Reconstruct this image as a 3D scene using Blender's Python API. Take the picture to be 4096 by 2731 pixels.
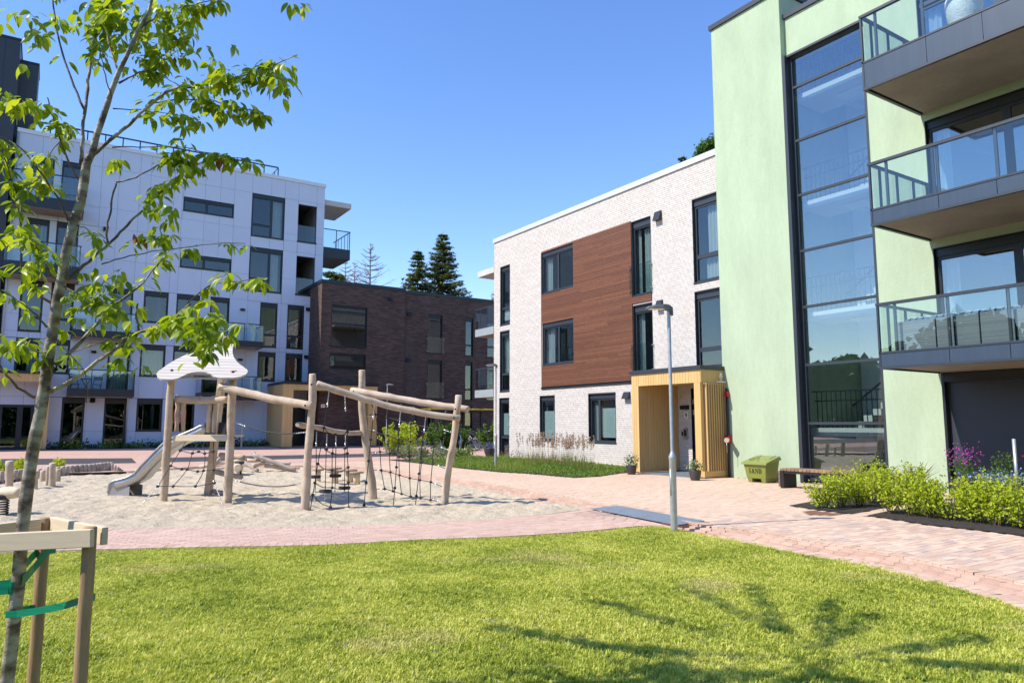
import bpy, bmesh, math, random
import numpy as np
from mathutils import Matrix, Vector, Euler
R = math.radians
rng = random.Random(7)
nr = np.random.RandomState(11)
scene = bpy.context.scene
for o in list(bpy.data.objects): bpy.data.objects.remove(o)
# ---------------------------------------------------------------- camera
EYE = 1.55                       # metres above the upper paving
PITCH, YAW, LENS = R(6.57), R(33.1), 25.18
cd = bpy.data.cameras.new('camera'); cam = bpy.data.objects.new('camera', cd)
scene.collection.objects.link(cam); scene.camera = cam
cam.location = (0, 0, EYE); cam.rotation_euler = (R(90) + PITCH, 0, -YAW)
cd.lens = LENS; cd.sensor_width = 36; cd.clip_start = .05; cd.clip_end = 2000
# ---------------------------------------------------------------- sky, sun, exposure
SUN_TO = Vector((-.974, .227, 0)).normalized(); ELEV = R(48)
wd = bpy.data.worlds.new('World'); scene.world = wd; wd.use_nodes = True
nt = wd.node_tree; sky = nt.nodes.new('ShaderNodeTexSky'); sky.sky_type = 'NISHITA'; sky.sun_disc = False
sky.sun_elevation = ELEV; sky.sun_rotation = math.atan2(SUN_TO.x, SUN_TO.y)
sky.air_density = 1.15; sky.dust_density = .0; sky.ozone_density = 3.2; sky.altitude = 50
bg = nt.nodes['Background']; bg.inputs['Strength'].default_value = .135
hs = nt.nodes.new('ShaderNodeHueSaturation'); hs.inputs['Hue'].default_value = .512; hs.inputs['Saturation'].default_value = 1.18; hs.inputs['Value'].default_value = 1.2
nt.links.new(sky.outputs[0], hs.inputs['Color']); nt.links.new(hs.outputs[0], bg.inputs['Color'])
sl = bpy.data.lights.new('sun', 'SUN'); sun = bpy.data.objects.new('sun', sl); scene.collection.objects.link(sun)
sl.energy = 4.1; sl.angle = R(.53); sl.color = (1, .935, .83)
d = -Vector((SUN_TO.x * math.cos(ELEV), SUN_TO.y * math.cos(ELEV), math.sin(ELEV)))
sun.rotation_euler = d.to_track_quat('-Z', 'Y').to_euler(); sun.location = (-10, 5, 30)
vs = scene.view_settings; vs.view_transform = 'Standard'; vs.look = 'None'; vs.gamma = 1; vs.use_curve_mapping = False
vs.exposure = .70
scene.cycles.max_bounces = 8; scene.cycles.transparent_max_bounces = 24; scene.cycles.caustics_reflective = False
scene.cycles.caustics_refractive = False
scene.cycles.use_denoising = True
# ---------------------------------------------------------------- surveying helpers: sight lines of the photograph met with planes
_fw = np.array([math.sin(YAW)*math.cos(PITCH), math.cos(YAW)*math.cos(PITCH), math.sin(PITCH)])
_rt = np.array([math.cos(YAW), -math.sin(YAW), 0.]); _up = np.cross(_rt, _fw); _F = 4096*LENS/36
def ray(x, y): return _fw + (x-2048)/_F*_rt - (y-1365.5)/_F*_up
def gp(x, y, z=0.): d = ray(x, y); return np.array([0, 0, EYE]) + d*((z-EYE)/d[2])
def px(x, y, X): d = ray(x, y); return np.array([0, 0, EYE]) + d*(X/d[0])
def py(x, y, Y): d = ray(x, y); return np.array([0, 0, EYE]) + d*(Y/d[1])
def pd(x, y, dep): return np.array([0, 0, EYE]) + ray(x, y)*dep
def depth_of(p): return float((np.array(p)-[0, 0, EYE]) @ _fw)
def crop(ox, oy, s): return lambda x, y: (ox + x/s, oy + y/s)
# ---------------------------------------------------------------- object helpers
COL = scene.collection
WM = {}
def tag(o, label=None, cat=None, group=None, kind=None):
    if label: o['label'] = label
    if cat: o['category'] = cat
    if group: o['group'] = group
    if kind: o['kind'] = kind
    return o
def adopt(o, parent, world=True):
    COL.objects.link(o)
    if parent is not None:
        o.parent = parent
        if world and parent in WM: o.matrix_parent_inverse = WM[parent].inverted()
    return o
def empty(name, loc=(0, 0, 0), label=None, cat=None, group=None, kind=None, rz=0):
    o = bpy.data.objects.new(name, None); o.location = loc; o.rotation_euler = (0, 0, rz); o.empty_display_size = .2
    COL.objects.link(o); WM[o] = Matrix.Translation(loc) @ Matrix.Rotation(rz, 4, 'Z')
    return tag(o, label, cat, group, kind)
def dup_tree(o, parent=None):
    c = o.copy(); COL.objects.link(c); c.parent = parent
    for ch in list(o.children): dup_tree(ch, c)
    return c
class MB:
    """collects shapes, links them as one mesh object"""
    def __init__(s): s.v = []; s.f = []; s.t = []; s.sm = []
    def add(s, vs_, fs, tone=.5, smooth=False):
        b = len(s.v); s.v.extend([tuple(map(float, p)) for p in vs_]); s.f.extend([tuple(i+b for i in f) for f in fs])
        s.t.extend([tone]*len(fs)); s.sm.extend([smooth]*len(fs)); return s
    def box(s, x0, x1, y0, y1, z0, z1, tone=.5, skip=''):
        v = [(x0,y0,z0),(x1,y0,z0),(x1,y1,z0),(x0,y1,z0),(x0,y0,z1),(x1,y0,z1),(x1,y1,z1),(x0,y1,z1)]
        f = {'b':(0,3,2,1),'t':(4,5,6,7),'s':(0,1,5,4),'e':(1,2,6,5),'n':(2,3,7,6),'w':(3,0,4,7)}
        return s.add(v, [q for k, q in f.items() if k not in skip], tone)
    def obox(s, c, ax, ay, az, tone=.5, smooth=False):
        c, ax, ay, az = map(np.array, (c, ax, ay, az))
        v = [c+i*ax+j*ay+k*az for k in (-1, 1) for i, j in ((-1,-1),(1,-1),(1,1),(-1,1))]
        return s.add(v, [(0,3,2,1),(4,5,6,7),(0,1,5,4),(1,2,6,5),(2,3,7,6),(3,0,4,7)], tone, smooth)
    def bar(s, a, b, w, h, up=(0, 0, 1), tone=.5):
        a, b, up = np.array(a, float), np.array(b, float), np.array(up, float); t = b-a; L = np.linalg.norm(t); t /= L
        if abs(t @ up) > .95: up = np.array([1., 0, 0]) if abs(t[0]) < .9 else np.array([0, 1., 0])
        sd = np.cross(t, up); sd /= np.linalg.norm(sd); u2 = np.cross(sd, t)
        return s.obox((a+b)/2, t*L/2, sd*w/2, u2*h/2, tone)
    def tube(s, pts, rad, n=10, caps=True, tone=.5, smooth=True, lump=0, seed=0, close=False):
        pts = [np.array(p, float) for p in pts]; m = len(pts)
        rad = list(rad) if hasattr(rad, '__len__') else [rad]*m
        rr = random.Random(seed); vs_ = []; prev = None
        for i, p in enumerate(pts):
            t = (pts[(i+1) % m if close else min(i+1, m-1)] - pts[(i-1) % m if close else max(i-1, 0)]); t = t/(np.linalg.norm(t)+1e-9)
            if prev is None:
                a = np.array([0, 0, 1.]) if abs(t[2]) < .8 else np.array([1., 0, 0]); u = np.cross(t, a)
            else: u = prev - t*(prev @ t)
            u /= np.linalg.norm(u)+1e-9; prev = u; w = np.cross(t, u)
            for k in range(n):
                a = 2*math.pi*k/n; r = rad[i]*(1+(rr.uniform(-lump, lump) if lump else 0)); vs_.append(p+(u*math.cos(a)+w*math.sin(a))*r)
        fs = [(i*n+k, i*n+(k+1) % n, ((i+1) % m)*n+(k+1) % n, ((i+1) % m)*n+k) for i in range(m if close else m-1) for k in range(n)]
        s.add(vs_, fs, tone, smooth)
        if caps and not close:
            b = len(s.v)-len(vs_); s.f += [tuple(b+k for k in range(n))[::-1], tuple(b+(m-1)*n+k for k in range(n))]; s.t += [tone]*2; s.sm += [False]*2
        return s
    def cyl(s, a, b, r0, r1=None, n=12, tone=.5, smooth=True): return s.tube([a, b], [r0, r0 if r1 is None else r1], n, True, tone, smooth)
    def lathe(s, prof, c, n=16, tone=.5, smooth=True):
        vs_ = []; m = len(prof)
        for r, z in prof:
            for k in range(n): a = 2*math.pi*k/n; vs_.append((c[0]+r*math.cos(a), c[1]+r*math.sin(a), c[2]+z))
        fs = [(i*n+k, i*n+(k+1) % n, (i+1)*n+(k+1) % n, (i+1)*n+k) for i in range(m-1) for k in range(n)]
        return s.add(vs_, fs, tone, smooth)
    def ball(s, c, r, n=10, m=6, sq=1., tone=.5):
        return s.lathe([(max(r*math.sin(math.pi*i/m), 1e-4), -r*sq*math.cos(math.pi*i/m)) for i in range(m+1)], c, n, tone)
    def prism(s, poly, thick, tone=.5):
        poly = [np.array(p, float) for p in poly]; n = len(poly); t = np.array(thick, float)
        s.add(poly + [p+t for p in poly], [tuple(range(n)), tuple(range(2*n-1, n-1, -1))] + [(i, n+i, n+(i+1) % n, (i+1) % n)[::-1] for i in range(n)], tone); return s
    def mesh(s, name, mat=None):
        me = bpy.data.meshes.new(name); me.from_pydata(s.v, [], s.f); me.update()
        if any(t != .5 for t in s.t):
            at = me.attributes.new('tone', 'FLOAT', 'FACE'); at.data.foreach_set('value', np.array(s.t, dtype=np.float32))
        if any(s.sm): me.polygons.foreach_set('use_smooth', np.array(s.sm, dtype=bool))
        if mat: me.materials.append(mat)
        return me
    def build(s, name, mat, parent=None, world=True, kind=None, bevel=0, fix=False):
        me = s.mesh(name, mat)
        if fix:
            bm = bmesh.new(); bm.from_mesh(me); bmesh.ops.recalc_face_normals(bm, faces=bm.faces); bm.to_mesh(me); bm.free()
        o = bpy.data.objects.new(name, me); adopt(o, parent, world)
        if kind: o['kind'] = kind
        if bevel:
            b = o.modifiers.new('bevel', 'BEVEL'); b.width = bevel; b.segments = 2; b.limit_method = 'ANGLE'; b.angle_limit = R(40)
        return o
def mesh_np(name, V, Fq, mat, parent=None, tone=None, kind=None, smooth=False):
    """one mesh from numpy arrays, all faces with the same number of corners"""
    V = np.asarray(V, np.float32); Fq = np.asarray(Fq, np.int32); me = bpy.data.meshes.new(name); k = Fq.shape[1]
    me.vertices.add(len(V)); me.vertices.foreach_set('co', V.ravel()); me.loops.add(Fq.size); me.loops.foreach_set('vertex_index', Fq.ravel())
    me.polygons.add(len(Fq)); me.polygons.foreach_set('loop_start', np.arange(0, Fq.size, k, dtype=np.int32))
    me.update(calc_edges=True); me.validate()
    if tone is not None:
        at = me.attributes.new('tone', 'FLOAT', 'FACE'); at.data.foreach_set('value', np.asarray(tone, np.float32))
    me.polygons.foreach_set('use_smooth', np.full(len(me.polygons), smooth, dtype=bool))
    me.materials.append(mat); o = bpy.data.objects.new(name, me); adopt(o, parent)
    if kind: o['kind'] = kind
    return o
BOXF = np.array([(0,3,2,1),(4,5,6,7),(0,1,5,4),(1,2,6,5),(2,3,7,6),(3,0,4,7)])
def boxes_np(name, B, mat, parent=None, tone=None, kind=None):
    """B: n rows x0 x1 y0 y1 z0 z1"""
    B = np.asarray(B, float); n = len(B); idx = [(0,2,4),(1,2,4),(1,3,4),(0,3,4),(0,2,5),(1,2,5),(1,3,5),(0,3,5)]
    V = np.stack([B[:, list(i)] for i in idx], 1).reshape(-1, 3); Fq = (BOXF[None]+np.arange(n)[:, None, None]*8).reshape(-1, 4)
    return mesh_np(name, V, Fq, mat, parent, None if tone is None else np.repeat(tone, 6), kind)
# ---------------------------------------------------------------- materials
def new_mat(name):
    m = bpy.data.materials.new(name); m.use_nodes = True; t = m.node_tree; return m, t, t.nodes['Principled BSDF']
def mat(name, c, rough=.6, var=.0, vscale=4, stretch=(1, 1, 1), bump=0, bscale=40, metal=0, spec=.5, c2=None, tones=None, fine=0, trans=None, det=4, coat=0):
    """c base colour; c2 second colour in noise patches; var lightness noise; tones: colours picked by the face attribute 'tone'"""
    m, t, p = new_mat(name); N, L = t.nodes, t.links
    tc = N.new('ShaderNodeTexCoord'); mp = N.new('ShaderNodeMapping'); mp.inputs['Scale'].default_value = stretch
    L.new(tc.outputs['Object'], mp.inputs[0])
    def noise(sc, d=4, r=.55):
        n = N.new('ShaderNodeTexNoise'); n.inputs['Scale'].default_value = sc; n.inputs['Detail'].default_value = d; n.inputs['Roughness'].default_value = r
        L.new(mp.outputs[0], n.inputs['Vector']); return n
    col = None
    if tones:
        a = N.new('ShaderNodeAttribute'); a.attribute_name = 'tone'; rp = N.new('ShaderNodeValToRGB'); e = rp.color_ramp.elements
        while len(e) < len(tones): e.new(.5)
        for i, cc in enumerate(tones): e[i].position = i/(len(tones)-1); e[i].color = (*cc, 1)
        L.new(a.outputs['Fac'], rp.inputs[0]); col = rp.outputs[0]
    elif c2:
        n = noise(vscale*.6, 3); rp = N.new('ShaderNodeValToRGB'); e = rp.color_ramp.elements; e[0].position = .38; e[1].position = .62
        e[0].color = (*c, 1); e[1].color = (*c2, 1); L.new(n.outputs[0], rp.inputs[0]); col = rp.outputs[0]
    if col is None:
        rgb = N.new('ShaderNodeRGB'); rgb.outputs[0].default_value = (*c, 1); col = rgb.outputs[0]
    for amt, sc in ((var, vscale), (fine, vscale*9)):
        if not amt: continue
        n = noise(sc, det); mr = N.new('ShaderNodeMapRange'); mr.inputs[1].default_value = .3; mr.inputs[2].default_value = .7
        mr.inputs[3].default_value = 1-amt; mr.inputs[4].default_value = 1+amt; L.new(n.outputs[0], mr.inputs[0])
        mx = N.new('ShaderNodeVectorMath'); mx.operation = 'SCALE'; L.new(col, mx.inputs[0]); L.new(mr.outputs[0], mx.inputs['Scale']); col = mx.outputs[0]
    L.new(col, p.inputs['Base Color'])
    p.inputs['Roughness'].default_value = rough; p.inputs['Metallic'].default_value = metal; p.inputs['Specular IOR Level'].default_value = spec
    if coat: p.inputs['Coat Weight'].default_value = coat; p.inputs['Coat Roughness'].default_value = .08
    if bump:
        n = noise(bscale, 5, .6); b = N.new('ShaderNodeBump'); b.inputs['Strength'].default_value = min(1, bump); b.inputs['Distance'].default_value = .02*max(1, bump)
        L.new(n.outputs[0], b.inputs['Height']); L.new(b.outputs[0], p.inputs['Normal'])
    if trans:
        tr = N.new('ShaderNodeBsdfTranslucent'); ms = N.new('ShaderNodeMixShader'); ms.inputs[0].default_value = trans[1]
        tm = N.new('ShaderNodeVectorMath'); tm.operation = 'MULTIPLY'; tm.inputs[1].default_value = trans[0]; L.new(col, tm.inputs[0]); L.new(tm.outputs[0], tr.inputs['Color'])
        L.new(p.outputs[0], ms.inputs[1]); L.new(tr.outputs[0], ms.inputs[2]); L.new(ms.outputs[0], N['Material Output'].inputs[0])
    return m
def glass(name, tint=(.82, .9, .88), refl=1.6, base=.03):
    m, t, p = new_mat(name); N, L = t.nodes, t.links; N.remove(p)
    tr = N.new('ShaderNodeBsdfTransparent'); tr.inputs[0].default_value = (*tint, 1); gl = N.new('ShaderNodeBsdfGlossy'); gl.inputs['Roughness'].default_value = .0
    lw = N.new('ShaderNodeLayerWeight'); lw.inputs['Blend'].default_value = .5; po = N.new('ShaderNodeMath'); po.operation = 'POWER'; po.inputs[1].default_value = 4.
    L.new(lw.outputs['Facing'], po.inputs[0]); fr = N.new('ShaderNodeMath'); fr.operation = 'MULTIPLY_ADD'; fr.inputs[1].default_value = .96; fr.inputs[2].default_value = .04; L.new(po.outputs[0], fr.inputs[0]); ma = N.new('ShaderNodeMath'); ma.operation = 'MULTIPLY_ADD'; ma.use_clamp = True
    ma.inputs[1].default_value = refl; ma.inputs[2].default_value = base; ms = N.new('ShaderNodeMixShader')
    nz = N.new('ShaderNodeTexNoise'); nz.inputs['Scale'].default_value = .9; b = N.new('ShaderNodeBump'); b.inputs['Strength'].default_value = .03; b.inputs['Distance'].default_value = .03
    tc = N.new('ShaderNodeTexCoord'); L.new(tc.outputs['Object'], nz.inputs['Vector']); L.new(nz.outputs[0], b.inputs['Height']); L.new(b.outputs[0], gl.inputs['Normal'])
    L.new(fr.outputs[0], ma.inputs[0]); L.new(ma.outputs[0], ms.inputs[0]); L.new(tr.outputs[0], ms.inputs[1]); L.new(gl.outputs[0], ms.inputs[2])
    L.new(ms.outputs[0], N['Material Output'].inputs[0]); return m
M = {}
M['white_brick'] = mat('white_brick', (.68, .63, .58), .85, var=.06, vscale=6, fine=.05, bump=.25, bscale=60, tones=[(.555, .505, .455), (.59, .545, .50), (.615, .575, .535), (.57, .52, .465)])
M['mortar'] = mat('mortar', (.36, .315, .28), .95, var=.1, vscale=20)
M['brown_brick'] = mat('brown_brick', (.14, .08, .065), .85, var=.15, vscale=1.2, fine=.12, bump=.3, bscale=60, tones=[(.06, .035, .03), (.085, .05, .042), (.12, .075, .062), (.075, .046, .04)])
M['brown_mortar'] = mat('brown_mortar', (.085, .066, .06), .95, var=.25, vscale=2)
M['red_wood'] = mat('red_wood', (.17, .058, .026), .65, var=.22, vscale=3, stretch=(1, 1.2, 24), fine=.12, tones=[(.125, .045, .022), (.15, .056, .027), (.185, .072, .034)])
M['green_render'] = mat('green_render', (.40, .487, .338), .9, var=.075, vscale=1.4, stretch=(1, 1, .3), fine=.035, bump=.45, bscale=45, spec=.2)
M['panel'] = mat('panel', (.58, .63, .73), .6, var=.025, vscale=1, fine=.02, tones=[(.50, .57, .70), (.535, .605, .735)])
M['dark'] = mat('dark', (.012, .014, .019), .42, var=.1, vscale=2)
M['anthracite'] = mat('anthracite', (.03, .037, .048), .45, var=.06, vscale=1.5)
M['balcony_panel'] = mat('balcony_panel', (.038, .058, .088), .38, var=.1, vscale=2.2, stretch=(1, 6, .35))
M['teal_dark'] = mat('teal_dark', (.008, .019, .03), .4, var=.06)
M['concrete'] = mat('concrete', (.27, .24, .205), .85, var=.14, vscale=1.1, fine=.06, bump=.1, bscale=30)
M['light_concrete'] = mat('light_concrete', (.5, .49, .47), .85, var=.08, vscale=1.5)
M['cap_metal'] = mat('cap_metal', (.62, .63, .65), .4, var=.03, metal=.2)
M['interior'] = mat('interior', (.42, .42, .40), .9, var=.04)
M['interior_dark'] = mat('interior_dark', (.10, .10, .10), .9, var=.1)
M['glass'] = glass('glass', (.75, .82, .82), 1.3, .035)
M['stair_glass'] = glass('stair_glass', (.86, .93, .94), 1.6, .13)
M['clear_glass'] = glass('clear_glass', (.90, .95, .94), 1.2, .02)
M['curtain'] = mat('curtain', (.78, .79, .8), .9, trans=((1, 1, 1), .3))
M['blind'] = mat('blind', (.72, .76, .74), .8)
M['yellow_wood'] = mat('yellow_wood', (.60, .395, .155), .6, var=.05, vscale=2, stretch=(3, 3, .4), tones=[(.57, .37, .14), (.60, .395, .155), (.63, .42, .175)])
M['log'] = mat('log', (.47, .355, .245), .8, var=.17, vscale=5, stretch=(1, 1, 1), fine=.1, c2=(.545, .44, .33), bump=.35, bscale=14)
M['grey_log'] = mat('log_grey', (.36, .30, .245), .85, var=.2, vscale=6, fine=.1, c2=(.43, .36, .29), bump=.35, bscale=16)  # greyer, darker log wood for stakes, rungs and some pile logs
M['sawn'] = mat('sawn', (.66, .53, .36), .75, var=.08, vscale=3, stretch=(1, 1, 14), fine=.05)
M['roof_board'] = mat('roof_board', (.60, .545, .475), .75, var=.07, vscale=3, stretch=(1, 1, 12), fine=.04, tones=[(.44, .395, .34), (.50, .45, .39), (.54, .495, .44)])
M['stake'] = mat('stake', (.38, .24, .12), .75, var=.2, vscale=9, stretch=(3, 3, .35), fine=.1, bump=.2, bscale=30)
M['end_grain'] = mat('end_grain', (.30, .22, .15), .9, var=.25, vscale=25)
M['rope'] = mat('rope', (.014, .014, .016), .6)
M['rubber'] = mat('rubber', (.035, .035, .038), .8, var=.1, bump=.3, bscale=60)
M['steel'] = mat('steel', (.50, .50, .49), .42, var=.05, metal=.9)
M['chain'] = mat('chain', (.75, .75, .75), .3, metal=1)
M['galv'] = mat('galv', (.46, .485, .50), .42, var=.12, vscale=14, metal=.55)
M['lamp_head'] = mat('lamp_head', (.12, .125, .125), .5)
M['sand_bin'] = mat('sand_bin', (.19, .225, .035), .35, var=.05, vscale=3, coat=.3)
M['black_paint'] = mat('black_paint', (.012, .012, .012), .5)
M['white_paint'] = mat('white_paint', (.8, .8, .78), .5)
M['asphalt'] = mat('asphalt', (.05, .05, .055), .85, var=.12, vscale=1.2, fine=.2, bump=.3, bscale=120)
M['plate'] = mat('plate', (.20, .245, .285), .5, var=.1, vscale=3, bump=.35, bscale=160, metal=.3)
M['rust'] = mat('rust', (.12, .05, .03), .85, var=.3, vscale=12)
M['pot'] = mat('pot', (.05, .045, .045), .55, var=.1)
M['soil'] = mat('soil', (.03, .022, .017), .95, var=.5, vscale=14, fine=.5, bump=1, bscale=30)
M['red_paint'] = mat('red_paint', (.45, .01, .02), .4)
M['tape'] = mat('tape', (.005, .30, .17), .35, var=.3, vscale=3, stretch=(1, 1, 60), trans=((1, 1.1, 1), .35))
M['wicker'] = None
# ================================================================ ground
ZL = -.08                                            # sand, lower path and lawn
def zg(y): return .3*min(max((y-29.)/13., 0), 1)     # paving climbs gently towards the far buildings
def inside(P, poly):
    P = np.asarray(P); q = np.asarray(poly)[:, :2]; x, y = P[:, 0], P[:, 1]; r = np.zeros(len(P), bool); j = len(q)-1
    for i in range(len(q)):
        xi, yi, xj, yj = *q[i], *q[j]
        c = ((yi > y) != (yj > y)) & (x < (xj-xi)*(y-yi)/((yj-yi)+1e-12)+xi); r ^= c; j = i
    return r
def dist_line(P, line, closed=False):
    P = np.asarray(P); q = np.asarray(line)[:, :2]; best = np.full(len(P), 1e9); n = len(q)
    for i in range(n if closed else n-1):
        a, b = q[i], q[(i+1) % n]; ab = b-a; t = np.clip(((P-a) @ ab)/(ab @ ab+1e-12), 0, 1); best = np.minimum(best, np.hypot(*(P-(a+t[:, None]*ab)).T))
    return best
def smooth_line(pts, step=.25):
    """resample a polyline with Catmull-Rom rounding"""
    P = [np.array(p[:2], float) for p in pts]; P = [2*P[0]-P[1]]+P+[2*P[-1]-P[-2]]; out = []
    for i in range(1, len(P)-2):
        p0, p1, p2, p3 = P[i-1:i+3]; n = max(2, int(np.linalg.norm(p2-p1)/step))
        for k in range(n):
            t = k/n; out.append(.5*((2*p1)+(-p0+p2)*t+(2*p0-5*p1+4*p2-p3)*t*t+(-p0+3*p1-3*p2+p3)*t**3))
    out.append(P[-2]); return np.array(out)
def offset_line(L, d):
    t = np.gradient(L, axis=0); t /= np.linalg.norm(t, axis=1)[:, None]+1e-9
    return L + np.stack([t[:, 1], -t[:, 0]], 1)*d       # d > 0: to the right of travel
def vnoise(P, sc, seed=0):
    """cheap smooth 2-D noise 0..1"""
    r = np.random.RandomState(seed); g = r.rand(64, 64); p = np.asarray(P)*sc; i = np.floor(p).astype(int); f = p-i; f = f*f*(3-2*f)
    h = lambda a, b: g[(i[:, 0]+a) % 64, (i[:, 1]+b) % 64]
    return (h(0,0)*(1-f[:,0])+h(1,0)*f[:,0])*(1-f[:,1])+(h(0,1)*(1-f[:,0])+h(1,1)*f[:,0])*f[:,1]
edge_px = [(506,1884),(871,1861),(1148,1861),(1300,1862),(1483,1872),(1660,1895),(1900,1929),(2040,1952),(2180,1978),(2321,2001),(2473,2023),(2640,2053),(2789,2096),(2997,2120),(3294,2170),(3591,2220),(3888,2287),(4096,2330)]
left_px = [(0,1934),(242,1903)]
pal = [gp(x, y, ZL)[:2] for x, y in left_px]
EDGE = [pal[0]+(pal[0]-pal[1])*.9] + pal + [gp(x, y, 0)[:2] for x, y in edge_px]
EDGE += [EDGE[-1]+np.array([-.45, -.75]), EDGE[-1]+np.array([-1.3, -1.8]), EDGE[-1]+np.array([-3., -3.6])]
EDGE = smooth_line(EDGE, .2)                          # rim of the upper paving, walked with the lower ground on the right
k0 = int(np.argmin(np.hypot(*(EDGE-gp(506, 1884)[:2]).T)))   # from here on the rim is stepped
RIM = EDGE[k0:]
far_px = [(-300,2125),(0,2122),(417,2115),(833,2109),(1400,2104),(1900,2080),(2180,2058),(2358,2033)]
near_px = [(-300,2212),(0,2207),(400,2195),(800,2186),(1300,2176),(1672,2156),(1970,2145),(2300,2126),(2577,2101),(2690,2106),(2760,2119)]
PATH_FAR = smooth_line([gp(x, y, ZL)[:2] for x, y in far_px], .2)
PATH_NEAR = smooth_line([gp(x, y, ZL)[:2] for x, y in near_px], .2)
lawn_r = [gp(x, y, ZL)[:2] for x, y in [(2760,2119),(2997,2164),(3294,2219),(3591,2272),(3709,2306),(3888,2362),(4006,2402),(4096,2436)]]
lawn_r += [lawn_r[-1]+np.array([-.6, -.9]), lawn_r[-1]+np.array([-2., -2.4])]
LAWN = np.vstack([PATH_NEAR, smooth_line(lawn_r, .2)[1:], [(2.5, -3.5), (-6, -3), (-9, 3)]])
SAND = np.vstack([offset_line(EDGE, .02)[:int(np.argmin(np.hypot(*(EDGE-gp(2473, 2023)[:2]).T)))], PATH_FAR[::-1]])
# the sheet that runs to the horizon
M['earth'] = mat('earth', (.06, .085, .03), .95, var=.3, vscale=.4, fine=.2)
o = MB().add([(-900, -900, -.35), (900, -900, -.35), (900, 900, -.35), (-900, 900, -.35)], [(0, 1, 2, 3)]).build('ground', M['earth']); o['kind'] = 'structure'
# bedding of the paving
M['joint'] = mat('joint_sand', (.22, .15, .115), .95, var=.15, vscale=5)
outer = [(-14, 29.), (-14, 29.)]
poly = [tuple(p) for p in EDGE] + [(6, -4), (30, -4), (30, 29), (-30, 29), (-30, EDGE[0][1])]
from mathutils.geometry import tessellate_polygon
tri = tessellate_polygon([[Vector((p[0], p[1], 0)) for p in poly]])
o = MB().add([(p[0], p[1], -.006) for p in poly], [tuple(t) for t in tri]).build('paving', M['joint'], fix=True); o['kind'] = 'structure'; PAVING = o
if o.data.polygons[0].normal.z < 0: o.data.flip_normals()
def brick_mat(name, cols, mortar, sx, sy, joint=.006):
    m, t, p = new_mat(name); N, L = t.nodes, t.links; tc = N.new('ShaderNodeTexCoord'); b = N.new('ShaderNodeTexBrick')
    b.inputs['Color1'].default_value = (*cols[0], 1); b.inputs['Color2'].default_value = (*cols[1], 1); b.inputs['Mortar'].default_value = (*mortar, 1)
    b.inputs['Scale'].default_value = 1; b.inputs['Brick Width'].default_value = sx; b.inputs['Row Height'].default_value = sy; b.inputs['Mortar Size'].default_value = joint
    n = N.new('ShaderNodeTexNoise'); n.inputs['Scale'].default_value = 1.3; mr = N.new('ShaderNodeMapRange'); mr.inputs[3].default_value = .85; mr.inputs[4].default_value = 1.12
    mx = N.new('ShaderNodeVectorMath'); mx.operation = 'SCALE'; L.new(tc.outputs['Object'], b.inputs['Vector']); L.new(tc.outputs['Object'], n.inputs['Vector'])
    L.new(n.outputs[0], mr.inputs[0]); L.new(b.outputs[0], mx.inputs[0]); L.new(mr.outputs[0], mx.inputs['Scale']); L.new(mx.outputs[0], p.inputs['Base Color']); p.inputs['Roughness'].default_value = .9
    return m
M['far_paving'] = brick_mat('far_paving', [(.50, .31, .245), (.56, .37, .30)], (.36, .23, .18), .21, .105)
o = MB().add([(-40, 29, 0), (40, 29, 0), (40, 42, .3), (-40, 42, .3), (40, 70, .3), (-40, 70, .3)], [(0, 1, 2, 3), (3, 2, 4, 5)]).build('far_paving', M['far_paving']); o['kind'] = 'structure'
# ---- planting beds on the upper paving
BED_WALL = [gp(x, y)[:2] for x, y in [(1525,1836),(1678,1853),(1857,1874),(2010,1889),(2096,1893),(2302,1911),(2400,1905),(2480,1893)]] + [(17.62, 17.6), (17.62, 28.6), (15.5, 30.5)]
z4 = crop(2700, 1600, 1.684); za = crop(3300, 1700, 2352/796)
BED_L = [gp(*z4(x, y))[:2] for x, y in [(765,712),(880,692),(960,680)]] + [(15.3, 9.2), (15.3, 7.9)] + [gp(*z4(x, y))[:2] for x, y in [(1390,730),(1190,768),(1000,745)]]
BED_R = [gp(*z4(x, y))[:2] for x, y in [(1290,780),(1500,808),(1700,842),(2000,872),(2351,916)]] + [(10.6, 2.2), (13.2, 2.2), (15.3, 4.6), (15.3, 7.3)] + [gp(*z4(1440, 748))[:2]]
BED_FAR = [(-.2, 42.2), (.2, 42.95), (10.9, 42.95), (10.9, 42.0)]
for nm, b, z in (('planting_bed', BED_WALL, .01), ('planting_bed', BED_L, .012), ('planting_bed', BED_R, .012), ('planting_bed', BED_FAR, .345)):
    L2 = np.array(b); mb = MB(); t2 = tessellate_polygon([[Vector((*p, 0)) for p in b]]); mb.add([(*p, z) for p in b], [tuple(t) for t in t2])
    o = mb.build(nm, M['soil'], fix=True); o['kind'] = 'structure'
    if o.data.polygons[0].normal.z < 0: o.data.flip_normals()
# ---- pavers: long side along the houses' depth, running bond
xs = np.arange(-12, 19.2, .212); ys = np.arange(1.2, 29, .107); X, Y = np.meshgrid(xs, ys); X = X+(np.arange(len(ys)) % 2)[:, None]*.106
P = np.stack([X.ravel(), Y.ravel()], 1)
vis = np.array([p[1]*1.0 for p in P]); dv = (P @ _fw[:2]); lat = (P @ _rt[:2]); P = P[(np.abs(lat) < dv*.8+2.6) & (dv > 2)]
ok = inside(P, poly) & (dist_line(P, EDGE) > .17)
for b in (BED_WALL, BED_L, BED_R): ok &= ~inside(P, b)
ok &= (P[:, 0] < 17.7) | ((P[:, 1] > 28.9))
ok &= ~((P[:, 0] > 16.95) & (P[:, 1] < 14.5) & (P[:, 1] > 8.4))
ok &= ~((P[:, 0] > 16.0) & (P[:, 1] > 14.5) & (P[:, 1] < 17.4))
P = P[ok]; n = len(P); r2 = nr.rand(n)
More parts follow.
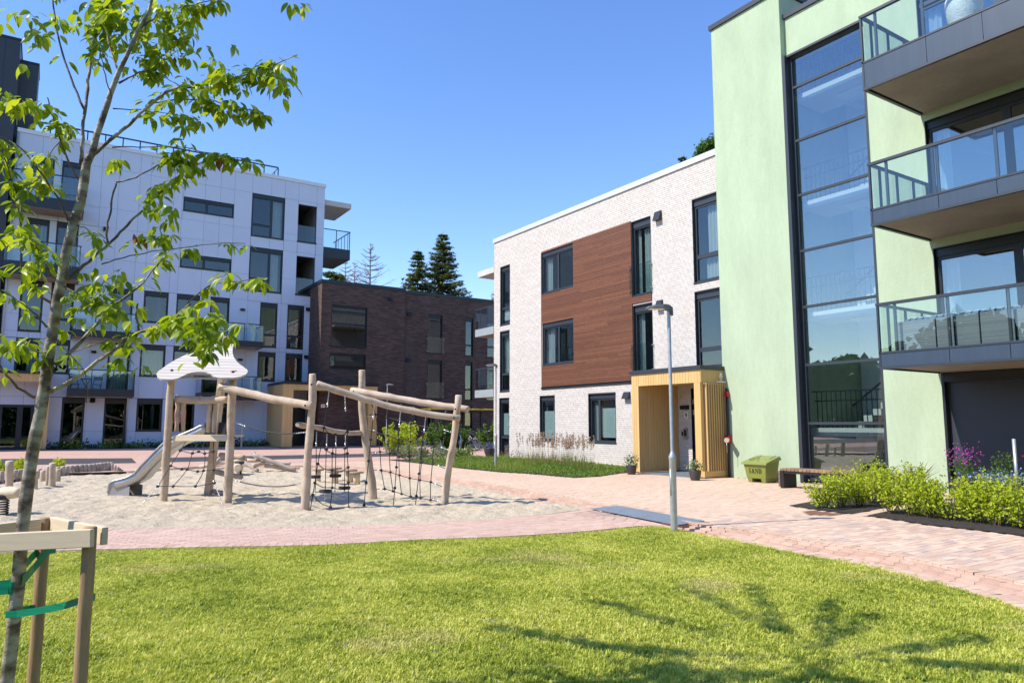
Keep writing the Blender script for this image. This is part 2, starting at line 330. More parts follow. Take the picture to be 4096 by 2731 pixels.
front = P[:, 0]-8.6-.55*np.maximum(0, 9-P[:, 1])*0 < 2.2+.35*(8.2-P[:, 1])      # the mixed-colour strip along the rim
front &= P[:, 1] < 8.6
tone = np.where(front, r2, .44+.1*(vnoise(P, .5, 3)-.3)+.06*(r2-.5))
wet = inside(P, [gp(*z4(x, y))[:2] for x, y in [(885,735),(1140,768),(1060,778),(880,772)]]); tone[wet] = .0
dz = (nr.rand(n)-.5)*.003; jx = (nr.rand(n)-.5)*.003
B = np.stack([P[:,0]-.1025+jx, P[:,0]+.1025+jx, P[:,1]-.0508, P[:,1]+.0508, np.full(n, -.03), dz], 1)
PAVE_COL = [(.19, .095, .055), (.47, .37, .315), (.52, .345, .255), (.585, .42, .305), (.64, .49, .355), (.57, .44, .34), (.55, .365, .275)]
M['paver'] = mat('paver', (.45, .28, .21), .88, var=.05, vscale=.5, fine=.07, bump=.2, bscale=50, tones=PAVE_COL)
tone = np.where(wet, 0, np.clip(tone*.86+.14, .13, 1))
size = 1/np.hypot(P[:, 0], P[:, 1]); order = np.argsort(-size); near = order[:300]; rest = order[300:]
boxes_np('paver_field', B[rest], M['paver'], PAVING, tone[rest], 'stuff')
lib = []
for k in range(12):
    me = MB().box(-.1035, .1035, -.0515, .0515, -.03, 0, tone=.16+.82*k/11).mesh('paver', M['paver']); lib.append(me)
def place(me, name, loc, parent, rz=0, scale=None):
    o = bpy.data.objects.new(name, me); o.location = loc; o.rotation_euler = (0, 0, rz)
    if scale: o.scale = scale
    return adopt(o, parent)
for i in near: place(lib[min(11, int((tone[i]-.16)/.82*11.99) if tone[i] > .16 else 0)], 'paver', (P[i, 0]+jx[i], P[i, 1], dz[i]), PAVING)
# ---- stepped rim: border course on top, then three low brick treads
def along(L, pitch):
    s = np.concatenate([[0], np.cumsum(np.linalg.norm(np.diff(L, axis=0), axis=1))]); q = np.arange(pitch/2, s[-1], pitch)
    X = np.interp(q, s, L[:, 0]); Y = np.interp(q, s, L[:, 1]); e = 1e-2
    tx = np.interp(q+e, s, L[:, 0])-np.interp(q-e, s, L[:, 0]); ty = np.interp(q+e, s, L[:, 1])-np.interp(q-e, s, L[:, 1])
    return np.stack([X, Y, np.arctan2(ty, tx)], 1)
M['rim_brick'] = mat('rim_brick', (.50, .27, .21), .88, var=.06, vscale=.7, fine=.08, bump=.25, bscale=50, tones=[(.44, .285, .215), (.51, .345, .26), (.56, .40, .31)])
M['rim_pale'] = mat('rim_pale', (.56, .40, .29), .88, var=.06, vscale=.7, fine=.08, bump=.25, bscale=50, tones=[(.50, .34, .245), (.57, .41, .30), (.60, .45, .34)])
steps = empty('paved_steps', (8.6, 6, 0), kind='structure')
plate_a, plate_b = gp(2440, 2020, 0)[:2], gp(2800, 2092, 0)[:2]
cand = []
def row(name, off, zt, zb, L, W, mt, limit, across=False):
    C = along(offset_line(RIM, off), L+.005); lat = C[:, :2] @ _rt[:2]; dv = C[:, :2] @ _fw[:2]
    C = C[(np.abs(lat) < dv*.8+3) & (dv > 2)]
    ab = plate_b-plate_a; tt = ((C[:, :2]-plate_a) @ ab)/(ab @ ab); on = (tt > -.02) & (tt < .98) & (dist_line(C[:, :2], [plate_a, plate_b]) < .5)
    C = C[~on] if zt < 0 else C
    C = C[np.argsort(np.hypot(C[:, 0], C[:, 1]))]; V = []; Fq = []; tn = []
    lib = [MB().box(-L/2, L/2, -W/2, W/2, zb-zt, 0, tone=t).mesh(name, mt) for t in (.1, .3, .5001, .7, .9)]
    for i, (x, y, a) in enumerate(C):
        t = rng.choice((.1, .3, .5001, .7, .9)); z = zt+rng.uniform(-.002, .002)
        if i < limit:
            place(lib[(.1, .3, .5001, .7, .9).index(t)], name, (x, y, z), steps, a+rng.uniform(-.01, .01))
        else:
            c, s = math.cos(a), math.sin(a); b = len(V)
            for zz in (zb, z):
                for i2, j2 in ((-1,-1),(1,-1),(1,1),(-1,1)): V.append((x+c*i2*L/2-s*j2*W/2, y+s*i2*L/2+c*j2*W/2, zz))
            Fq += [tuple(q+b for q in f) for f in BOXF]; tn += [t]*6
    if V: mesh_np(name+'_course', V, Fq, mt, steps, tn, 'stuff')
row('border_brick', -.105, .0, -.1, .10, .205, M['rim_pale'], 70)
row('tread_brick', .052, -.026, -.14, .205, .10, M['rim_brick'], 50)
row('tread_brick', .155, -.052, -.14, .205, .10, M['rim_brick'], 50)
row('tread_brick', .258, -.076, -.14, .205, .10, M['rim_brick'], 50)
row('edging_brick', .40, -.082, -.14, .105, .205, M['rim_pale'], 50)
# ---- lower brick path between sand and lawn: courses that follow the curve, header courses at both edges
path = empty('lower_path', (-2, 12, ZL), kind='structure')
def blend(t):
    n = 160; a = np.linspace(0, 1, n); f = lambda L: np.stack([np.interp(a, np.linspace(0, 1, len(L)), L[:, k]) for k in (0, 1)], 1)
    return f(PATH_FAR)*(1-t)+f(PATH_NEAR)*t
M['path_brick'] = mat('path_brick', (.52, .33, .26), .88, var=.05, vscale=.6, fine=.07, bump=.2, bscale=50, tones=[(.47, .315, .24), (.52, .355, .275), (.56, .395, .31), (.50, .335, .265)])
bedp = [tuple(p) for p in blend(-.04)] + [tuple(p) for p in blend(1.03)[::-1]]
# the path broadens towards the ramp, so its courses fan out; clip at the rim
w_mid = np.median(np.linalg.norm(blend(0)-blend(1), axis=1)); nrow = max(4, int(round((w_mid-.42)/.107)))
Vp, Fp, tp = [], [], []; cnt = 0
rows = [(.5*.21/w_mid, .105, .205, 0)] + [((.21+(i+.5)*(w_mid-.42)/nrow)/w_mid, .21, (w_mid-.42)/nrow-.008, i) for i in range(nrow)] + [(1-.5*.21/w_mid, .105, .205, 0)]
allb = []
for t, L_, W_, i in rows:
    C = along(blend(t), L_+.007)
    for j, (x, y, a) in enumerate(C):
        wl = 1.
        allb.append((x+math.cos(a)*(i % 2)*L_/2, y+math.sin(a)*(i % 2)*L_/2, a, L_, W_, rng.random()))
allb.sort(key=lambda b: math.hypot(b[0], b[1])); libs = {}
for q, (x, y, a, L_, W_, t) in enumerate(allb):
    if abs(np.dot((x, y), _rt[:2])) > np.dot((x, y), _fw[:2])*.8+.5: continue
    z = ZL+.002+rng.uniform(-.0015, .0015); cnt += 1
    if cnt <= 300:
        kk = (L_, round(W_, 3), int(t*4.99))
        if kk not in libs: libs[kk] = MB().box(-L_/2, L_/2, -W_/2, W_/2, -.05, 0, tone=.1+.2*kk[2]).mesh('path_brick', M['path_brick'])
        place(libs[kk], 'path_brick', (x, y, z), path, a)
    else:
        c, s = math.cos(a), math.sin(a); b = len(Vp)
        for zz in (z-.05, z):
            for i2, j2 in ((-1,-1),(1,-1),(1,1),(-1,1)): Vp.append((x+c*i2*L_/2-s*j2*W_/2, y+s*i2*L_/2+c*j2*W_/2, zz))
        Fp += [tuple(v+b for v in f) for f in BOXF]; tp += [t]*6
if Vp: mesh_np('path_brick_field', Vp, Fp, M['path_brick'], path, tp, 'stuff')
mb = MB(); A_, B_ = blend(-.05), blend(1.04)
mb.add([(*p, ZL-.008) for p in A_]+[(*p, ZL-.008) for p in B_], [(i, i+1, len(A_)+i+1, len(A_)+i)[::-1] for i in range(len(A_)-1)]).build('path_bedding', M['joint'], path)
# ---- grey ramp plates bridging the steps, rusty grating below their end
zb6 = crop(2550, 1850, 2.24)
f0, f1, n0, n1 = gp(2473, 2023.5, .012), gp(2818, 2084, .012), gp(2362, 2034, ZL+.02), gp(2712, 2101, ZL+.03)
ramp = empty('ramp', (7.6, 9.2, ZL), 'grey metal ramp of two plates over the brick steps beside the lamp post', 'ramp')
for a, b in ((0, .47), (.475, 1)):
    q = [f0+(f1-f0)*a, f0+(f1-f0)*b, n0+(n1-n0)*b, n0+(n1-n0)*a]
    MB().prism(q, (0, 0, .012)).build('plate', M['plate'], ramp, fix=True)
g = MB(); a, b = f1, n1
for k in range(9): t = k/8.; p0 = n1+(f1-n1)*t; dr = (f1-f0)/np.linalg.norm(f1-f0); g.bar(p0+[0, 0, -.03]-dr*.4, p0+[0, 0, -.03]+dr*.12, .014, .05)
for k in range(16): dr = (f1-f0)/np.linalg.norm(f1-f0); t = -.4+.52*k/15.; g.bar(n1+dr*t+[0, 0, -.03], f1+dr*t+[0, 0, -.03], .006, .03)
g.build('grating', M['rust'], ramp)
# ---- sand
m, t, p = new_mat('sand'); N, L = t.nodes, t.links; tc = N.new('ShaderNodeTexCoord')
def nz(sc, d=6, r=.6):
    n = N.new('ShaderNodeTexNoise'); n.inputs['Scale'].default_value = sc; n.inputs['Detail'].default_value = d; n.inputs['Roughness'].default_value = r; L.new(tc.outputs['Object'], n.inputs['Vector']); return n
rp = N.new('ShaderNodeValToRGB'); rp.color_ramp.elements[0].position = .3; rp.color_ramp.elements[1].position = .7
rp.color_ramp.elements[0].color = (.44, .35, .235, 1); rp.color_ramp.elements[1].color = (.64, .55, .405, 1); L.new(nz(60, 8, .8).outputs[0], rp.inputs[0])
big = nz(.7, 3); mr = N.new('ShaderNodeMapRange'); mr.inputs[3].default_value = .86; mr.inputs[4].default_value = 1.12; L.new(big.outputs[0], mr.inputs[0])
mx = N.new('ShaderNodeVectorMath'); mx.operation = 'SCALE'; L.new(rp.outputs[0], mx.inputs[0]); L.new(mr.outputs[0], mx.inputs['Scale']); L.new(mx.outputs[0], p.inputs['Base Color'])
bp = N.new('ShaderNodeBump'); bp.inputs['Strength'].default_value = 1; bp.inputs['Distance'].default_value = .06; L.new(nz(11, 8, .68).outputs[0], bp.inputs['Height']); L.new(bp.outputs[0], p.inputs['Normal']); p.inputs['Roughness'].default_value = .95
M['sand'] = m
def grid_sheet(name, poly, step, zfun, mt, grow=.0, smooth=True, keep=None):
    q = np.asarray(poly); x0, y0 = q.min(0)-.4; x1, y1 = q.max(0)+.4; xs = np.arange(x0, x1, step); ys = np.arange(y0, y1, step); X, Y = np.meshgrid(xs, ys); P = np.stack([X.ravel(), Y.ravel()], 1)
    ins = inside(P, poly); D = dist_line(P, poly, True); sd = np.where(ins, D, -D); nx = len(xs); F_ = []
    j, i = np.meshgrid(np.arange(len(ys)-1), np.arange(nx-1), indexing='ij'); a = (j*nx+i).ravel(); Fq = np.stack([a, a+1, a+nx+1, a+nx], 1)
    okf = (sd[Fq] > -grow).any(1); Fq = Fq[okf]; used = np.unique(Fq); mp_ = -np.ones(len(P), int); mp_[used] = np.arange(len(used))
    Z = zfun(P[used], sd[used]); V = np.column_stack([P[used], Z]); o = mesh_np(name, V, mp_[Fq], mt, smooth=smooth); return o
def zsand(P, sd):
    h = .06*(vnoise(P, .45, 5)-.5)+.05*(vnoise(P, 1.9, 6)-.5)+.055*(vnoise(P, 4.3, 7)-.5)+.04*(vnoise(P, 8., 8)-.5)
    return ZL-.012+np.clip(sd/.5, -.2, 1)*.02+h*np.clip(sd/.5, 0, 1)-np.clip(-sd, 0, .3)*.15
o = grid_sheet('sand', SAND, .05, zsand, M['sand'], .16); o['kind'] = 'structure'
# ---- lawn: turf sheet and blades
def zlawn(P, sd): return ZL-.03+np.clip(sd/.5, -.3, 1)*.035+np.clip(sd/.8, 0, 1)*(.09*(vnoise(P, .33, 21)-.4)+.05*(vnoise(P, .8, 22)-.5)+.02*(vnoise(P, 2.5, 23)-.5))
M['turf'] = mat('turf', (.10, .13, .03), .95, var=.3, vscale=3, c2=(.15, .15, .05))
lawn = grid_sheet('lawn', LAWN, .16, zlawn, M['turf'], .05); lawn['kind'] = 'structure'
# ---- far asphalt road with a brick crossing
def strip(name, pts, z, mt):
    o = MB().add([(x, y, zg(y)+z) for x, y in pts], [tuple(range(len(pts)))]).build(name, mt, fix=True)
    if o.data.polygons[0].normal.z < 0: o.data.flip_normals()
    o['kind'] = 'structure'; return o
def gz(x, y):
    z = 0.
    for _ in range(12): z = zg(gp(x, y, z)[1])
    return gp(x, y, z)
F6 = crop(0, 1750, 3.92); R7 = crop(850, 1750, 4.704)
ra, rb = gz(*F6(2170, 398)), gz(*F6(2085, 322)); rc, rd = gz(*F6(2290, 320)), gz(*R7(1000, 415))
print('road', ra, rb, rc, rd, gz(*F6(0, 435)), gz(*F6(0, 333)))
strip('road', [(-30, 33.9), (-1.17, 31.98), (3.15, 31.4), (3.25, 34.3), (-1.33, 35.7), (-30, 39)], .005, M['asphalt'])
strip('road', [(4.3, 31.35), (14.4, 31.4), (14.9, 33.5), (3.85, 34.2)], .005, M['asphalt'])
# ================================================================ buildings
class Fac:
    """a facade plane: u along it, d into the house, z up"""
    def __init__(s, ax, pos): s.ax, s.pos = ax, pos
    def W(s, u, d, z): return (s.pos+d, u, z) if s.ax == 'X' else (u, s.pos+d, z)
    def box(s, mb, u0, u1, d0, d1, z0, z1, tone=.5):
        if s.ax == 'X': return mb.box(s.pos+d0, s.pos+d1, u0, u1, z0, z1, tone)
        return mb.box(u0, u1, s.pos+d0, s.pos+d1, z0, z1, tone)
    def row(s, u0, u1, d0, d1, z0, z1): return (s.pos+d0, s.pos+d1, u0, u1, z0, z1) if s.ax == 'X' else (u0, u1, s.pos+d0, s.pos+d1, z0, z1)
def cells(u0, u1, z0, z1, holes, extra_u=(), extra_z=()):
    us = sorted({u0, u1, *[min(max(h[k], u0), u1) for h in holes for k in (0, 1)], *extra_u}); zs_ = sorted({z0, z1, *[min(max(h[k], z0), z1) for h in holes for k in (2, 3)], *extra_z})
    for i in range(len(us)-1):
        for j in range(len(zs_)-1):
            cu, cz = (us[i]+us[i+1])/2, (zs_[j]+zs_[j+1])/2
            if us[i+1]-us[i] < 1e-4 or zs_[j+1]-zs_[j] < 1e-4: continue
            if not any(h[0] < cu < h[1] and h[2] < cz < h[3] for h in holes): yield us[i], us[i+1], zs_[j], zs_[j+1]
def holed_wall(name, f, u0, u1, z0, z1, holes, d0, d1, mt, parent):
    """columns between openings, so that no inner faces lie against each other in view"""
    mb = MB()
    for c in cells(u0, u1, z0, z1, holes): f.box(mb, c[0], c[1], d0, d1, c[2], c[3])
    return mb.build(name, mt, parent)
def brick_wall(f, parent, u0, u1, z0, z1, holes, mt, near_ok, L=.335, Hc=.0748, name='brick'):
    B = []; T = []; k = 0; z = z0
    while z < z1-.02:
        zt = min(z+Hc-.011, z1); off = (k % 3)*L/3+(.06 if k % 2 else 0); cut = [(h[0], h[1]) for h in holes if h[2] < z+.05 and h[3] > z+.02]
        free = [(u0, u1)]
        for a, b in cut: free = [q for s, e in free for q in ((s, min(e, a)), (max(s, b), e)) if q[1]-q[0] > .02]
        for s, e in free:
            u = math.floor((s-off)/L)*L+off
            while u < e:
                a, b = max(u, s)+.005, min(u+L, e)-.005
                if b-a > .03: B.append((a, b, z, zt)); T.append(rng.random())
                u += L
        z += Hc; k += 1
    B = np.array(B); T = np.array(T); pr = nr.rand(len(B))*.003; rows = np.array([f.row(b[0], b[1], -.0-p*.6, .03, b[2], b[3]) for b, p in zip(B, pr)])
    ctr = np.stack([(rows[:, 0]+rows[:, 1])/2, (rows[:, 2]+rows[:, 3])/2, (rows[:, 4]+rows[:, 5])/2], 1); full = (B[:, 1]-B[:, 0]) > L-.012
    dist = np.linalg.norm(ctr-np.array([0, 0, EYE]), axis=1)+np.where(full & near_ok(B), 0, 1e3); order = np.argsort(dist); sel = order[:300]; rest = np.ones(len(B), bool); rest[sel] = False
    boxes_np(name+'_field', rows[rest], mt, parent, T[rest], 'stuff'); libs = {}
    for i in sel:
        t = int(T[i]*5.99); r = rows[i]; s = np.array([(r[1]-r[0])/2, (r[3]-r[2])/2, (r[5]-r[4])/2])
        if t not in libs: libs[t] = MB().box(-s[0], s[0], -s[1], s[1], -s[2], s[2], tone=.08+.165*t).mesh(name, mt)
        place(libs[t], name, tuple(ctr[i]), parent)
def window(f, parent, u0, u1, z0, z1, panes=((0, 1, 0, 1),), head=.2, rec=.10, fr=.055, gl=None, fm=None, sill=True, name='window', curtain=None, blind=None, flip=False, lining=True):
    """dark lined opening, frame bars round every pane; panes in fractions of the opening below the head"""
    fm = fm or M['anthracite']; gl = gl or M['glass']; mb = MB(); e = .018; zt = z1-head
    if lining:
        for a in ((u0, u0+e, z0, z1), (u1-e, u1, z0, z1), (u0+e, u1-e, z1-e, z1), (u0+e, u1-e, z0, z0+e)): f.box(mb, a[0], a[1], -.006, rec+.1, a[2], a[3])
    if head: f.box(mb, u0+e, u1-e, rec-.03, rec+.1, zt, z1-e)
    a0, a1, b0, b1 = u0+e, u1-e, z0+e, zt; w, h = a1-a0, b1-b0; ps = []
    for i, (x0, x1, y0, y1) in enumerate(panes):
        if flip: x0, x1 = 1-x1, 1-x0
        p0, p1, q0, q1 = a0+x0*w, a0+x1*w, b0+y0*h, b0+y1*h
        for c in ((p0, p0+fr, q0, q1), (p1-fr, p1, q0, q1), (p0+fr, p1-fr, q1-fr, q1), (p0+fr, p1-fr, q0, q0+fr)): f.box(mb, c[0], c[1], rec+.002*i, rec+.07+.001*i, c[2], c[3])
        ps.append((p0+fr, p1-fr, q0+fr, q1-fr))
    wo = mb.build(name, fm, parent)
    for p in ps: f.box(MB(), p[0]-.004, p[1]+.004, rec+.03, rec+.036, p[2]-.004, p[3]+.004).build('pane', gl, wo)
    if sill: f.box(MB(), u0-.01, u1+.01, -.035, rec, z0-.03, z0+.004).build('sill', fm, wo)
    if blind:
        x0, x1, y0, y1 = blind; mb = MB(); n = int((y1-y0)*h/.03)
        for k in range(n): zz = b0+y0*h+k*.03; f.box(mb, a0+x0*w+fr, a0+x1*w-fr, rec+.10, rec+.112+.008*(k % 2), zz, zz+.0285)
        mb.build('blind', M['blind'], wo)
    if curtain:
        for x0, x1, y0, y1 in (curtain if isinstance(curtain[0], tuple) else (curtain,)):
            n = max(8, int((x1-x0)*w/.02)); vs_ = []
            for zz in (b0+y0*h, b0+y1*h):
                for k in range(n+1): vs_.append(f.W(a0+(x0+(x1-x0)*k/n)*w, rec+.19+.03*math.sin(k*.9)+.012*math.sin(k*2.3), zz))
            mb = MB(); mb.add(vs_, [(k, k+1, n+2+k, n+1+k) for k in range(n)], smooth=True); mb.build('curtain', M['curtain'], wo)
    return wo
def vent(f, parent, u0, u1, z0, z1):
    mb = MB(); a, b = f.W(u0, 0, z0), None
    v = [f.W(u0, -.004, z0), f.W(u1, -.004, z0), f.W(u1, -.004, z1), f.W(u0, -.004, z1), f.W(u0, -.17, z0-.02), f.W(u1, -.17, z0-.02), f.W(u1, -.05, z1), f.W(u0, -.05, z1)]
    mb.add(v, [(4, 5, 6, 7), (0, 4, 7, 3), (1, 2, 6, 5), (3, 7, 6, 2), (0, 1, 5, 4)]); return mb.build('vent_cover', M['dark'], parent, fix=True)
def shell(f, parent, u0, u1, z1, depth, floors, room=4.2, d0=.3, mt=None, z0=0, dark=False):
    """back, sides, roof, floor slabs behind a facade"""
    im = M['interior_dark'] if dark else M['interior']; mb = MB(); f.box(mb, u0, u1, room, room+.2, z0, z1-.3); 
    for z in floors: f.box(mb, u0, u1, d0, room, z-.22, z)
    us = np.arange(u0+3.3, u1-1, 3.6)
    for u in us: f.box(mb, u, u+.12, d0, room, z0, z1-.3)
    mb.build('interior', im, parent)
    mb = MB(); f.box(mb, u0, u1, d0, depth, z1-.3, z1-.06); f.box(mb, u0+.001, u0+.25, d0, depth, z0, z1-.3); f.box(mb, u1-.25, u1-.001, d0, depth, z0, z1-.3); f.box(mb, u0+.25, u1-.25, depth-.2, depth, z0, z1-.3)
    mb.build('rear_wall', mt, parent)
def number_plate(text, c, f, parent, w, h, size):
    mb = MB(); u, z = c; f.box(mb, u-w/2, u+w/2, -.02, -.006, z-h/2, z+h/2); o = mb.build('number_plate', M['white_paint'], parent)
    cu = bpy.data.curves.new('digits', 'FONT'); cu.body = text; cu.size = size; cu.align_x = 'CENTER'; cu.align_y = 'CENTER'; cu.extrude = .001; cu.offset = .004
    t = bpy.data.objects.new('digits', cu); t.location = f.W(u, -.023, z); t.rotation_euler = (R(90), 0, R(-90) if f.ax == 'X' else 0); COL.objects.link(t)
    dg = bpy.context.evaluated_depsgraph_get(); me = bpy.data.meshes.new_from_object(t.evaluated_get(dg)); me.materials.clear(); me.materials.append(M['black_paint'])
    o2 = bpy.data.objects.new('digits', me); o2.location = t.location; o2.rotation_euler = t.rotation_euler; bpy.data.objects.remove(t); adopt(o2, o)
c2 = crop(1900, 1400, 2.138)
# ---------------------------------------------------------------- white brick house
XB = 17.78; f = Fac('X', XB)
bh = empty('brick_house', (XB, 22, 0), 'pale brick apartment house with red-brown timber cladding and a yellow entrance porch', 'building')
wins = dict(A3=(27.45, 28.29, 6.16, 8.93), A2=(27.48, 28.31, 3.06, 5.85), A1=(27.51, 28.36, .04, 2.75), C3=(18.2, 19.2, 6.18, 8.95), C2=(18.21, 19.2, 3.3, 5.82), D3=(14.9, 16.24, 6.17, 9.0), D2=(14.9, 16.24, 3.35, 5.87), E1=(24.02, 25.1, .88, 2.74), F1=(20.23, 21.83, .86, 2.72))
B3, B2 = (22.67, 24.88, 7.13, 8.93), (22.69, 24.85, 4.04, 5.83); CLAD = (19.2, 24.93, 3.07, 8.96); CLAD2 = (18.2, 19.2, 5.82, 6.18)
door = (15.45, 16.52, .03, 2.7)
holes = [*wins.values(), CLAD, CLAD2, door]
brick_wall(f, bh, 14.45, 28.85, .06, 10.2, holes, M['white_brick'], lambda B: ((B[:, 0] > 17.5) | (B[:, 2] > 3.5)) & (B[:, 0] > 15.6))
holed_wall('wall', f, 14.45, 28.85, 0, 10.22, [*wins.values(), B3, B2, door], .005, .3, M['mortar'], bh)
shell(f, bh, 14.45, 28.85, 10.22, 11, (.03, 3.05, 6.14, 9.25), 4.2, .301, M['white_brick'])
mb = MB(); f.box(mb, 14.45, 28.9, -.05, .4, 10.22, 10.42); f.box(mb, 28.5, 28.9, .4, 11, 10.22, 10.42); mb.build('parapet_cap', M['cap_metal'], bh)
f.box(MB(), 17.5, 28.87, -.03, .007, 0, .06).build('plinth', M['light_concrete'], bh)
# cladding boards, split at windows
clad = f.box(MB(), CLAD[0]+.01, CLAD[1]-.01, -.004, .007, CLAD[2], CLAD[2]+.05).build('cladding', M['dark'], bh)
mb = MB(); f.box(mb, 24.90, 24.935, -.02, .05, 3.07, 8.96); f.box(mb, 19.2, 24.95, -.05, .03, 3.02, 3.09); mb.build('cladding_trim', M['dark'], clad)
z = 3.12; k = 0
while z < 8.93:
    segs = [(19.21, 24.89)]
    for h in (B3, B2):
        if h[2]-.05 < z+.04 < h[3]+.02: segs = [(19.21, h[0]-.0)]
    if 5.85 < z and z+.075 < 6.17: segs = [(18.22, segs[0][1])]
    for a, b in segs:
        cuts = [a] + sorted(rng.uniform(a+.6, b-.6) for _ in range(1 if b-a > 3 else 0)) + [b]
        for q in range(len(cuts)-1): f.box(MB(), cuts[q]+.0015, cuts[q+1]-.0015, -.03-rng.uniform(0, .003), .006, z, z+.068, tone=rng.random()).build('board', M['red_wood'], clad)
    z += .0795; k += 1
SASH = ((0, 1, 0, .33), (0, 1, .33, 1))
window(f, bh, *wins['A3'], panes=((0, 1, 0, .30), (0, 1, .30, 1)), blind=(0, 1, .08, .28)); window(f, bh, *wins['A2'], panes=((0, 1, 0, .30), (0, 1, .30, 1)), curtain=(.3, 1, .3, 1))
window(f, bh, *wins['A1'], panes=((0, 1, 0, .36), (0, 1, .36, 1)), blind=(0, 1, .40, .8))
two = ((0, .5, 0, 1), (.5, 1, 0, 1))
window(f, bh, *B3, panes=two, rec=.05, curtain=(.8, 1, 0, 1)); window(f, bh, *B2, panes=two, rec=.05, curtain=(.75, 1, 0, 1))
w = window(f, bh, *wins['C3'], head=.25, curtain=((0, .62, 0, 1), (.8, 1, 0, 1))); w2 = window(f, bh, *wins['C2'], head=.25, curtain=(.7, 1, 0, 1))
for wi, z0 in ((w, 6.25), (w2, 3.35)):
    f.box(MB(), 18.16, 19.3, -.085, -.075, z0, z0+1.05).build('guard_pane', M['clear_glass'], wi)
    mb = MB()
    for u in (18.18, 19.28):
        for zz in (z0+.1, z0+.95): mb.cyl(f.W(u, -.1, zz), f.W(u, 0, zz), .015, n=8)
    mb.build('guard_fixing', M['steel'], wi)
window(f, bh, *wins['D3'], panes=SASH, head=.24, fr=.07, curtain=((.0, .75, .0, .30), (.0, .7, .36, 1))); window(f, bh, *wins['D2'], panes=((0, 1, 0, .26), (0, 1, .26, 1)), head=.24, fr=.07)
window(f, bh, *wins['E1'], blind=(0, 1, 0, .74)); wf = window(f, bh, *wins['F1'], panes=((0, .66, 0, 1), (.66, 1, 0, 1)), blind=(0, .66, .1, .78), curtain=(.72, 1, 0, 1))
for nm, a in (('window', wf),):
    mb = MB(); mb.lathe([(.001, 0), (.035, 0), (.04, .1), (.02, .15), (.02, .2), (.001, .2)], f.W(21.35, .3, .96)); mb.build('red_bottle', M['red_paint'], a)
for v in ((17.64, 17.95, 8.68, 9.0), (17.68, 17.95, 5.53, 5.83), (19.42, 19.74, 2.48, 2.71)): vent(f, bh, *v)
# balconies on the gable end that faces away
M['frosted'] = mat('frosted', (.30, .34, .35), .25, var=.05)
for z0, z1 in ((5.83, 7.2), (2.83, 4.22)):
    b = MB().box(XB+.02, XB+3, 28.86, 30.55, z0, z0+.2).build('balcony', M['concrete'], bh)
    MB().box(XB-.02, XB+.015, 28.86, 30.6, z0, z0+.36).build('front_panel', M['frosted'], b); MB().box(XB+.02, XB+3, 30.56, 30.6, z0, z0+.36).build('front_panel', M['frosted'], b)
    mb = MB(); mb.bar((XB, 28.86, z1), (XB, 30.6, z1), .05, .05); mb.bar((XB, 30.6, z1), (XB+3, 30.6, z1), .05, .05)
    for y in (28.9, 29.5, 30.1, 30.58): mb.bar((XB, y, z0+.3), (XB, y, z1), .035, .035)
    mb.build('railing', M['anthracite'], b); MB().box(XB-.012, XB-.004, 28.9, 30.58, z0+.36, z1-.03).build('glass_pane', M['clear_glass'], b)
MB().box(XB-.01, XB+3, 28.86, 30.4, 8.8, 9.08).build('canopy_slab', M['light_concrete'], bh)
# ---- porch
porch = MB().box(16.02, 17.78, 14.5, 17.41, 2.79, 2.83).build('porch', M['yellow_wood'], bh)
def boards(parent, a, b, n, z0, z1, thick, out, mt, name='board', gap=.009, lap=None):
    """n upright boards from plan point a to b"""
    a, b, out = np.array(a, float), np.array(b, float), np.array(out, float); t = (b-a)/n
    for i in range(n):
        c = a+t*(i+.5); h = (np.linalg.norm(t)-gap)/2; tt = t/np.linalg.norm(t)
        MB().obox((*(c+out*thick/2), (z0+z1)/2), (*(tt*h), 0), (*(out*thick/2), 0), (0, 0, (z1-z0)/2), tone=rng.uniform(.02, .98)).build(name, mt, parent)
YW = M['yellow_wood']; XP = 16.0
boards(porch, (XP+.02, 17.42), (XP+.02, 14.5), 26, 2.76, 3.14, .02, (-1, 0), YW)
boards(porch, (XP, 14.5), (17.0, 14.5), 9, 2.76, 3.14, .02, (0, -1), YW)
boards(porch, (XP+.02, 17.42), (XP+.02, 17.10), 3, .04, 2.76, .02, (-1, 0), YW)
boards(porch, (XP+.022, 17.12), (17.77, 17.12), 14, .04, 2.78, .02, (0, -1), YW)
MB().box(XP+.021, 17.77, 17.12, 17.40, .03, 2.785).build('side_wall', YW, porch)
boards(porch, (XP+.02, 17.10), (XP+.02, 14.52), 1, 2.775, 2.788, .3, (1, 0), YW, 'soffit_board')
mb = MB(); mb.box(XP-.05, 17.78, 14.44, 17.47, 3.142, 3.26); mb.build('roof_edge', M['anthracite'], porch)
MB().box(XP-.005, XP+.12, 14.5, 14.74, .04, 2.755).build('corner_post', YW, porch)
for i in range(9):
    x = XP+.16+i*.098; MB().box(x, x+.034, 14.42, 14.56, .2, 2.755, tone=rng.uniform(.02, .98)).build('slat', YW, porch)
MB().box(XP+.1, 16.98, 14.56, 14.585, .2, 2.755).build('screen_back', YW, porch)
MB().box(XP+.0, 17.02, 14.43, 14.58, .03, .2).build('plinth_board', YW, porch); MB().box(XP+.1, 17.0, 14.445, 14.565, 2.7, 2.753).build('top_rail', YW, porch)
MB().box(15.9, 17.77, 14.6, 17.1, -.02, .012).build('threshold_slab', M['plate'], porch)
dr = window(f, bh, 15.45, 16.52, .03, 2.7, panes=((0, 1, 0, 1),), head=.0, rec=.06, fr=.12, fm=M['dark'], sill=False, name='entrance_door')
mb = MB()
for zz in (.25, 1.85, 2.2): f.box(mb, 16.40, 16.48, .02, .05, zz, zz+.16)
mb.build('hinge', M['steel'], dr)
number_plate('9', (16.74, 1.83), f, porch, .16, .22, .2)
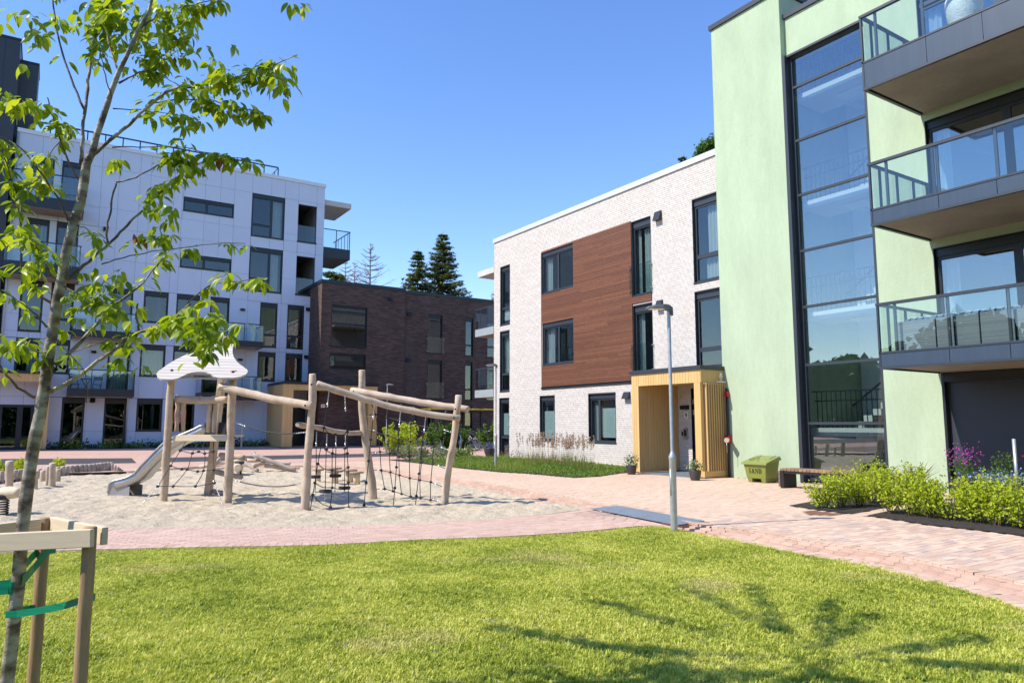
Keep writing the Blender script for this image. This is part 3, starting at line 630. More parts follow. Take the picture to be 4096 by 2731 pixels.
mb = MB(); f.box(mb, 16.68, 16.86, -.05, -.005, 1.06, 1.42); ic = mb.build('intercom', M['steel'], porch); f.box(MB(), 16.72, 16.82, -.056, -.051, 1.16, 1.36).build('screen', M['dark'], ic); f.box(MB(), 16.87, 16.94, -.05, -.005, 1.17, 1.3).build('card_reader', M['dark'], ic)
f.box(MB(), 16.61, 16.97, -.07, -.005, 2.03, 2.16).build('wall_lamp', M['dark'], porch)
mb = MB(); mb.cyl((16.78, 14.4, 2.8), (16.78, 14.4, 3.02), .014, n=8); mb.bar((16.71, 14.4, 2.92), (16.78, 14.4, 3.05), .014, .014); mb.bar((16.85, 14.4, 2.92), (16.78, 14.4, 3.05), .014, .014); mb.box(16.6, 16.95, 14.37, 14.43, 2.775, 2.8); mb.build('aerial', M['white_paint'], porch)
# ---------------------------------------------------------------- green rendered house
XG = 17.0; XW = 17.2; gh = empty('green_house', (XW, 10, 0), 'tall pale green rendered apartment house with a glazed stairwell and grey balconies', 'building'); GR = M['green_render']
MB().box(XG, XG+9, 12.03, 14.52, 0, 13.93).build('stair_tower', GR, gh)
MB().box(XG-.06, XG+9, 11.97, 14.58, 13.93, 14.08).build('tower_cap', M['anthracite'], gh)
g = Fac('X', XW); TR = [.1, 1.57, 3.14, 4.72, 6.28, 7.86, 9.43, 11.0, 11.87]
G1 = (9.72, 12.0, .0, 11.9); FL = [(3.12, 5.62), (6.2, 8.72), (9.28, 11.8)]; BW = [(5.45, 8.36, a, b) for a, b in FL]
low = (-2., 8.36, 0, 2.72)
holed_wall('wall', g, -2, 12.03, 0, 13.12, [G1, *BW, low], 0, .35, GR, gh)
MB().box(XW-.06, XW+9, -2, 12.03, 13.12, 13.26).build('roof_cap', M['anthracite'], gh)
mb = MB(); mb.box(XW+8.5, XW+8.8, -2, 12.03, 0, 13.1); mb.box(XW+.35, XW+8.5, -2, 12.03, 12.85, 13.1); mb.box(XW+.35, XW+8.5, -2.0, -1.8, 0, 12.85); mb.build('rear_wall', GR, gh)
mb = MB(); mb.box(XW+.35, XW+5, -1.8, 8.9, 2.85, 3.1); mb.box(XW+.35, XW+5, -1.8, 8.9, 5.93, 6.18); mb.box(XW+.35, XW+5, -1.8, 8.9, 9.02, 9.26); mb.box(XW+5, XW+5.2, -1.8, 12, 0, 12.85); mb.box(XW+.35, XW+5, 8.9, 9.1, 0, 12.85); mb.build('interior', M['interior'], gh)
# dark edge strips of the glazing
sg = Fac('X', XW+.06); mb = MB(); mb.box(XG+.005, XW+.12, 11.93, 12.028, .0, 11.95); sg.box(mb, 11.86, 11.93, -.03, .06, .02, 11.9); sg.box(mb, 9.72, 9.78, -.07, .06, .02, 11.9)
for i, z in enumerate(TR): sg.box(mb, 9.78, 11.86, -.03, .055, z-.035, z+.035)
mb.box(XW-.1, XW+.02, 9.72, 11.95, 11.9, 11.96); fr_ = mb.build('stair_glazing', M['anthracite'], gh)
for a, b in zip(TR[:-1], TR[1:]): sg.box(MB(), 9.78, 11.86, .0, .008, a+.035, b-.035).build('pane', M['stair_glass'], fr_)
sg.box(MB(), 9.75, 11.9, -.02, .05, -.02, .065).build('sill', M['dark'], fr_)
# stairwell inside
M['stair_wall'] = mat('stair_wall', (.74, .75, .74), .9, var=.03); st = MB().box(XW+2.85, XW+3.0, 9.1, 12.0, 0, 12.8).build('stairwell', M['stair_wall'], gh); M['stair_slab'] = mat('stair_slab', (.72, .72, .68), .8)
for z in (1.45, 4.6, 7.74, 10.9):
    MB().box(XW+.35, XW+1.6, 9.12, 12.0, z-.22, z).build('landing', M['stair_slab'], st)
    MB().box(XW+.8, XW+1.2, 10.2, 11.0, z-.3, z-.235).build('ceiling_lamp', M['white_paint'], st)
    mb = MB(); x = XW+.40
    for k in range(19): y = 9.3+k*.14; mb.bar((x, y, z-.1), (x, y, z+.95), .018, .018)
    mb.bar((x, 9.15, z+.97), (x, 11.95, z+.97), .04, .03); mb.bar((x, 9.15, z+.08), (x, 11.95, z+.08), .025, .02); mb.bar((x+.1, 9.15, z+.72), (x+.1, 11.95, z+.72), .03, .03)
    mb.bar((x+1.3, 11.6, z+.6), (x+1.3, 9.4, z+2.2), .04, .05); mb.build('banister', M['dark'], st)
    mb = MB()
    for k in range(9): mb.box(XW+1.7, XW+2.8, 11.3-k*.25, 11.55-k*.25, z+k*.17, z+(k+1)*.17)
    mb.build('flight', M['stair_slab'], st)
    MB().box(XW+1.75, XW+2.84, 9.12, 9.6, z+1.4, z+1.56).build('landing', M['stair_slab'], st)
# balcony doors: dark frame, sliding panes, timber beside them
for (a, b) in FL:
    w = window(g, gh, 5.45, 8.36, a, b, panes=((.0, .42, 0, 1), (.42, 1, 0, 1)), head=.2, rec=.1, fr=.08, gl=M['stair_glass'], fm=M['dark'], sill=False, name='balcony_door', curtain=((.03, .25, 0, 1), (.86, .97, 0, 1)))
    for k in range(32): MB().box(XW-.03, XW-.002, 3.2, 5.44, a+k*.078, a+k*.078+.066, tone=rng.random()).build('board', M['red_wood'], w)
g.box(MB(), -2, 8.33, .12, .2, 0, 2.7).build('ground_floor_wall', M['anthracite'], gh); mb = MB(); g.box(mb, 8.30, 8.358, -.03, .2, 0, 2.7); g.box(mb, -2, 8.3, -.02, .12, 2.5, 2.7); mb.build('ground_floor_frame', M['dark'], gh)
# balconies
XF = 14.8; zc = crop(3300, 1000, 2352/796); zz2 = crop(2700, 0, 1.684)
def balcony(z0, z1, zp, seams, posts, y0=1.):
    b = MB().box(XF+.09, XW-.004, y0, 8.33, z0+.03, z0+.2).build('balcony', M['concrete'], gh)
    ys_ = [8.42]+seams+[y0]
    for i in range(len(ys_)-1): MB().box(XF, XF+.02, ys_[i+1]+.006, ys_[i]-.006 if i else ys_[i]-.03, z0+.05, zp-.03).build('front_panel', M['balcony_panel'], b)
    MB().box(XF+.1, XW-.02, 8.385, 8.405, z0+.05, zp-.03).build('side_panel', M['balcony_panel'], b)
    mb = MB(); A = M['anthracite']
    mb.box(XF-.015, XF+.06, y0, 8.435, z0-.0, z0+.05); mb.box(XF-.012, XF+.05, y0, 8.43, zp-.03, zp+.01); mb.box(XF-.012, XF+.03, 8.39, 8.43, z0+.05, z1-.05)
    mb.box(XF-.02, XF+.065, y0, 8.44, z1-.05, z1+.01); mb.box(XF+.066, XW, 8.365, 8.43, z1-.05, z1+.005); mb.box(XF+.061, XW-.03, 8.365, 8.435, z0, z0+.05); mb.box(XF+.061, XW-.03, 8.375, 8.415, zp-.029, zp+.008)
    mb.build('railing', A, b)
    for y in posts: MB().box(XF+.03, XF+.075, y-.025, y+.025, z0+.05, z1-.05).build('post', A, b)
    for x in (XF+.3, XF+1.0, XF+1.7, XF+2.3): MB().box(x, x+.04, 8.34, 8.384, z0+.05, z1-.05).build('post', A, b)
    ys_ = [8.40]+seams+[y0]
    for i in range(len(ys_)-1): MB().box(XF+.006, XF+.014, ys_[i+1]+.005, ys_[i]-.005, zp+.01, z1-.05).build('glass_pane', M['clear_glass'], b)
    MB().box(XF+.1, XW-.03, 8.40, 8.408, zp+.01, z1-.05).build('glass_pane', M['clear_glass'], b)
    return b
yx = lambda p: float(px(*p, XF)[1])
balcony(2.70, 4.1, 3.055, [yx(zc(1470, 1200)), yx(zc(2190, 1150)), 4.0, 2.5], [yx(zc(820, 900)), yx(zc(1450, 850)), yx(zc(2165, 750)), 4.0])
balcony(5.80, 7.2, 6.165, [yx(zz2(1775, 1350)), yx(zz2(2168, 1250)), 3.9, 2.4], [yx(zz2(1420, 1230)), yx(zz2(1762, 1150)), yx(zz2(2155, 1000)), 3.9])
balcony(8.88, 10.62, 9.53, [yx(zz2(1692, 330)), yx(zz2(2072, 180)), 3.8], [yx(zz2(1345, 240)), yx(zz2(1660, 120)), 5.0])
# riser pipe with red valve beside the porch
rp_ = MB().cyl((16.93, 14.33, 0), (16.93, 14.33, 2.6), .035, n=10).build('riser_pipe', M['dark'], gh)
mb = MB(); mb.cyl((16.93, 14.33, 1.12), (16.72, 14.2, 1.1), .07, .06); mb.box(16.86, 16.99, 14.26, 14.4, 1.0, 1.22); mb.box(16.88, 16.97, 14.27, 14.37, 2.35, 2.5); mb.build('red_valve', M['red_paint'], rp_)
mb = MB(); mb.cyl((16.72, 14.2, 1.1), (16.62, 14.13, 1.08), .075, .07); mb.cyl((16.65, 14.15, 1.05), (16.65, 14.15, .72), .008, n=6); mb.build('hose_cap', M['chain'], rp_)
# ---------------------------------------------------------------- white panelled house
K = 43/40.5; YWH = 43.; U = lambda u: u*K; Z = lambda z: EYE+(z-EYE)*K
wh = empty('white_house', (6, YWH, .3), 'five-storey white panel-clad apartment house with black window frames, in shade', 'building'); f = Fac('Y', YWH); DK = M['dark']
def wr(a, b, c, d_): return (U(a), U(b), Z(c), Z(d_))
WW = dict(s5=wr(5.56,8.12,12.8,13.57), s4=wr(5.55,8.11,9.75,10.48), g5=wr(9.07,10.88,11.95,14.4), g4=wr(9.05,10.86,8.86,11.33), a3=wr(9.74,10.68,5.78,8.27), b3=wr(11.24,12.18,5.78,8.27),
  a2=wr(9.72,10.67,3.9,5.51), b2=wr(11.22,12.17,3.94,5.51), m3=wr(3.97,5.1,6.71,8.32), n3=wr(5.49,6.62,6.71,8.32), d3r=wr(7.14,8.1,5.72,8.32), m2=wr(3.95,5.09,3.95,5.56), n2=wr(5.46,6.62,3.95,5.56), d2r=wr(6.9,8.0,3.0,5.56),
  m1=wr(3.93,5.08,1.2,2.82), n1=wr(5.47,6.6,1.2,2.82), e1=wr(7.45,8.3,.45,2.82), p1=wr(.74,1.68,.43,2.82), q1=wr(2.51,3.46,.43,2.82), q2=wr(2.53,3.47,3.0,5.56), q3=wr(2.53,3.47,5.72,8.32),
  l2=wr(-1.26,-.33,3.95,5.56), k2=wr(-.02,.9,3.95,5.56), l3=wr(-1.24,-.33,5.89,8.32), k3=wr(-.02,.92,5.89,8.32), l4=wr(-1.2,-.29,9.78,11.33), k4=wr(.0,.92,9.2,11.33), l5=wr(-1.2,-.27,12.84,14.4), k5=wr(.05,.95,12.28,14.4))
LOG = [wr(11.66,12.73,12.0,14.2), wr(11.65,12.7,8.9,11.14)]; HO = [*WW.values(), *LOG]
u0, u1, zt = U(-1.86), U(13.19), Z(15.45); DOOR = (U(-1.7), U(-.35), .3, 2.5); HO.append(DOOR)
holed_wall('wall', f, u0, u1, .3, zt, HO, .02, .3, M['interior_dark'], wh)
# cladding panels: joints follow the window edges
rows_z = [.3, Z(1.2), Z(2.84), Z(3.95), Z(5.58), Z(6.71), Z(8.33), Z(9.75), Z(11.34), Z(12.35), Z(14.4), zt]
cols = sorted([u0, U(-.8), U(.0), U(.9), U(1.75), U(2.52), U(3.47), U(3.96), U(5.1), U(5.5), U(6.62), U(7.4), U(8.12), U(9.06), U(10.1), U(10.87), U(11.65), U(12.72), u1]); npan = 0
for i in range(len(cols)-1):
    for j in range(len(rows_z)-1):
        for c in cells(cols[i], cols[i+1], rows_z[j], rows_z[j+1], [h for h in HO if h[0] < cols[i+1] and h[1] > cols[i] and h[2] < rows_z[j+1] and h[3] > rows_z[j]]):
            if c[1]-c[0] < .03 or c[3]-c[2] < .03: continue
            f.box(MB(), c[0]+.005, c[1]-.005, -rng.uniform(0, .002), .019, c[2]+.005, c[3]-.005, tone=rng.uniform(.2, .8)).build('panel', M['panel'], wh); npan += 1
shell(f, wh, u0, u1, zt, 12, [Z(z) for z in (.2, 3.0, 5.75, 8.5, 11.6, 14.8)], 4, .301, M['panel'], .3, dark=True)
mb = MB(); f.box(mb, u0, u1+.05, -.05, .4, zt, Z(15.65)); mb.build('parapet_cap', M['cap_metal'], wh)
BIG = ((0, .6, .0, .3), (0, .6, .3, 1), (.6, 1, 0, 1)); SL = ((0, .46, 0, 1), (.46, 1, 0, 1)); TA = ((0, 1, 0, .30), (0, 1, .30, 1)); DOORP = ((0, 1, 0, 1),)
for k_, r_ in WW.items():
    pn = SL if k_[0] == 's' else BIG if k_[0] == 'g' else TA if k_ in ('a3', 'b3', 'l3', 'k3') else DOORP
    cu = {'m2': (.05, .95, 0, 1), 'l2': (.5, .95, 0, 1), 'q2': (.05, .9, 0, 1), 'g5': (.62, .95, 0, 1), 'g4': (.62, .9, 0, 1), 'l4': (.6, .9, 0, 1)}.get(k_)
    window(f, wh, *r_, panes=pn, head=.22 if k_[0] != 's' else .16, rec=.06, fr=.07, fm=M['teal_dark'] if r_[2] > 8 else DK, curtain=cu, name='balcony_door' if k_ in ('q2', 'q3', 'd3r', 'd2r', 'k4', 'k5') else 'window')
for L_ in LOG:
    mb = MB(); f.box(mb, L_[0]-.03, L_[1]+.03, -.04, .06, L_[2]-.06, L_[2]+.04); s_ = mb.build('loggia_sill', M['teal_dark'], wh); f.box(MB(), L_[0], L_[1], .10, .108, L_[2]+.04, L_[2]+1.05).build('glass_pane', M['clear_glass'], s_)
for v in ((8.68,8.91,7.71,7.82), (8.67,8.9,4.97,5.07), (12.27,12.5,7.99,8.19), (12.25,12.47,5.25,5.45), (1.99,2.21,14.2,14.39), (1.96,2.17,11.15,11.36), (1.88,2.1,2.6,2.8), (1.8,2.01,5.01,5.12)): vent(f, wh, U(v[0]), U(v[1]), Z(v[2]), Z(v[3]))
for u in (U(3.5), U(-1.8)): MB().cyl(f.W(u, -.07, .35), f.W(u, -.07, zt if u < 0 else Z(5.5)), .035, n=8).build('downpipe', M['galv'], wh)
fr = Fac('Y', YWH+.5); mb = MB(); a, b = U(-1.35), U(10.55)   # roof terrace railing
for u in np.linspace(a, b, 16): fr.box(mb, u-.03, u+.03, 0, .05, zt, Z(16.27))
fr.box(mb, a, b, -.005, .055, Z(16.26), Z(16.33)); mb.box(b-.02, b+.02, YWH+.55, YWH+6, Z(16.27), Z(16.31))
for y in np.arange(YWH+1.3, YWH+6, .8): mb.box(b-.02, b+.02, y, y+.04, zt, Z(16.27))
mb.build('roof_railing', M['teal_dark'], wh)
def white_balcony(a, b, z0, z1, zp, yf=41.4, dark=DK):
    bo = MB().box(a+.03, b-.03, yf+.04, YWH-.006, z0+.03, z0+.18).build('balcony', M['concrete'], wh)
    MB().box(a, b, yf, yf+.025, z0, zp).build('front_panel', dark, bo)
    for x in (a, b-.025): MB().box(x, x+.025, yf+.026, YWH-.01, z0, zp).build('side_panel', dark, bo)
    mb = MB(); mb.box(a-.01, b+.01, yf-.01, yf+.045, z1-.05, z1); mb.box(a-.01, a+.04, yf+.046, YWH-.01, z1-.05, z1); mb.box(b-.04, b+.01, yf+.046, YWH-.01, z1-.05, z1)
    n = max(2, int(round((b-a)/.95)))
    for k in range(n+1):
        x = a+.03+(b-a-.06)*k/n; mb.box(x-.02, x+.02, yf+.027, yf+.06, zp, z1-.05)
    mb.build('railing', dark, bo)
    for k in range(n):
        x = a+(b-a)*k/n; MB().box(x+.02, x+(b-a)/n-.02, yf+.006, yf+.014, zp, z1-.05).build('glass_pane', M['clear_glass'], bo)
    for x in (a+.008, b-.016): MB().box(x, x+.008, yf+.03, YWH-.02, zp, z1-.05).build('glass_pane', M['clear_glass'], bo)
    return bo
S = lambda z: EYE+(z-EYE)*K
white_balcony(U(.9), U(3.64), S(2.84), S(4.11), S(3.2)); white_balcony(U(.91), U(3.63), S(5.62), S(6.87), S(5.97)); white_balcony(U(6.63), U(9.63), S(5.58), S(6.82), S(5.9)); white_balcony(U(6.63), U(9.62), S(2.8), S(4.04), S(3.15))
white_balcony(U(-1.85), U(1.04), S(11.52), S(13.2), S(12.06), dark=M['teal_dark']); white_balcony(U(-1.93), U(1.04), S(8.3), S(9.93), S(8.92), dark=M['teal_dark'])
# balconies on the end wall
xe = u1; xo = float(py(1402, 950, 43.3)[0]); zq = lambda y: float(py(1395, y, 43.3)[2])
MB().box(xe+.004, xo, 43.3, 46.5, zq(835), zq(815)).build('canopy_slab', M['light_concrete'], wh)
bo = MB().box(xe+.004, xo-.05, 43.35, 46.5, zq(1040), zq(1030)).build('balcony', M['concrete'], wh); z0, zp, z1 = zq(1040), zq(1000), zq(927)
MB().box(xe+.02, xo, 43.3, 43.34, z0, zp).build('front_panel', M['teal_dark'], bo); MB().box(xo-.04, xo, 43.341, 46.5, z0, zp).build('side_panel', M['teal_dark'], bo)
mb = MB(); mb.box(xe+.02, xo, 43.3, 43.35, z1-.05, z1); mb.box(xo-.05, xo, 43.351, 46.5, z1-.05, z1)
for y in np.arange(43.7, 46.5, .6): mb.box(xo-.04, xo-.01, y, y+.03, zp, z1-.05)
for x in (xe+.05, (xe+xo)/2, xo-.05): mb.box(x-.02, x+.02, 43.3, 43.34, zp, z1-.05)
mb.build('railing', M['teal_dark'], bo)
MB().box(xe+.06, xo-.06, 43.31, 43.318, zp, z1-.05).build('glass_pane', M['clear_glass'], bo)
# entrance porch at the foot of the white house (end of the picture)
TAN = M['yellow_wood']
po = MB().box(-8, U(.22), 41.9, YWH-.01, 3.9, 3.96).build('porch', TAN, wh); boards(po, (-4, 41.9), (U(.22), 41.9), 28, 3.6, 3.98, .02, (0, -1), TAN)
MB().box(-8.1, U(.22)+.06, 41.82, YWH-.01, 3.985, 4.1).build('roof_edge', DK, po); boards(po, (U(-.08), 41.9), (U(.22), 41.9), 2, .34, 3.6, .02, (0, -1), TAN); MB().box(U(-.08), U(.22), 41.905, YWH-.01, .34, 3.6).build('side_wall', TAN, po)
window(f, wh, *DOOR, panes=((0, .6, 0, 1), (.6, 1, 0, 1)), head=.0, rec=.05, fr=.12, fm=DK, sill=False, name='entrance_door')
# ---------------------------------------------------------------- brown brick house
KB = 40.8/40; YB = 40.8; UB = lambda u: u*KB; ZB = lambda z: EYE+(z-EYE)*KB
nh = empty('brown_house', (18, YB, .3), 'low dark brown brick apartment house with flat roof, in shade', 'building'); f1 = Fac('Y', YB); f2 = Fac('Y', YB+.14)
def br(a, b, c, d_): return (UB(a), UB(b), ZB(c), ZB(d_))
W1, W2, N3, N2, N1, O3, O2, O1, P3, P2 = br(13.62,15.8,5.98,8.43), br(13.6,15.77,4.73,5.62), br(19.9,20.9,5.92,8.42), br(19.9,20.9,3.1,5.54), br(19.9,20.9,.3,2.7), br(22.57,23.16,5.9,8.41), br(22.56,23.12,3.05,5.54), br(22.56,23.12,.3,2.7), br(24.21,25.1,5.89,8.4), br(24.21,25.1,3.05,5.54)
xs0, xst, xe2 = 13.28, UB(18.25), 30.
cut1 = [W1, W2]; cut2 = [N3, N2, N1, O3, O2, O1, P3, P2]; zt1, zt2 = ZB(9.65), ZB(9.58)
brick_wall(f1, nh, xs0, xst, .3, zt1, cut1, M['brown_brick'], lambda B: B[:, 2] > 3.9)
brick_wall(f2, nh, xst, 25.4, .3, zt2, cut2, M['brown_brick'], lambda B: B[:, 2] > 99)
holed_wall('wall', f1, xs0, xst, .3, zt1, cut1, .006, .3, M['brown_mortar'], nh); holed_wall('wall', f2, xst, xe2, .3, zt2, cut2, .006, .3, M['brown_mortar'], nh)
fx = Fac('X', xs0); brick_wall(fx, nh, YB, YWH+.0, .3, zt1, [], M['brown_brick'], lambda B: B[:, 2] > 4); fx.box(MB(), YB+.006, YWH+8, .006, .25, .3, zt1).build('wall', M['brown_mortar'], nh)
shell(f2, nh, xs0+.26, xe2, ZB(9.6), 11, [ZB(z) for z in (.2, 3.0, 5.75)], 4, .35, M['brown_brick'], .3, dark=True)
mb = MB(); f1.box(mb, xs0-.05, xst+.02, -.05, .4, zt1, ZB(9.84)); f2.box(mb, xst+.02, xe2, -.05, .4, zt2, ZB(9.74)); mb.box(xs0-.05, xs0+.4, YB+.4, YB+9, zt1, ZB(9.84)); mb.build('parapet_cap', M['teal_dark'], nh)
window(f1, nh, *W1, panes=((0, 1, 0, .58), (0, 1, .58, 1)), head=.1, fm=DK); window(f1, nh, *W2, head=.1, fm=DK)
for w_, p_ in ((N3, DOORP), (N2, DOORP), (N1, DOORP), (O3, TA), (O2, TA), (O1, TA), (P3, TA), (P2, TA)):
    o = window(f2, nh, *w_, panes=p_, head=.2, fm=DK)
    if w_ in (N3, N2):
        f2.box(MB(), w_[0]-.1, w_[1]+.1, -.085, -.075, w_[2]+.05, w_[2]+1.05).build('guard_pane', M['clear_glass'], o); mb = MB()
        for u in (w_[0]-.08, w_[1]+.08):
            for q in (w_[2]+.15, w_[2]+.95): mb.cyl(f2.W(u, -.1, q), f2.W(u, 0, q), .02, n=6)
        mb.build('guard_fixing', M['steel'], o)
vent(f1, nh, UB(17.1), UB(17.36), ZB(8.97), ZB(9.16)); vent(f2, nh, UB(18.43), UB(18.69), ZB(8.21), ZB(8.41)); vent(f2, nh, UB(18.4), UB(18.66), ZB(5.35), ZB(5.55))
# its timber porch
x0, x1, yf, zc0, zc1 = 10.97, 16.45, 39.75, 3.42, 3.74; po = MB().box(x0+.03, x1, yf+.03, YB-.01, zc1-.04, zc1).build('porch', TAN, nh)
boards(po, (x0, yf+.02), (x1, yf+.02), 40, zc0, zc1, .02, (0, -1), TAN); mb = MB(); mb.box(x0-.06, x1+.06, yf-.06, YB-.008, zc1+.001, zc1+.13); mb.box(x0-.06, xs0-.06, YB-.008, YWH-.01, zc1+.001, zc1+.13); mb.build('roof_edge', DK, po)
boards(po, (x0, YWH-.03), (x0, yf+.02), 26, .3, zc1, .02, (-1, 0), TAN); boards(po, (x0, yf+.02), (x0+.55, yf+.02), 4, .3, zc0, .02, (0, -1), TAN); MB().box(x0+.001, x0+.5, yf+.022, YWH-.1, .3, zc0).build('side_wall', TAN, po)
boards(po, (x1-.55, yf+.02), (x1, yf+.02), 4, .3, zc0, .02, (0, -1), TAN); MB().box(x1-.5, x1, yf+.022, YB-.02, .3, zc0).build('side_wall', TAN, po)
ed = MB().box(11.9, 12.0, YWH-.2, YWH-.08, .3, 2.5); ed.box(11.99, 13.15, YWH-.2, YWH-.08, 2.35, 2.5); ed.box(12.5, 12.62, YWH-.2, YWH-.08, .3, 2.35); ed.box(13.05, 13.15, YWH-.2, YWH-.08, .3, 2.35); ed = ed.build('entrance_door', DK, po); MB().box(12.0, 12.5, YWH-.15, YWH-.14, .35, 2.35).build('pane', M['glass'], ed); MB().box(12.62, 13.05, YWH-.16, YWH-.13, .32, 2.35).build('leaf', M['dark'], ed)
number_plate('11', (UB(13.28), ZB(2.57)), f1, po, .24, .2, .2)
# ---------------------------------------------------------------- dark tower at the end of the white house
tw = empty('dark_tower', (-4, 44, .3), 'dark grey clad stair tower rising above the white house roof', 'building'); f = Fac('Y', 42.9)
tz = float(py(60, 158, 42.9)[2]); tx = float(py(40, 700, 42.9)[0])
for i, (a, b) in enumerate(((tx-.62, tx), (tx-1.5, tx-.63), (tx-3, tx-1.51))):
    for z0, z1 in ((.3, 4), (4.01, 8), (8.01, 12), (12.01, 15.6), (15.61, tz)): f.box(MB(), a+.006, b-.006, 0, .02, z0+.006, z1-.006, tone=rng.random()).build('panel', M['anthracite'], tw)
f.box(MB(), tx-6, tx-.004, .021, 6, .3, tz-.02).build('core', M['anthracite'], tw); f.box(MB(), tx-6, tx+.03, -.03, 6, tz-.019, tz+.1).build('cap', M['dark'], tw)
ax, az = float(py(97, 500, 44)[0]), float(py(120, 255, 44)[2])
a2 = MB().box(tx+.0, float(py(146, 400, 44)[0]), 44, 46, zt, az).build('lift_housing', M['anthracite'], tw); MB().box(tx, float(py(148, 400, 44)[0]), 43.96, 46, az, az+.1).build('cap', M['dark'], a2)
# ================================================================ playground
z5 = crop(1100, 1400, 2.351); zP = crop(400, 1300, 2.6133); F3 = crop(0, 1800, 1.68); R7 = crop(850, 1750, 4.704); F6 = crop(0, 1750, 3.92)
LOGM = M['log']
def wob(pts, n, amp, seed):
    """a polyline resampled and made slightly crooked"""
    P = [np.array(p, float) for p in pts]; s = np.concatenate([[0], np.cumsum([np.linalg.norm(P[i+1]-P[i]) for i in range(len(P)-1)])]); q = np.linspace(0, s[-1], n); r = random.Random(seed)
    A = np.array(P); out = np.stack([np.interp(q, s, A[:, k]) for k in range(3)], 1)
    out[1:-1] = out[1:-1]*.5+(out[:-2]+out[2:])*.25
    for i in range(1, n-1): out[i] += [r.uniform(-amp, amp) for _ in range(3)]
    return out
def log(pts, r0, r1, name, parent, seed, n=12, amp=.008, mt=None, seg=10):
    L_ = wob(pts, n, amp, seed); r = random.Random(seed+99); rad = [r0+(r1-r0)*i/(n-1)+r.uniform(-.006, .006) for i in range(n)]
    # rounded ends
    L2 = np.vstack([L_[0], L_[0]+(L_[1]-L_[0])*.06, L_[1:-1], L_[-1]+(L_[-2]-L_[-1])*.06, L_[-1]]); rad = [rad[0]*.82, rad[0]]+rad[1:-1]+[rad[-1], rad[-1]*.82]
    mb = MB().tube(L2, rad, seg, True, lump=.035, seed=seed); return mb.build(name, mt or LOGM, parent)
cf = empty('climbing_frame', tuple(gp(1100, 2010, ZL)), 'log climbing frame with roofed tower, steel slide and black rope nets in the sand', 'climbing frame')
def base(p): return gp(*p, ZL-.02)
def post(pts, w0, w1, seed, name='post', mt=None, dep=None):
    b = base(pts[0]); d_ = dep or depth_of(b); P = [b+np.array([0, 0, -.15])]+[pd(*q, d_) for q in pts]; s = d_/_F
    return log(P, w0*s/2, w1*s/2, name, cf, seed, mt=mt), d_
_, d1 = post([(654.8, 2008), (667, 1800), (676, 1640), (689, 1490)], 30, 29, 1)
_, d2 = post([(909, 2014), (917, 1850), (925, 1650), (934, 1480)], 34, 31, 2)
# square third post that carries the ridge
b3 = base((830, 1981)); d3 = depth_of(b3); t3 = pd(909, 1345, d3+.12); P3b = b3
mb = MB(); mb.bar(b3-[0, 0, .15], t3, .19, .14, up=tuple(_rt)); mb.build('post', M['log'], cf, bevel=.015)
_, d4 = post([z5(283, 1490), z5(310, 1000), z5(325, 750), z5(345, 600), z5(355, 400), z5(352, 222)], 34, 29, 4)
_, d5 = post([z5(925, 1395), z5(885, 1050), z5(850, 850), z5(825, 650), z5(810, 470), z5(815, 330), z5(818, 186)], 34, 26, 5)
_, d6 = post([z5(1592, 1442), z5(1630, 1100), z5(1680, 850), z5(1700, 700), z5(1715, 560), z5(1728, 422)], 30, 27, 6)
def lerp_pts(pts, da, db, cropf):
    n = len(pts); return [pd(*cropf(*p), da+(db-da)*i/(n-1)) for i, p in enumerate(pts)]
def beam(pts, da, db, cropf, w, seed): return log(lerp_pts(pts, da, db, cropf), w*(da+db)/2/_F/2, w*.95*(da+db)/2/_F/2, 'beam', cf, seed, n=16)
beam([(1255, 645), (1450, 690), (1650, 735), (1850, 780), (2050, 815), (2225, 845)], d2-.17, d4-.17, zP, 34, 11)
beam([(392, 318), (520, 360), (700, 418), (850, 462), (1000, 508), (1250, 565), (1500, 610), (1742, 640)], d4+.15, d6-.15, z5, 28, 12)
beam([(718, 380), (850, 400), (1100, 445), (1400, 497), (1700, 540), (1818, 556)], d5-.15, d6+.15, z5, 28, 13)
beam([(212, 700), (290, 713), (400, 728), (550, 762), (700, 780), (803, 778)], d4+.16, d5-.05, z5, 21, 14)
mb = MB()
for p, d_ in ((z5(343, 323), d4), (z5(283, 520), d4-.17), (z5(740, 385), d5-.15), (z5(1695, 555), d6), (z5(1683, 637), d6-.15), (zP(1287, 672), d2-.17), (zP(1408, 1175), d2), (zP(2145, 840), d4-.17)):
    c = pd(*p, d_-.10); mb.ball(c, .022, 8, 4)
mb.build('bolt', M['rubber'], cf)
# ---- roof: one tilted board leaf resting on the three posts
A1, A2, A3 = pd(*zP(752, 478), d1-.10), pd(*zP(1390, 495), d2-.10), pd(*zP(1330, 200), d3+.02)
nrm = np.cross(A2-A1, A3-A1); nrm /= np.linalg.norm(nrm); nrm *= np.sign(nrm @ -_fw)
def on_roof(p): d_ = ray(*zP(*p)); o = np.array([0, 0, EYE]); return o+d_*(((A1-o) @ nrm)/(d_ @ nrm))
outline = [(590, 505), (600, 545), (640, 562), (700, 566), (760, 565), (810, 556), (860, 534), (910, 508), (960, 494), (1010, 488), (1060, 487), (1110, 490), (1150, 506), (1190, 532), (1225, 548), (1270, 552), (1340, 551), (1410, 547), (1470, 537), (1520, 517), (1546, 488), (1538, 462), (1500, 436), (1460, 408), (1425, 374), (1398, 333), (1386, 290), (1385, 255), (1390, 225), (1405, 198), (1340, 191), (1270, 190), (1190, 196), (1110, 219), (1000, 265), (900, 308), (800, 355), (720, 402), (650, 452), (608, 482)]
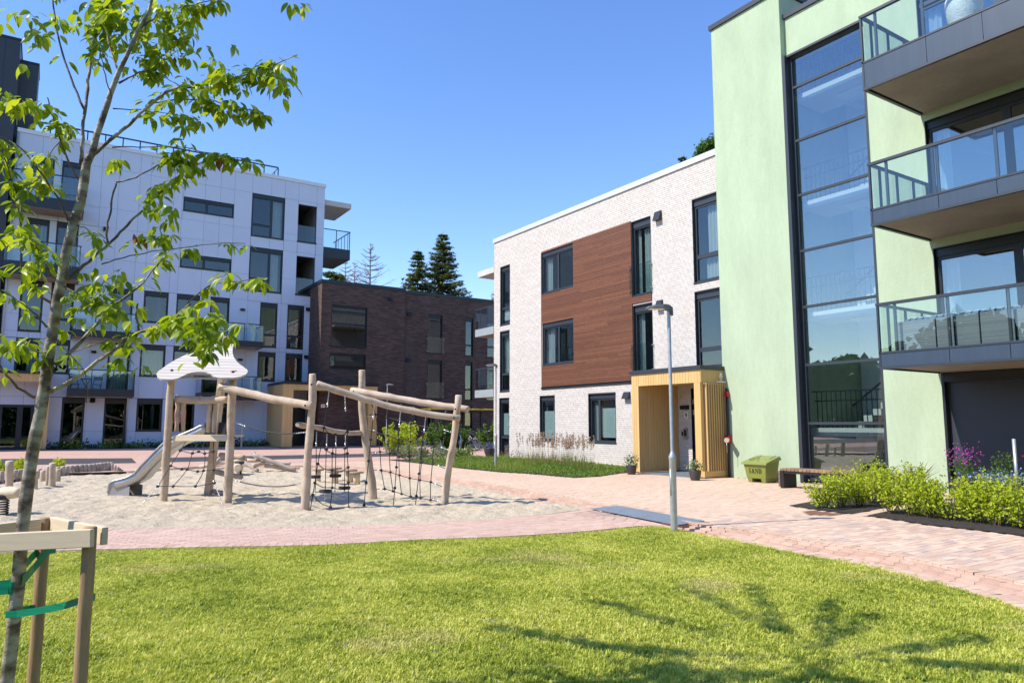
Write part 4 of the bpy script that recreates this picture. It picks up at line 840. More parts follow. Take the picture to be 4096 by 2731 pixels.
O3 = [on_roof(p) for p in outline]; ux = (A2-A1)/np.linalg.norm(A2-A1); uy = np.cross(nrm, ux); uy *= np.sign(uy[2]); O2 = np.array([((p-A1) @ ux, (p-A1) @ uy) for p in O3])
roof = empty('roof', tuple(A1)); roof.parent = cf; roof.matrix_parent_inverse = WM[cf].inverted()
v0, v1 = O2[:, 1].min(), O2[:, 1].max(); nb = 13; th = .04
def slice_poly(poly, lo, hi):
    def clip(P, s, c):
        out = []
        for i in range(len(P)):
            a, b = P[i], P[(i+1) % len(P)]; ia, ib = s*(a[1]-c) >= 0, s*(b[1]-c) >= 0
            if ia: out.append(a)
            if ia != ib: t = (c-a[1])/(b[1]-a[1]); out.append(a+(b-a)*t)
        return out
    return clip(clip([np.array(p) for p in poly], 1, lo), -1, hi)
for k in range(nb):
    lo, hi = v0+(v1-v0)*k/nb+.006, v0+(v1-v0)*(k+1)/nb-.006
    # a board under the arch falls into separate pieces
    q = slice_poly(O2, lo, hi)
    if len(q) < 3: continue
    P3_ = [A1+ux*p[0]+uy*p[1] for p in q]; MB().prism(P3_, tuple(-nrm*th), tone=rng.uniform(.02, .98)).build('board', M['roof_board'], roof, fix=True)
mb = MB()
for a, b in (((700, 520), (1150, 260)), ((1370, 520), (1330, 240))): mb.bar(on_roof(a)-nrm*.075, on_roof(b)-nrm*.075, .1, .06, up=tuple(nrm))
mb.build('batten', LOGM, roof)
mb = MB()
for p in ((752, 478), (1390, 495)): mb.ball(on_roof(p)+nrm*.01, .03, 8, 4)
mb.build('bolt', M['rubber'], roof)
# ---- platform, rail, balusters
pa, pb = pd(*zP(765, 1160), d1), pd(*zP(1335, 1162), d2); zpf = (pa[2]+pb[2])/2; back = np.array([*(_fw[:2]/np.linalg.norm(_fw[:2])), 0]); al = (pb-pa); al[2] = 0; al /= np.linalg.norm(al)
plat = MB().bar((*pa[:2], zpf-.04), (*pb[:2], zpf-.04), .045, .12).build('platform', M['sawn'], cf)
for k in range(6): q = back*(.07+k*.145); MB().bar((*(pa[:2]+q[:2]), zpf), (*(pb[:2]+q[:2]), zpf), .135, .04).build('plank', M['sawn'], plat)
rz = lambda a, b: None
log([pd(*zP(795, 770), d1+.12), pd(*zP(1000, 782), d1+.12), pd(*zP(1335, 782), d2+.1)], .085, .075, 'rail', cf, 31)
for (a, b) in (((815, 800), (800, 1115)), ((873, 800), (870, 1115)), ((1152, 810), (1130, 1118)), ((1207, 810), (1192, 1118))): log([pd(*zP(*a), d1+.14), pd(*zP(*b), d1+.14)], .05, .045, 'baluster', cf, rng.randrange(999), n=6)
# rungs on the square post
for a, b in (((140, 322), (595, 378)), ((68, 648), (552, 742)), ((8, 1000), (502, 1115))):
    log([pd(*R7(*a), d3+.02), pd(*R7(*b), d3-.28)], .055, .06, 'rung', cf, rng.randrange(999), n=6, mt=M['grey_log'])
# ---- steel slide
lowp = gp(*F6(1690, 922), ZL); dl = depth_of(lowp)
top = pd(*zP(1085, 1048), d1+.75); prof = [(1090, 1040, 0, zP), (1040, 1062, 0, zP), (960, 1140, 0, zP), (660, 1440, 0, zP)]
rim_px = [zP(1095, 1044), zP(1040, 1056), zP(985, 1086), zP(890, 1128), zP(770, 1172), zP(655, 1240), zP(575, 1316), zP(500, 1392), F6(2200, 445), F6(2100, 565), F6(1990, 622), F6(1900, 648), F6(1800, 672), F6(1745, 690), F6(1715, 720), F6(1700, 780), F6(1692, 860)]
nR = len(rim_px); dn = [d1+.95+(dl-.05-d1-.95)*min(1, i/(nR-4)) for i in range(nR)]
near = np.array([pd(*p, q) for p, q in zip(rim_px, dn)]); run = near[-3]-near[2]; run[2] = 0; run /= np.linalg.norm(run); side = np.array([run[1], -run[0], 0]); side *= np.sign(side @ _fw); wS = .5
far_ = near+side*wS; hS = .17
tz_ = np.gradient(near, axis=0); tz_ /= np.linalg.norm(tz_, axis=1)[:, None]; upv = np.cross(tz_, np.tile(side, (nR, 1))); upv *= np.sign(upv[5, 2]); 
nb_, fb_ = near-upv*hS, far_-upv*hS; mb = MB(); th = np.array([0, 0, 0])
mb.add(np.vstack([near, nb_, fb_, far_]), [(k*nR+i, k*nR+i+1, (k+1)*nR+i+1, (k+1)*nR+i) for k in range(3) for i in range(nR-4)], smooth=True)
sl_ = mb.build('slide', M['steel'], cf); so = sl_.modifiers.new('thick', 'SOLIDIFY'); so.thickness = .012; so.offset = 0
mb = MB(); mb.tube(near[:nR], .022, 8); mb.tube(far_[:nR], .022, 8); mb.build('slide_rim', M['steel'], sl_)
e0, e1 = nb_[nR-6], near[-1]; mb = MB(); g0 = near[-1]; L_ = -run*.5
for sgn in (0, 1):
    o_ = side*wS*sgn; mb.prism([near[-4]+o_-[0, 0, .02], near[-3]+o_, near[-1]+o_-[0, 0, .02], (*(near[-1]+o_)[:2], ZL-.03), (*(near[-1]+o_+L_)[:2], ZL-.03), (near[-1]+o_+L_)*[1, 1, 0]+[0, 0, nb_[nR-6][2]+.0]], tuple(side*.012))
mb.prism([near[-3], near[-1], (*near[-1][:2], ZL-.03), (*far_[-1][:2], ZL-.03), far_[-1], far_[-3]], tuple(run*.01)); mb.build('slide_foot', mat('foot_metal', (.36, .36, .35), .55, metal=.2), sl_, fix=True)
mb = MB(); mb.prism([near[0]+[0, 0, -.25]-upv[0]*0, near[0]+[0, 0, .06], near[0]+side*0+[0, 0, .06]-run*.25, near[0]-run*.25+[0, 0, -.25]], tuple(side*.02)); mb.prism([far_[0]+[0, 0, -.25], far_[0]+[0, 0, .06], far_[0]+[0, 0, .06]-run*.25, far_[0]-run*.25+[0, 0, -.25]], tuple(side*.02)); mb.build('slide_cheek', M['rubber'], sl_, fix=True)
# ---- ropes and nets
def rope(name, runs, knots, cropf, da, db=None, parent=cf, r=.0085, chains=(), sag=0, tubes=()):
    """runs: lists of (x, y) or (x, y, depth offset)"""
    mb = MB(); P = lambda q: pd(*cropf(*q[:2]), da+(q[2] if len(q) > 2 else 0))
    for ru in runs:
        pts = [P(q) for q in ru]
        if len(pts) > 2:
            L_ = []
            for i in range(len(pts)-1):
                p0, p1, p2, p3 = pts[max(i-1, 0)], pts[i], pts[i+1], pts[min(i+2, len(pts)-1)]
                for k in range(4): t = k/4; L_.append(.5*(2*p1+(p2-p0)*t+(2*p0-5*p1+4*p2-p3)*t*t+(3*p1-p0-3*p2+p3)*t**3))
            pts = L_+[pts[-1]]
        mb.tube(pts, r, 6)
    o = mb.build(name, M['rope'], parent)
    if knots:
        mb = MB()
        for q in knots: mb.ball(P(q), .036 if len(q) < 4 else q[3], 8, 5, .8)
        mb.build('knot', M['rubber'], o, kind='stuff')
    if chains:
        mb = MB()
        for a, b in chains:
            A_, B_ = P(a), P(b); n = max(3, int(np.linalg.norm(B_-A_)/.028)); t = (B_-A_)/np.linalg.norm(B_-A_)
            for k in range(n):
                c = A_+(B_-A_)*(k+.5)/n; s = np.cross(t, (0, 0, 1) if abs(t[2]) < .9 else (1, 0, 0)); s /= np.linalg.norm(s); s2 = np.cross(t, s); u_ = s if k % 2 else s2
                ring = [c+t*.02*math.cos(w_)+u_*.011*math.sin(w_) for w_ in np.linspace(0, 2*math.pi, 7)[:-1]]; mb.tube(ring, .0035, 4, close=True)
            mb.cyl(B_, B_+t*.075, .014, n=8)
        mb.build('chain', M['chain'], o, kind='stuff')
    return o
# net between the tall posts
V = [[(960, 590), (945, 605), (968, 780), (987, 955), (1000, 1130), (1032, 1305)], [(1052, 480), (1052, 633), (1062, 800), (1075, 970), (1085, 1147), (1110, 1325)], [(1187, 505), (1163, 660), (1160, 840), (1165, 1003), (1170, 1175), (1190, 1350)], [(1305, 535), (1278, 692), (1270, 858), (1265, 1030), (1267, 1202), (1275, 1375)], [(1435, 545), (1400, 718), (1385, 885), (1378, 1050), (1363, 1220), (1367, 1390)], [(1605, 572), (1523, 740), (1493, 905), (1480, 1070), (1465, 1240), (1462, 1408)]]
V[0][0] = (905, 500)
Hh = [[(860, 613)]+[v[1] for v in V]+[(1655, 775)], [(880, 752)]+[v[2] for v in V]+[(1630, 940)], [(900, 962)]+[v[3] for v in V]+[(1600, 1110)], [(925, 1124)]+[v[4] for v in V]+[(1570, 1280)], [(950, 1305)]+[v[5] for v in V]+[(1555, 1425)]]
dz_ = lambda x: (d6-d5)*(x-820)/(1690-820)
D_ = lambda L_: [(x, y, dz_(x)) for x, y in L_]
rope('rope_net', [D_(v) for v in V]+[D_(h) for h in Hh], [q for v in V for q in D_(v[1:])], z5, d5, chains=[(D_([h[0]])[0], D_([(h[0][0]+35, h[0][1]+2)])[0]) for h in Hh]+[(D_([h[-1]])[0], D_([(h[-1][0]-45, h[-1][1]-18)])[0]) for h in Hh]+[(D_([v[0]])[0], D_([(v[0][0]*.75+v[1][0]*.25, v[0][1]*.75+v[1][1]*.25)])[0]) for v in V[1:]])
# knotted ropes below the front beam
for L_ in ([(932, 515), (925, 620), (900, 840), (880, 1040), (857, 1245), (838, 1455), (832, 1508)], [(1180, 575), (1170, 690), (1155, 900), (1142, 1100), (1127, 1295), (1113, 1458)], [(1418, 620), (1405, 740), (1375, 950), (1355, 1160), (1330, 1370), (1320, 1482)]):
    t = (L_[0][0]-392)/(1742-392); db_ = d4+.15+(d6-.3-d4)*t; q = [(x, y, -.02*i) for i, (x, y) in enumerate(L_)]; rope('climbing_rope', [q[1:]], q[2:-1], z5, db_, chains=[(q[0], q[1])])
# scramble net by the first tall post
r1 = [(507, 390), (495, 500), (460, 730), (437, 875), (403, 1068), (375, 1247), (355, 1360), (328, 1522)]; r2 = [(657, 430), (662, 540), (680, 768), (680, 970), (687, 1100), (690, 1240), (692, 1478)]; m_ = [(567, 793), (540, 970), (537, 1130), (537, 1292), (520, 1475)]
dd = d4+.22; tl = lambda L_, y0=400, y1=1500, s=-.25: [(x, y, s*(y-y0)/(y1-y0)) for x, y in L_]
cr = [[r1[i+2], ((r1[i+2][0]+m_[i][0])/2-8, (r1[i+2][1]+m_[i][1])/2+18), m_[i], ((m_[i][0]+r2[i+2][0])/2, max(m_[i][1], r2[i+2][1])+ (10 if i else 12)), r2[i+2]] for i in range(5)]
rope('rope_net', [tl(r1[1:]), tl(r2[1:]), tl(m_)]+[tl(c) for c in cr], tl(r1[2:-1])+tl(r2[2:])+tl(m_), z5, dd, chains=[(tl([r1[0]])[0], tl([r1[1]])[0]), (tl([r2[0]])[0], tl([r2[1]])[0])])
# hanging discs under the low beam
for L_, disc, ball_, w_ in (([(390, 765), (388, 868), (385, 1190), (372, 1372), (370, 1475)], 2, None, 45), ([(488, 790), (486, 882), (482, 930), (472, 1325), (470, 1365), (468, 1440)], 3, 2, 57), ([(573, 805), (573, 875), (568, 1180), (563, 1330), (562, 1425)], 2, None, 55), ([(662, 800), (661, 875), (657, 920), (654, 1295), (653, 1345), (652, 1400)], 3, 2, 54)):
    dq = d4+.16+(d5-.05-d4-.16)*(L_[0][0]-212)/591; o = rope('disc_rope', [L_[1:-1]], [(*L_[ball_], 0, .045)] if ball_ else None, z5, dq, chains=[(L_[0], L_[1]), (L_[-1], L_[-2])]); c = pd(*z5(*L_[disc]), dq); w2 = w_/2.351/_F*dq
    MB().lathe([(.001, -.03), (w2*.92, -.03), (w2, -.015), (w2, .015), (w2*.92, .03), (.001, .03)], c, 18).build('foot_disc', M['rubber'], o)
# net under the platform and hand ropes towards the tall post
q1 = [zP(905, 1200), zP(840, 1310), zP(738, 1470), F3(1060, 242), F3(950, 362)]; q2 = [zP(1050, 1195), zP(1030, 1320), zP(910, 1508), F3(1163, 242)]; q3 = [zP(1050, 1195), zP(1095, 1340), zP(1082, 1520), F3(1313, 242)]; q4 = [zP(1188, 1195), zP(1183, 1318), zP(1190, 1512), F3(1440, 220), F3(1505, 384)]
I = lambda x, y: (x, y); tl2 = lambda L_: [(x, y, -.9*(y-1755)/260) for x, y in L_]
q2[1], q3[1] = zP(965, 1338), zP(1095, 1340)
rows_ = [[q1[1], q2[1], zP(1030, 1322), q3[1], q4[1]], [q1[2], zP(855, 1505), q2[2], zP(1020, 1528), q3[2], q4[2]], [q1[3], q2[3], q3[3], q4[3]]]
rope('rope_net', [tl2(q1[:4]), tl2(q2), tl2(q3), tl2(q4[:4])]+[tl2(r_) for r_ in rows_], [k for r_ in rows_ for k in tl2(r_)], I, d1-.06, chains=[tuple(tl2([q1[4], q1[3]])), tuple(tl2([q4[4], q4[3]]))])
for L_ in ([zP(1410, 1015), zP(1500, 1050), zP(1700, 1105), zP(1900, 1132), zP(2060, 1128), zP(2150, 1118)], [R7(350, 780), R7(480, 818), R7(700, 870), R7(1000, 912), R7(1300, 915), R7(1570, 880), R7(1700, 845)]):
    n = len(L_); q = [(*p, (d4-d2)*i/(n-1)) for i, p in enumerate(L_)]; rope('hand_rope', [q[1:-1]], None, I, d2, chains=[(q[0], q[1]), (q[-1], q[-2])], r=.012)
# ---------------------------------------------------------------- loose logs
pile = [((765, 322), (1560, 632), 78, 'longest pale log leaning down across the log pile', (0, 0)), ((645, 420), (1460, 487), 75, 'pale log lying level behind the leaning log', (.5, .3)), ((748, 540), (985, 468), 85, 'short log with its round end facing the tower', (-.2, .1)), ((600, 480), (850, 695), 80, 'split log end propped down into the sand', (0, -.25)),
        ((985, 520), (1500, 612), 80, 'log lying in the sand under the leaning log', (.1, .1)), ((1420, 560), (1638, 576), 45, 'thin log poking out behind the end of the pile', (.5, .5)), ((760, 275), (845, 420), 75, 'log with an upright round end behind the pile', (.6, .3)), ((-240, 548), (640, 408), 66, 'long log running behind the roofed tower', (.2, .1)), ((-150, 640), (280, 550), 60, 'short dark log low behind the roofed tower', (-.1, 0)), ((40, 500), (270, 262), 60, 'log tilted up steeply behind the square post', (.1, .2))]
for i, (a, b, w_, lb, (oa, ob)) in enumerate(pile):
    dref = depth_of(gp(*R7(1000, 640), ZL)); A_, B_ = pd(*R7(*a), dref+oa), pd(*R7(*b), dref+ob); r_ = w_/4.704/_F*dref/2
    for q in (A_, B_): q[2] = max(q[2], ZL+r_*.55)
    o = log([A_, (A_+B_)/2+[0, 0, .02], B_], r_, r_*.92, 'log', None, 200+i, n=9, mt=M['log'] if i % 3 else M['grey_log']); tag(o, lb, 'log', 'logs of the log pile')
b_ = gp(*R7(532, 318), ZL); o = log([b_-[0, 0, .1], pd(*zP(1478, 1200), depth_of(b_)), pd(*zP(1492, 1052), depth_of(b_))], .06, .05, 'log_post', None, 77, n=7); tag(o, 'slim upright log post standing behind the log pile', 'post')
# toadstool seats
for i, (cx_, cy_, fy, w_, lb) in enumerate(((405, 1125, 1238, 105, 'toadstool stool nearest the tall bent post'), (560, 1140, 1255, 158, 'widest toadstool stool, second along'), (555, 1112, 1225, 150, 'toadstool stool half hidden behind the widest one'), (700, 1130, 1235, 150, 'toadstool stool with the thick stem beside the net'), (768, 1150, 1258, 135, 'toadstool stool farthest from the tower'))):
    b_ = gp(*z5(cx_, fy), ZL); q = depth_of(b_); t_ = pd(*z5(cx_, cy_), q); s = q/_F/2.351; o = empty('toadstool_stool', tuple(b_), lb, 'stool', 'toadstool stools'); MB().tube([b_-[0, 0, .05], (b_+t_)/2, t_], [.32*w_*s*.75, .31*w_*s*.75, .33*w_*s*.75], 12, lump=.03, seed=i).build('stem', M['sawn'], o)
    MB().lathe([(.001, -.02), (w_*s*.48, -.02), (w_*s*.5, 0), (w_*s*.48, .022), (.001, .026)], t_, 18).build('top', M['end_grain'], o)
# palisade of upright log stakes round the sand's far corner
tops = [(30, 520, 715), (105, 530, 700), (240, 505, 680), (305, 498, 672), (352, 490, 655), (620, 485, 640), (690, 490, 630), (910, 455, 605), (985, 445, 600), (1050, 443, 590), (1120, 433, 580), (1197, 425, 575), (1268, 421, 573), (1338, 415, 570), (1403, 413, 568), (1468, 406, 565), (1528, 401, 560), (1582, 393, 558), (1635, 390, 556), (1685, 385, 553), (1730, 388, 551), (1765, 404, 555), (1808, 430, 558), (1850, 456, 560), (1878, 478, 558), (1910, 500, 557), (1945, 522, 556)]
ps = empty('log_palisade', tuple(gp(*F6(1000, 600), ZL)), 'low curved palisade of upright log stakes edging the sand', 'palisade')
for i, (x, t_, b_) in enumerate(tops):
    q = gp(*F6(x, b_), ZL); d_ = depth_of(q); tp_ = pd(*F6(x, t_), d_); r_ = (36 if i < 21 else 20)/3.92/_F*d_; log([q-[0, 0, .08], (q+tp_)/2, tp_], r_*1.02, r_*.96, 'stake', ps, 300+i, n=5, amp=.004, mt=M['grey_log'])
for i, (x, t_, b_, w_, lb) in enumerate(((145, 362, 808, 112, 'tall log stump at the edge of the picture behind the cherry trunk'), (675, 508, 690, 98, 'squat broad log stump in the sand'), (818, 396, 768, 92, 'tall cracked log stump in front of the squat one'), (748, 447, 740, 60, 'narrow log stump touching the tall cracked one'), (902, 491, 696, 82, 'short log stump nearest the palisade'), (560, 520, 788, 60, 'log stump half hidden by the cherry trunk'))):
    q = gp(*F6(x, b_), ZL); d_ = depth_of(q); tp_ = pd(*F6(x+6, t_), d_); r_ = w_/3.92/_F*d_/2; o = log([q-[0, 0, .08], (q+tp_)/2, tp_], r_*1.06, r_*.96, 'log_stump', None, 340+i, n=6, amp=.004); tag(o, lb, 'stump', 'stepping stumps in the sand')
# spring rockers
def rocker(b_, d_, body, seat, lb, h0, sc=1.):
    o = empty('spring_rocker', tuple(b_), lb, 'spring rocker', 'spring rockers'); mb = MB(); n = 60; mb.tube([b_+np.array([.10*sc*math.cos(i*.72), .10*sc*math.sin(i*.72), h0*i/n]) for i in range(n+1)], .012*sc, 6); mb.build('spring', M['rubber'], o)
    r_ = body[2]; A_, B_ = np.array(body[0]), np.array(body[1]); m = 14; rad = [r_*(.75+.35*abs(math.sin(3.14*k/m*2))) for k in range(m+1)]; MB().tube([A_+(B_-A_)*k/m for k in range(m+1)], rad, 12).build('body', M['sawn'], o)
    MB().lathe([(.001, -.05), (.16*sc, -.03), (.19*sc, .02), (.17*sc, .05), (.001, .06)], seat, 16).build('seat', M['rubber'], o); return o
b_ = gp(*F6(25, 1215), ZL); q = depth_of(b_); rocker(b_, q, (pd(*F6(-330, 850), q+.1), pd(*F6(318, 862), q-.1), .1), pd(*F6(10, 935), q-.05), 'spring rocker of carved logs half hidden by the cherry trunk', float(pd(*F6(25, 960), q)[2]-b_[2]))
b_ = gp(*R7(500, 700), ZL); q = depth_of(b_); rocker(b_, q, (pd(*R7(470, 560), q-.25), pd(*R7(505, 560), q+.45), .13), pd(*R7(510, 478), q), 'small spring rocker with black seat behind the roofed tower', .2, .8)
# ================================================================ street furniture and small things
def arr(*a): return np.array(a, float)
# ---- lamps
def lamp(b, hgt, face, label):
    o = empty('street_lamp', tuple(b), label, 'street lamp', 'street lamps of the courtyard'); b = arr(*b)
    MB().lathe([(.052, -.05), (.052, 1.08), (.058, 1.1), (.058, 1.14), (.03, 1.2), (.027, 1.22), (.027, hgt)], b, 16).build('pole', M['galv'], o)
    MB().cyl(b+[-.045, 0, .55], b+[-.045, 0, .95], .014, n=8).build('service_door', M['galv'], o)
    f_ = arr(*face, 0); f_ /= np.linalg.norm(f_); s_ = arr(-f_[1], f_[0], 0); c = b+[0, 0, hgt]
    h = MB(); P_ = []
    for t, w_, zt_, zb_ in ((-.06, .045, .03, -.10), (.0, .06, .075, -.02), (.1, .085, .08, .01), (.25, .095, .06, .018), (.34, .085, .038, .012), (.37, .05, .02, .008)):
        P_ += [c+f_*t-s_*w_+[0, 0, zb_], c+f_*t+s_*w_+[0, 0, zb_], c+f_*t+s_*w_*.8+[0, 0, zt_], c+f_*t-s_*w_*.8+[0, 0, zt_]]
    h.add(P_, [(i*4+k, i*4+(k+1) % 4, i*4+4+(k+1) % 4, i*4+4+k) for i in range(5) for k in range(4)]+[(0, 3, 2, 1), (20, 21, 22, 23)]); hd = h.build('lamp_head', M['lamp_head'], o, fix=True, bevel=.008)
    MB().obox(c+f_*.2+[0, 0, .008], f_*.12, s_*.07, (0, 0, .006)).build('lens', M['white_paint'], hd)
    return o
lb_ = gp(2697, 2128, ZL); hz = float(pd(2690, 1222, depth_of(lb_))[2]-lb_[2]); lamp(lb_, hz, -_rt[:2]*.9+_fw[:2]*-.1, 'tall galvanised street lamp at the edge of the lawn beside the ramp')
l2 = gp(*z5(2075, 1108), 0); lamp(l2, float(pd(*z5(2085, 140), depth_of(l2))[2]), -_rt[:2], 'street lamp standing in the green bed at the corner of the brick house')
l3 = gz(*z5(1045, 922)); lamp(l3, float(pd(*z5(1062, 325), depth_of(l3))[2]-l3[2]), _rt[:2], 'distant street lamp before the brown house, seen through the rope net')
# ---- sand bin
sb = empty('sand_bin', (16.35, 12.75, 0), 'olive green plastic sand bin lettered SAND by the green wall', 'grit bin')
x0, x1, yl, yr = 16.03, 16.62, 13.08, 12.36
def taper(z): k = z/.47; return .07*(1-k)
mb = MB(); V_ = []
prof = [(0, 0), (.10, 0), (.12, .09), (.19, .1), (.28, .1)]
zt_ = .47; ring = lambda z, e=0: [(x0+taper(z)-e, yr+taper(z)-e, z), (x1-taper(z)+e, yr+taper(z)-e, z), (x1-taper(z)+e, yl-taper(z)+e, z), (x0+taper(z)-e, yl-taper(z)+e, z)]
V_ = ring(.10)+[(p[0], p[1], .475 if p[0] < 16.3 else .60) for p in ring(zt_)]; mb.add(V_, [(i, (i+1) % 4, 4+(i+1) % 4, 4+i) for i in range(4)]+[(0, 3, 2, 1)])
bd = mb.build('body', M['sand_bin'], sb, bevel=.02, fix=True)
mb = MB()
for (a, b) in ((yr+.065, yr+.22), (yl-.22, yl-.065)):
    mb.add([(x0+.07, a+.01, 0), (x1-.07, a+.01, 0), (x1-.07, b-.03, 0), (x0+.07, b-.03, 0), (x0+.055, a-.01, .105), (x1-.055, a-.01, .105), (x1-.055, b, .105), (x0+.055, b, .105)], [(0, 3, 2, 1), (4, 5, 6, 7), (0, 1, 5, 4), (1, 2, 6, 5), (2, 3, 7, 6), (3, 0, 4, 7)])
mb.build('foot', M['sand_bin'], sb, bevel=.012)
mb = MB(); a, b, c_, e_ = x0-.06, x1+.03, yr-.05, yl+.05
mb.add([(a, c_, .47), (b, c_, .60), (b, e_, .60), (a, e_, .47), (a, c_, .50), (b-.03, c_+.04, .70), (b-.03, e_-.04, .70), (a+.03, e_-.02, .53), (a+.03, c_+.02, .53)], [(0, 1, 2, 3), (0, 4, 5, 1), (1, 5, 6, 2), (2, 6, 7, 3), (4, 8, 5), (0, 3, 7, 8, 4), (8, 7, 6, 5)]); lid = mb.build('lid', M['sand_bin'], sb, bevel=.012, fix=True)
mb = MB()
lidz = lambda x: .53+(x-a-.03)*(.17/(b-a-.06))
for y in (yr+.12, yl-.15): p0, p1 = arr(x1-.28, y, lidz(x1-.28)+.008), arr(x1-.02, y, lidz(x1-.02)+.008); mb.bar(p0, p1, .035, .012)
mb.build('hinge', M['steel'], lid)
mb = MB()
for (p, q) in (((.1, .3), (.22, .45)), ((.22, .45), (.36, .45)), ((.1, .6), (.22, .5)), ((.36, .3), (.24, .18)), ((.2, .7), (.42, .58))): mb.bar((x0+p[0], yr+p[1], lidz(x0+p[0])+.006), (x0+q[0], yr+q[1], lidz(x0+q[0])+.006), .02, .012)
mb.build('lid_rib', M['sand_bin'], lid)
# stencil lettering, strokes cut like a stencil
LET = {'S': [[(.0, .68), (.05, .62), (.30, .50), (.47, .40), (.47, .22), (.40, .06), (.28, .0), (.28, .10), (.33, .2), (.30, .30), (.08, .43), (.0, .52)], [(.0, .0), (.06, .0), (.10, .05), (.22, .0), (.22, .07), (.10, .16), (.06, .32), (.0, .32)], [(.0, .72), (.05, .92), (.18, 1.0), (.22, 1.0), (.22, .90), (.16, .84), (.16, .76), (.22, .66)], [(.28, 1.), (.36, .95), (.42, 1.), (.46, 1.), (.46, .70), (.41, .70), (.37, .82), (.28, .91)]],
       'A': [[(.0, 0), (.24, 0), (.24, .06), (.18, .08), (.30, .62), (.30, .95), (.26, .95), (.08, .08), (.0, .06)], [(.34, .98), (.44, .98), (.66, .08), (.72, .06), (.72, 0), (.38, 0), (.38, .06), (.45, .08), (.34, .60)], [(.2, .26), (.42, .26), (.41, .34), (.22, .34)]],
       'N': [[(.0, 0), (.22, 0), (.22, .06), (.15, .08), (.15, .92), (.08, .92), (.08, .08), (.0, .06)], [(.0, 1), (.2, 1), (.58, .32), (.58, .0), (.52, .0), (.12, .84), (.0, .94)], [(.46, 1), (.68, 1), (.68, .94), (.62, .92), (.62, .0), (.61, .0), (.55, .45), (.55, .92), (.46, .94)]],
       'D': [[(.0, 0), (.24, 0), (.24, 1), (.0, 1), (.0, .94), (.06, .92), (.06, .08), (.0, .06)], [(.3, 0), (.45, .02), (.58, .15), (.64, .35), (.64, .65), (.58, .85), (.45, .98), (.3, 1), (.3, .92), (.4, .86), (.44, .65), (.44, .35), (.4, .14), (.3, .08)]]}
u = 0; s_ = .135; mb = MB()
for ch in 'SAND':
    for q in LET[ch]:
        P_ = []
        for (p, r_) in q: z = .24+r_*s_; y = 12.92-(u+p)*s_*1.08; P_.append((x0+taper(z)-.0035, y, z))
        n = len(P_); mb.add(P_, [tuple(range(n))])
    u += {'S': .56, 'A': .80, 'N': .76, 'D': .7}[ch]
mb.build('lettering', M['black_paint'], bd)
# ---- bench with wrapped timber slats on black steel legs
be = empty('bench', (15.45, 10, 0), 'long backless bench of timber slats on black steel legs by the stair window', 'bench')
BX0, BX1, BY0, BY1 = 15.2, 15.72, 8.4, 11.33
M['bench_wood'] = mat('bench_wood', (.22, .13, .075), .7, var=.15, vscale=6, fine=.1, tones=[(.17, .10, .06), (.24, .145, .085), (.30, .195, .12)])
n = int((BY1-BY0)/.105)
for k in range(n): y = BY1-.06-k*.105; MB().box(BX0, BX1, y-.047, y+.047, .42, .475, tone=rng.random()).build('slat', M['bench_wood'], be, bevel=.006)
for k in range(4): z = .08+k*.098; MB().box(BX0, BX1, BY1-.012, BY1+.035, z-.043, z+.043, tone=rng.random()).build('slat', M['bench_wood'], be, bevel=.006)
for y in (BY1-.06, BY0+.5): MB().box(BX0+.01, BX1-.01, y-.05, y+.045, 0, .415).build('leg', M['black_paint'], be)
MB().box(BX0+.02, BX0+.06, BY0, BY1-.12, .36, .415).build('frame', M['black_paint'], be); MB().box(BX1-.06, BX1-.02, BY0, BY1-.12, .36, .415).build('frame', M['black_paint'], be)
# ---------------------------------------------------------------- plants
def rand_rot(n, r, flat=0.):
    a = r.rand(n)*2*np.pi; z = r.rand(n)*2-1; z = z*(1-flat)+flat; s = np.sqrt(np.maximum(0, 1-z*z)); nn = np.stack([s*np.cos(a), s*np.sin(a), z], 1)
    t = np.cross(nn, r.randn(n, 3)); t /= np.linalg.norm(t, axis=1)[:, None]+1e-9; return nn, t, np.cross(nn, t)
def leaf_cloud(name, C, L_, W_, mt, parent=None, r=None, flat=.25, kind=None, tone=None, lmul=None):
    """rhombic leaves, slightly folded: 4 corners, 2 triangles each"""
    r = r or nr; C = np.asarray(C, float); n = len(C); nn, t, b = rand_rot(n, r, flat); s = (.7+.6*r.rand(n))[:, None]
    L2, W2 = L_*s/2, W_*s/2; V = np.stack([C-t*L2, C+b*W2+nn*W2*.35, C+t*L2-nn*L2*.25, C-b*W2+nn*W2*.35], 1).reshape(-1, 3); i = np.arange(n)[:, None]*4
    F_ = np.concatenate([i+[0, 1, 2], i+[0, 2, 3]], 1).reshape(-1, 3); return mesh_np(name, V, F_, mt, parent, np.repeat(r.rand(n) if tone is None else tone, 2), kind)
def foliage(name, cols, tr=.35): return mat(name, cols[0], .55, tones=cols, trans=((1.5, 1.5, .8), tr), spec=.35)
M['lime_leaf'] = foliage('lime_leaf', [(.24, .33, .02), (.38, .46, .025), (.50, .54, .035), (.31, .41, .02)])
M['mead_blade'] = foliage('mead_blade', [(.16, .24, .03), (.25, .34, .05), (.36, .38, .10)])
M['green_leaf'] = foliage('green_leaf', [(.05, .11, .015), (.08, .17, .02), (.12, .22, .03)])
M['dark_leaf'] = foliage('dark_leaf', [(.02, .05, .012), (.035, .08, .018), (.06, .11, .02)])
M['silver_leaf'] = foliage('silver_leaf', [(.17, .21, .12), (.24, .28, .17), (.30, .34, .20)])
M['meadow_leaf'] = foliage('meadow_leaf', [(.09, .17, .025), (.15, .25, .035), (.21, .31, .05)])
M['bronze_leaf'] = foliage('bronze_leaf', [(.05, .02, .025), (.09, .03, .035), (.06, .05, .04)], .15)
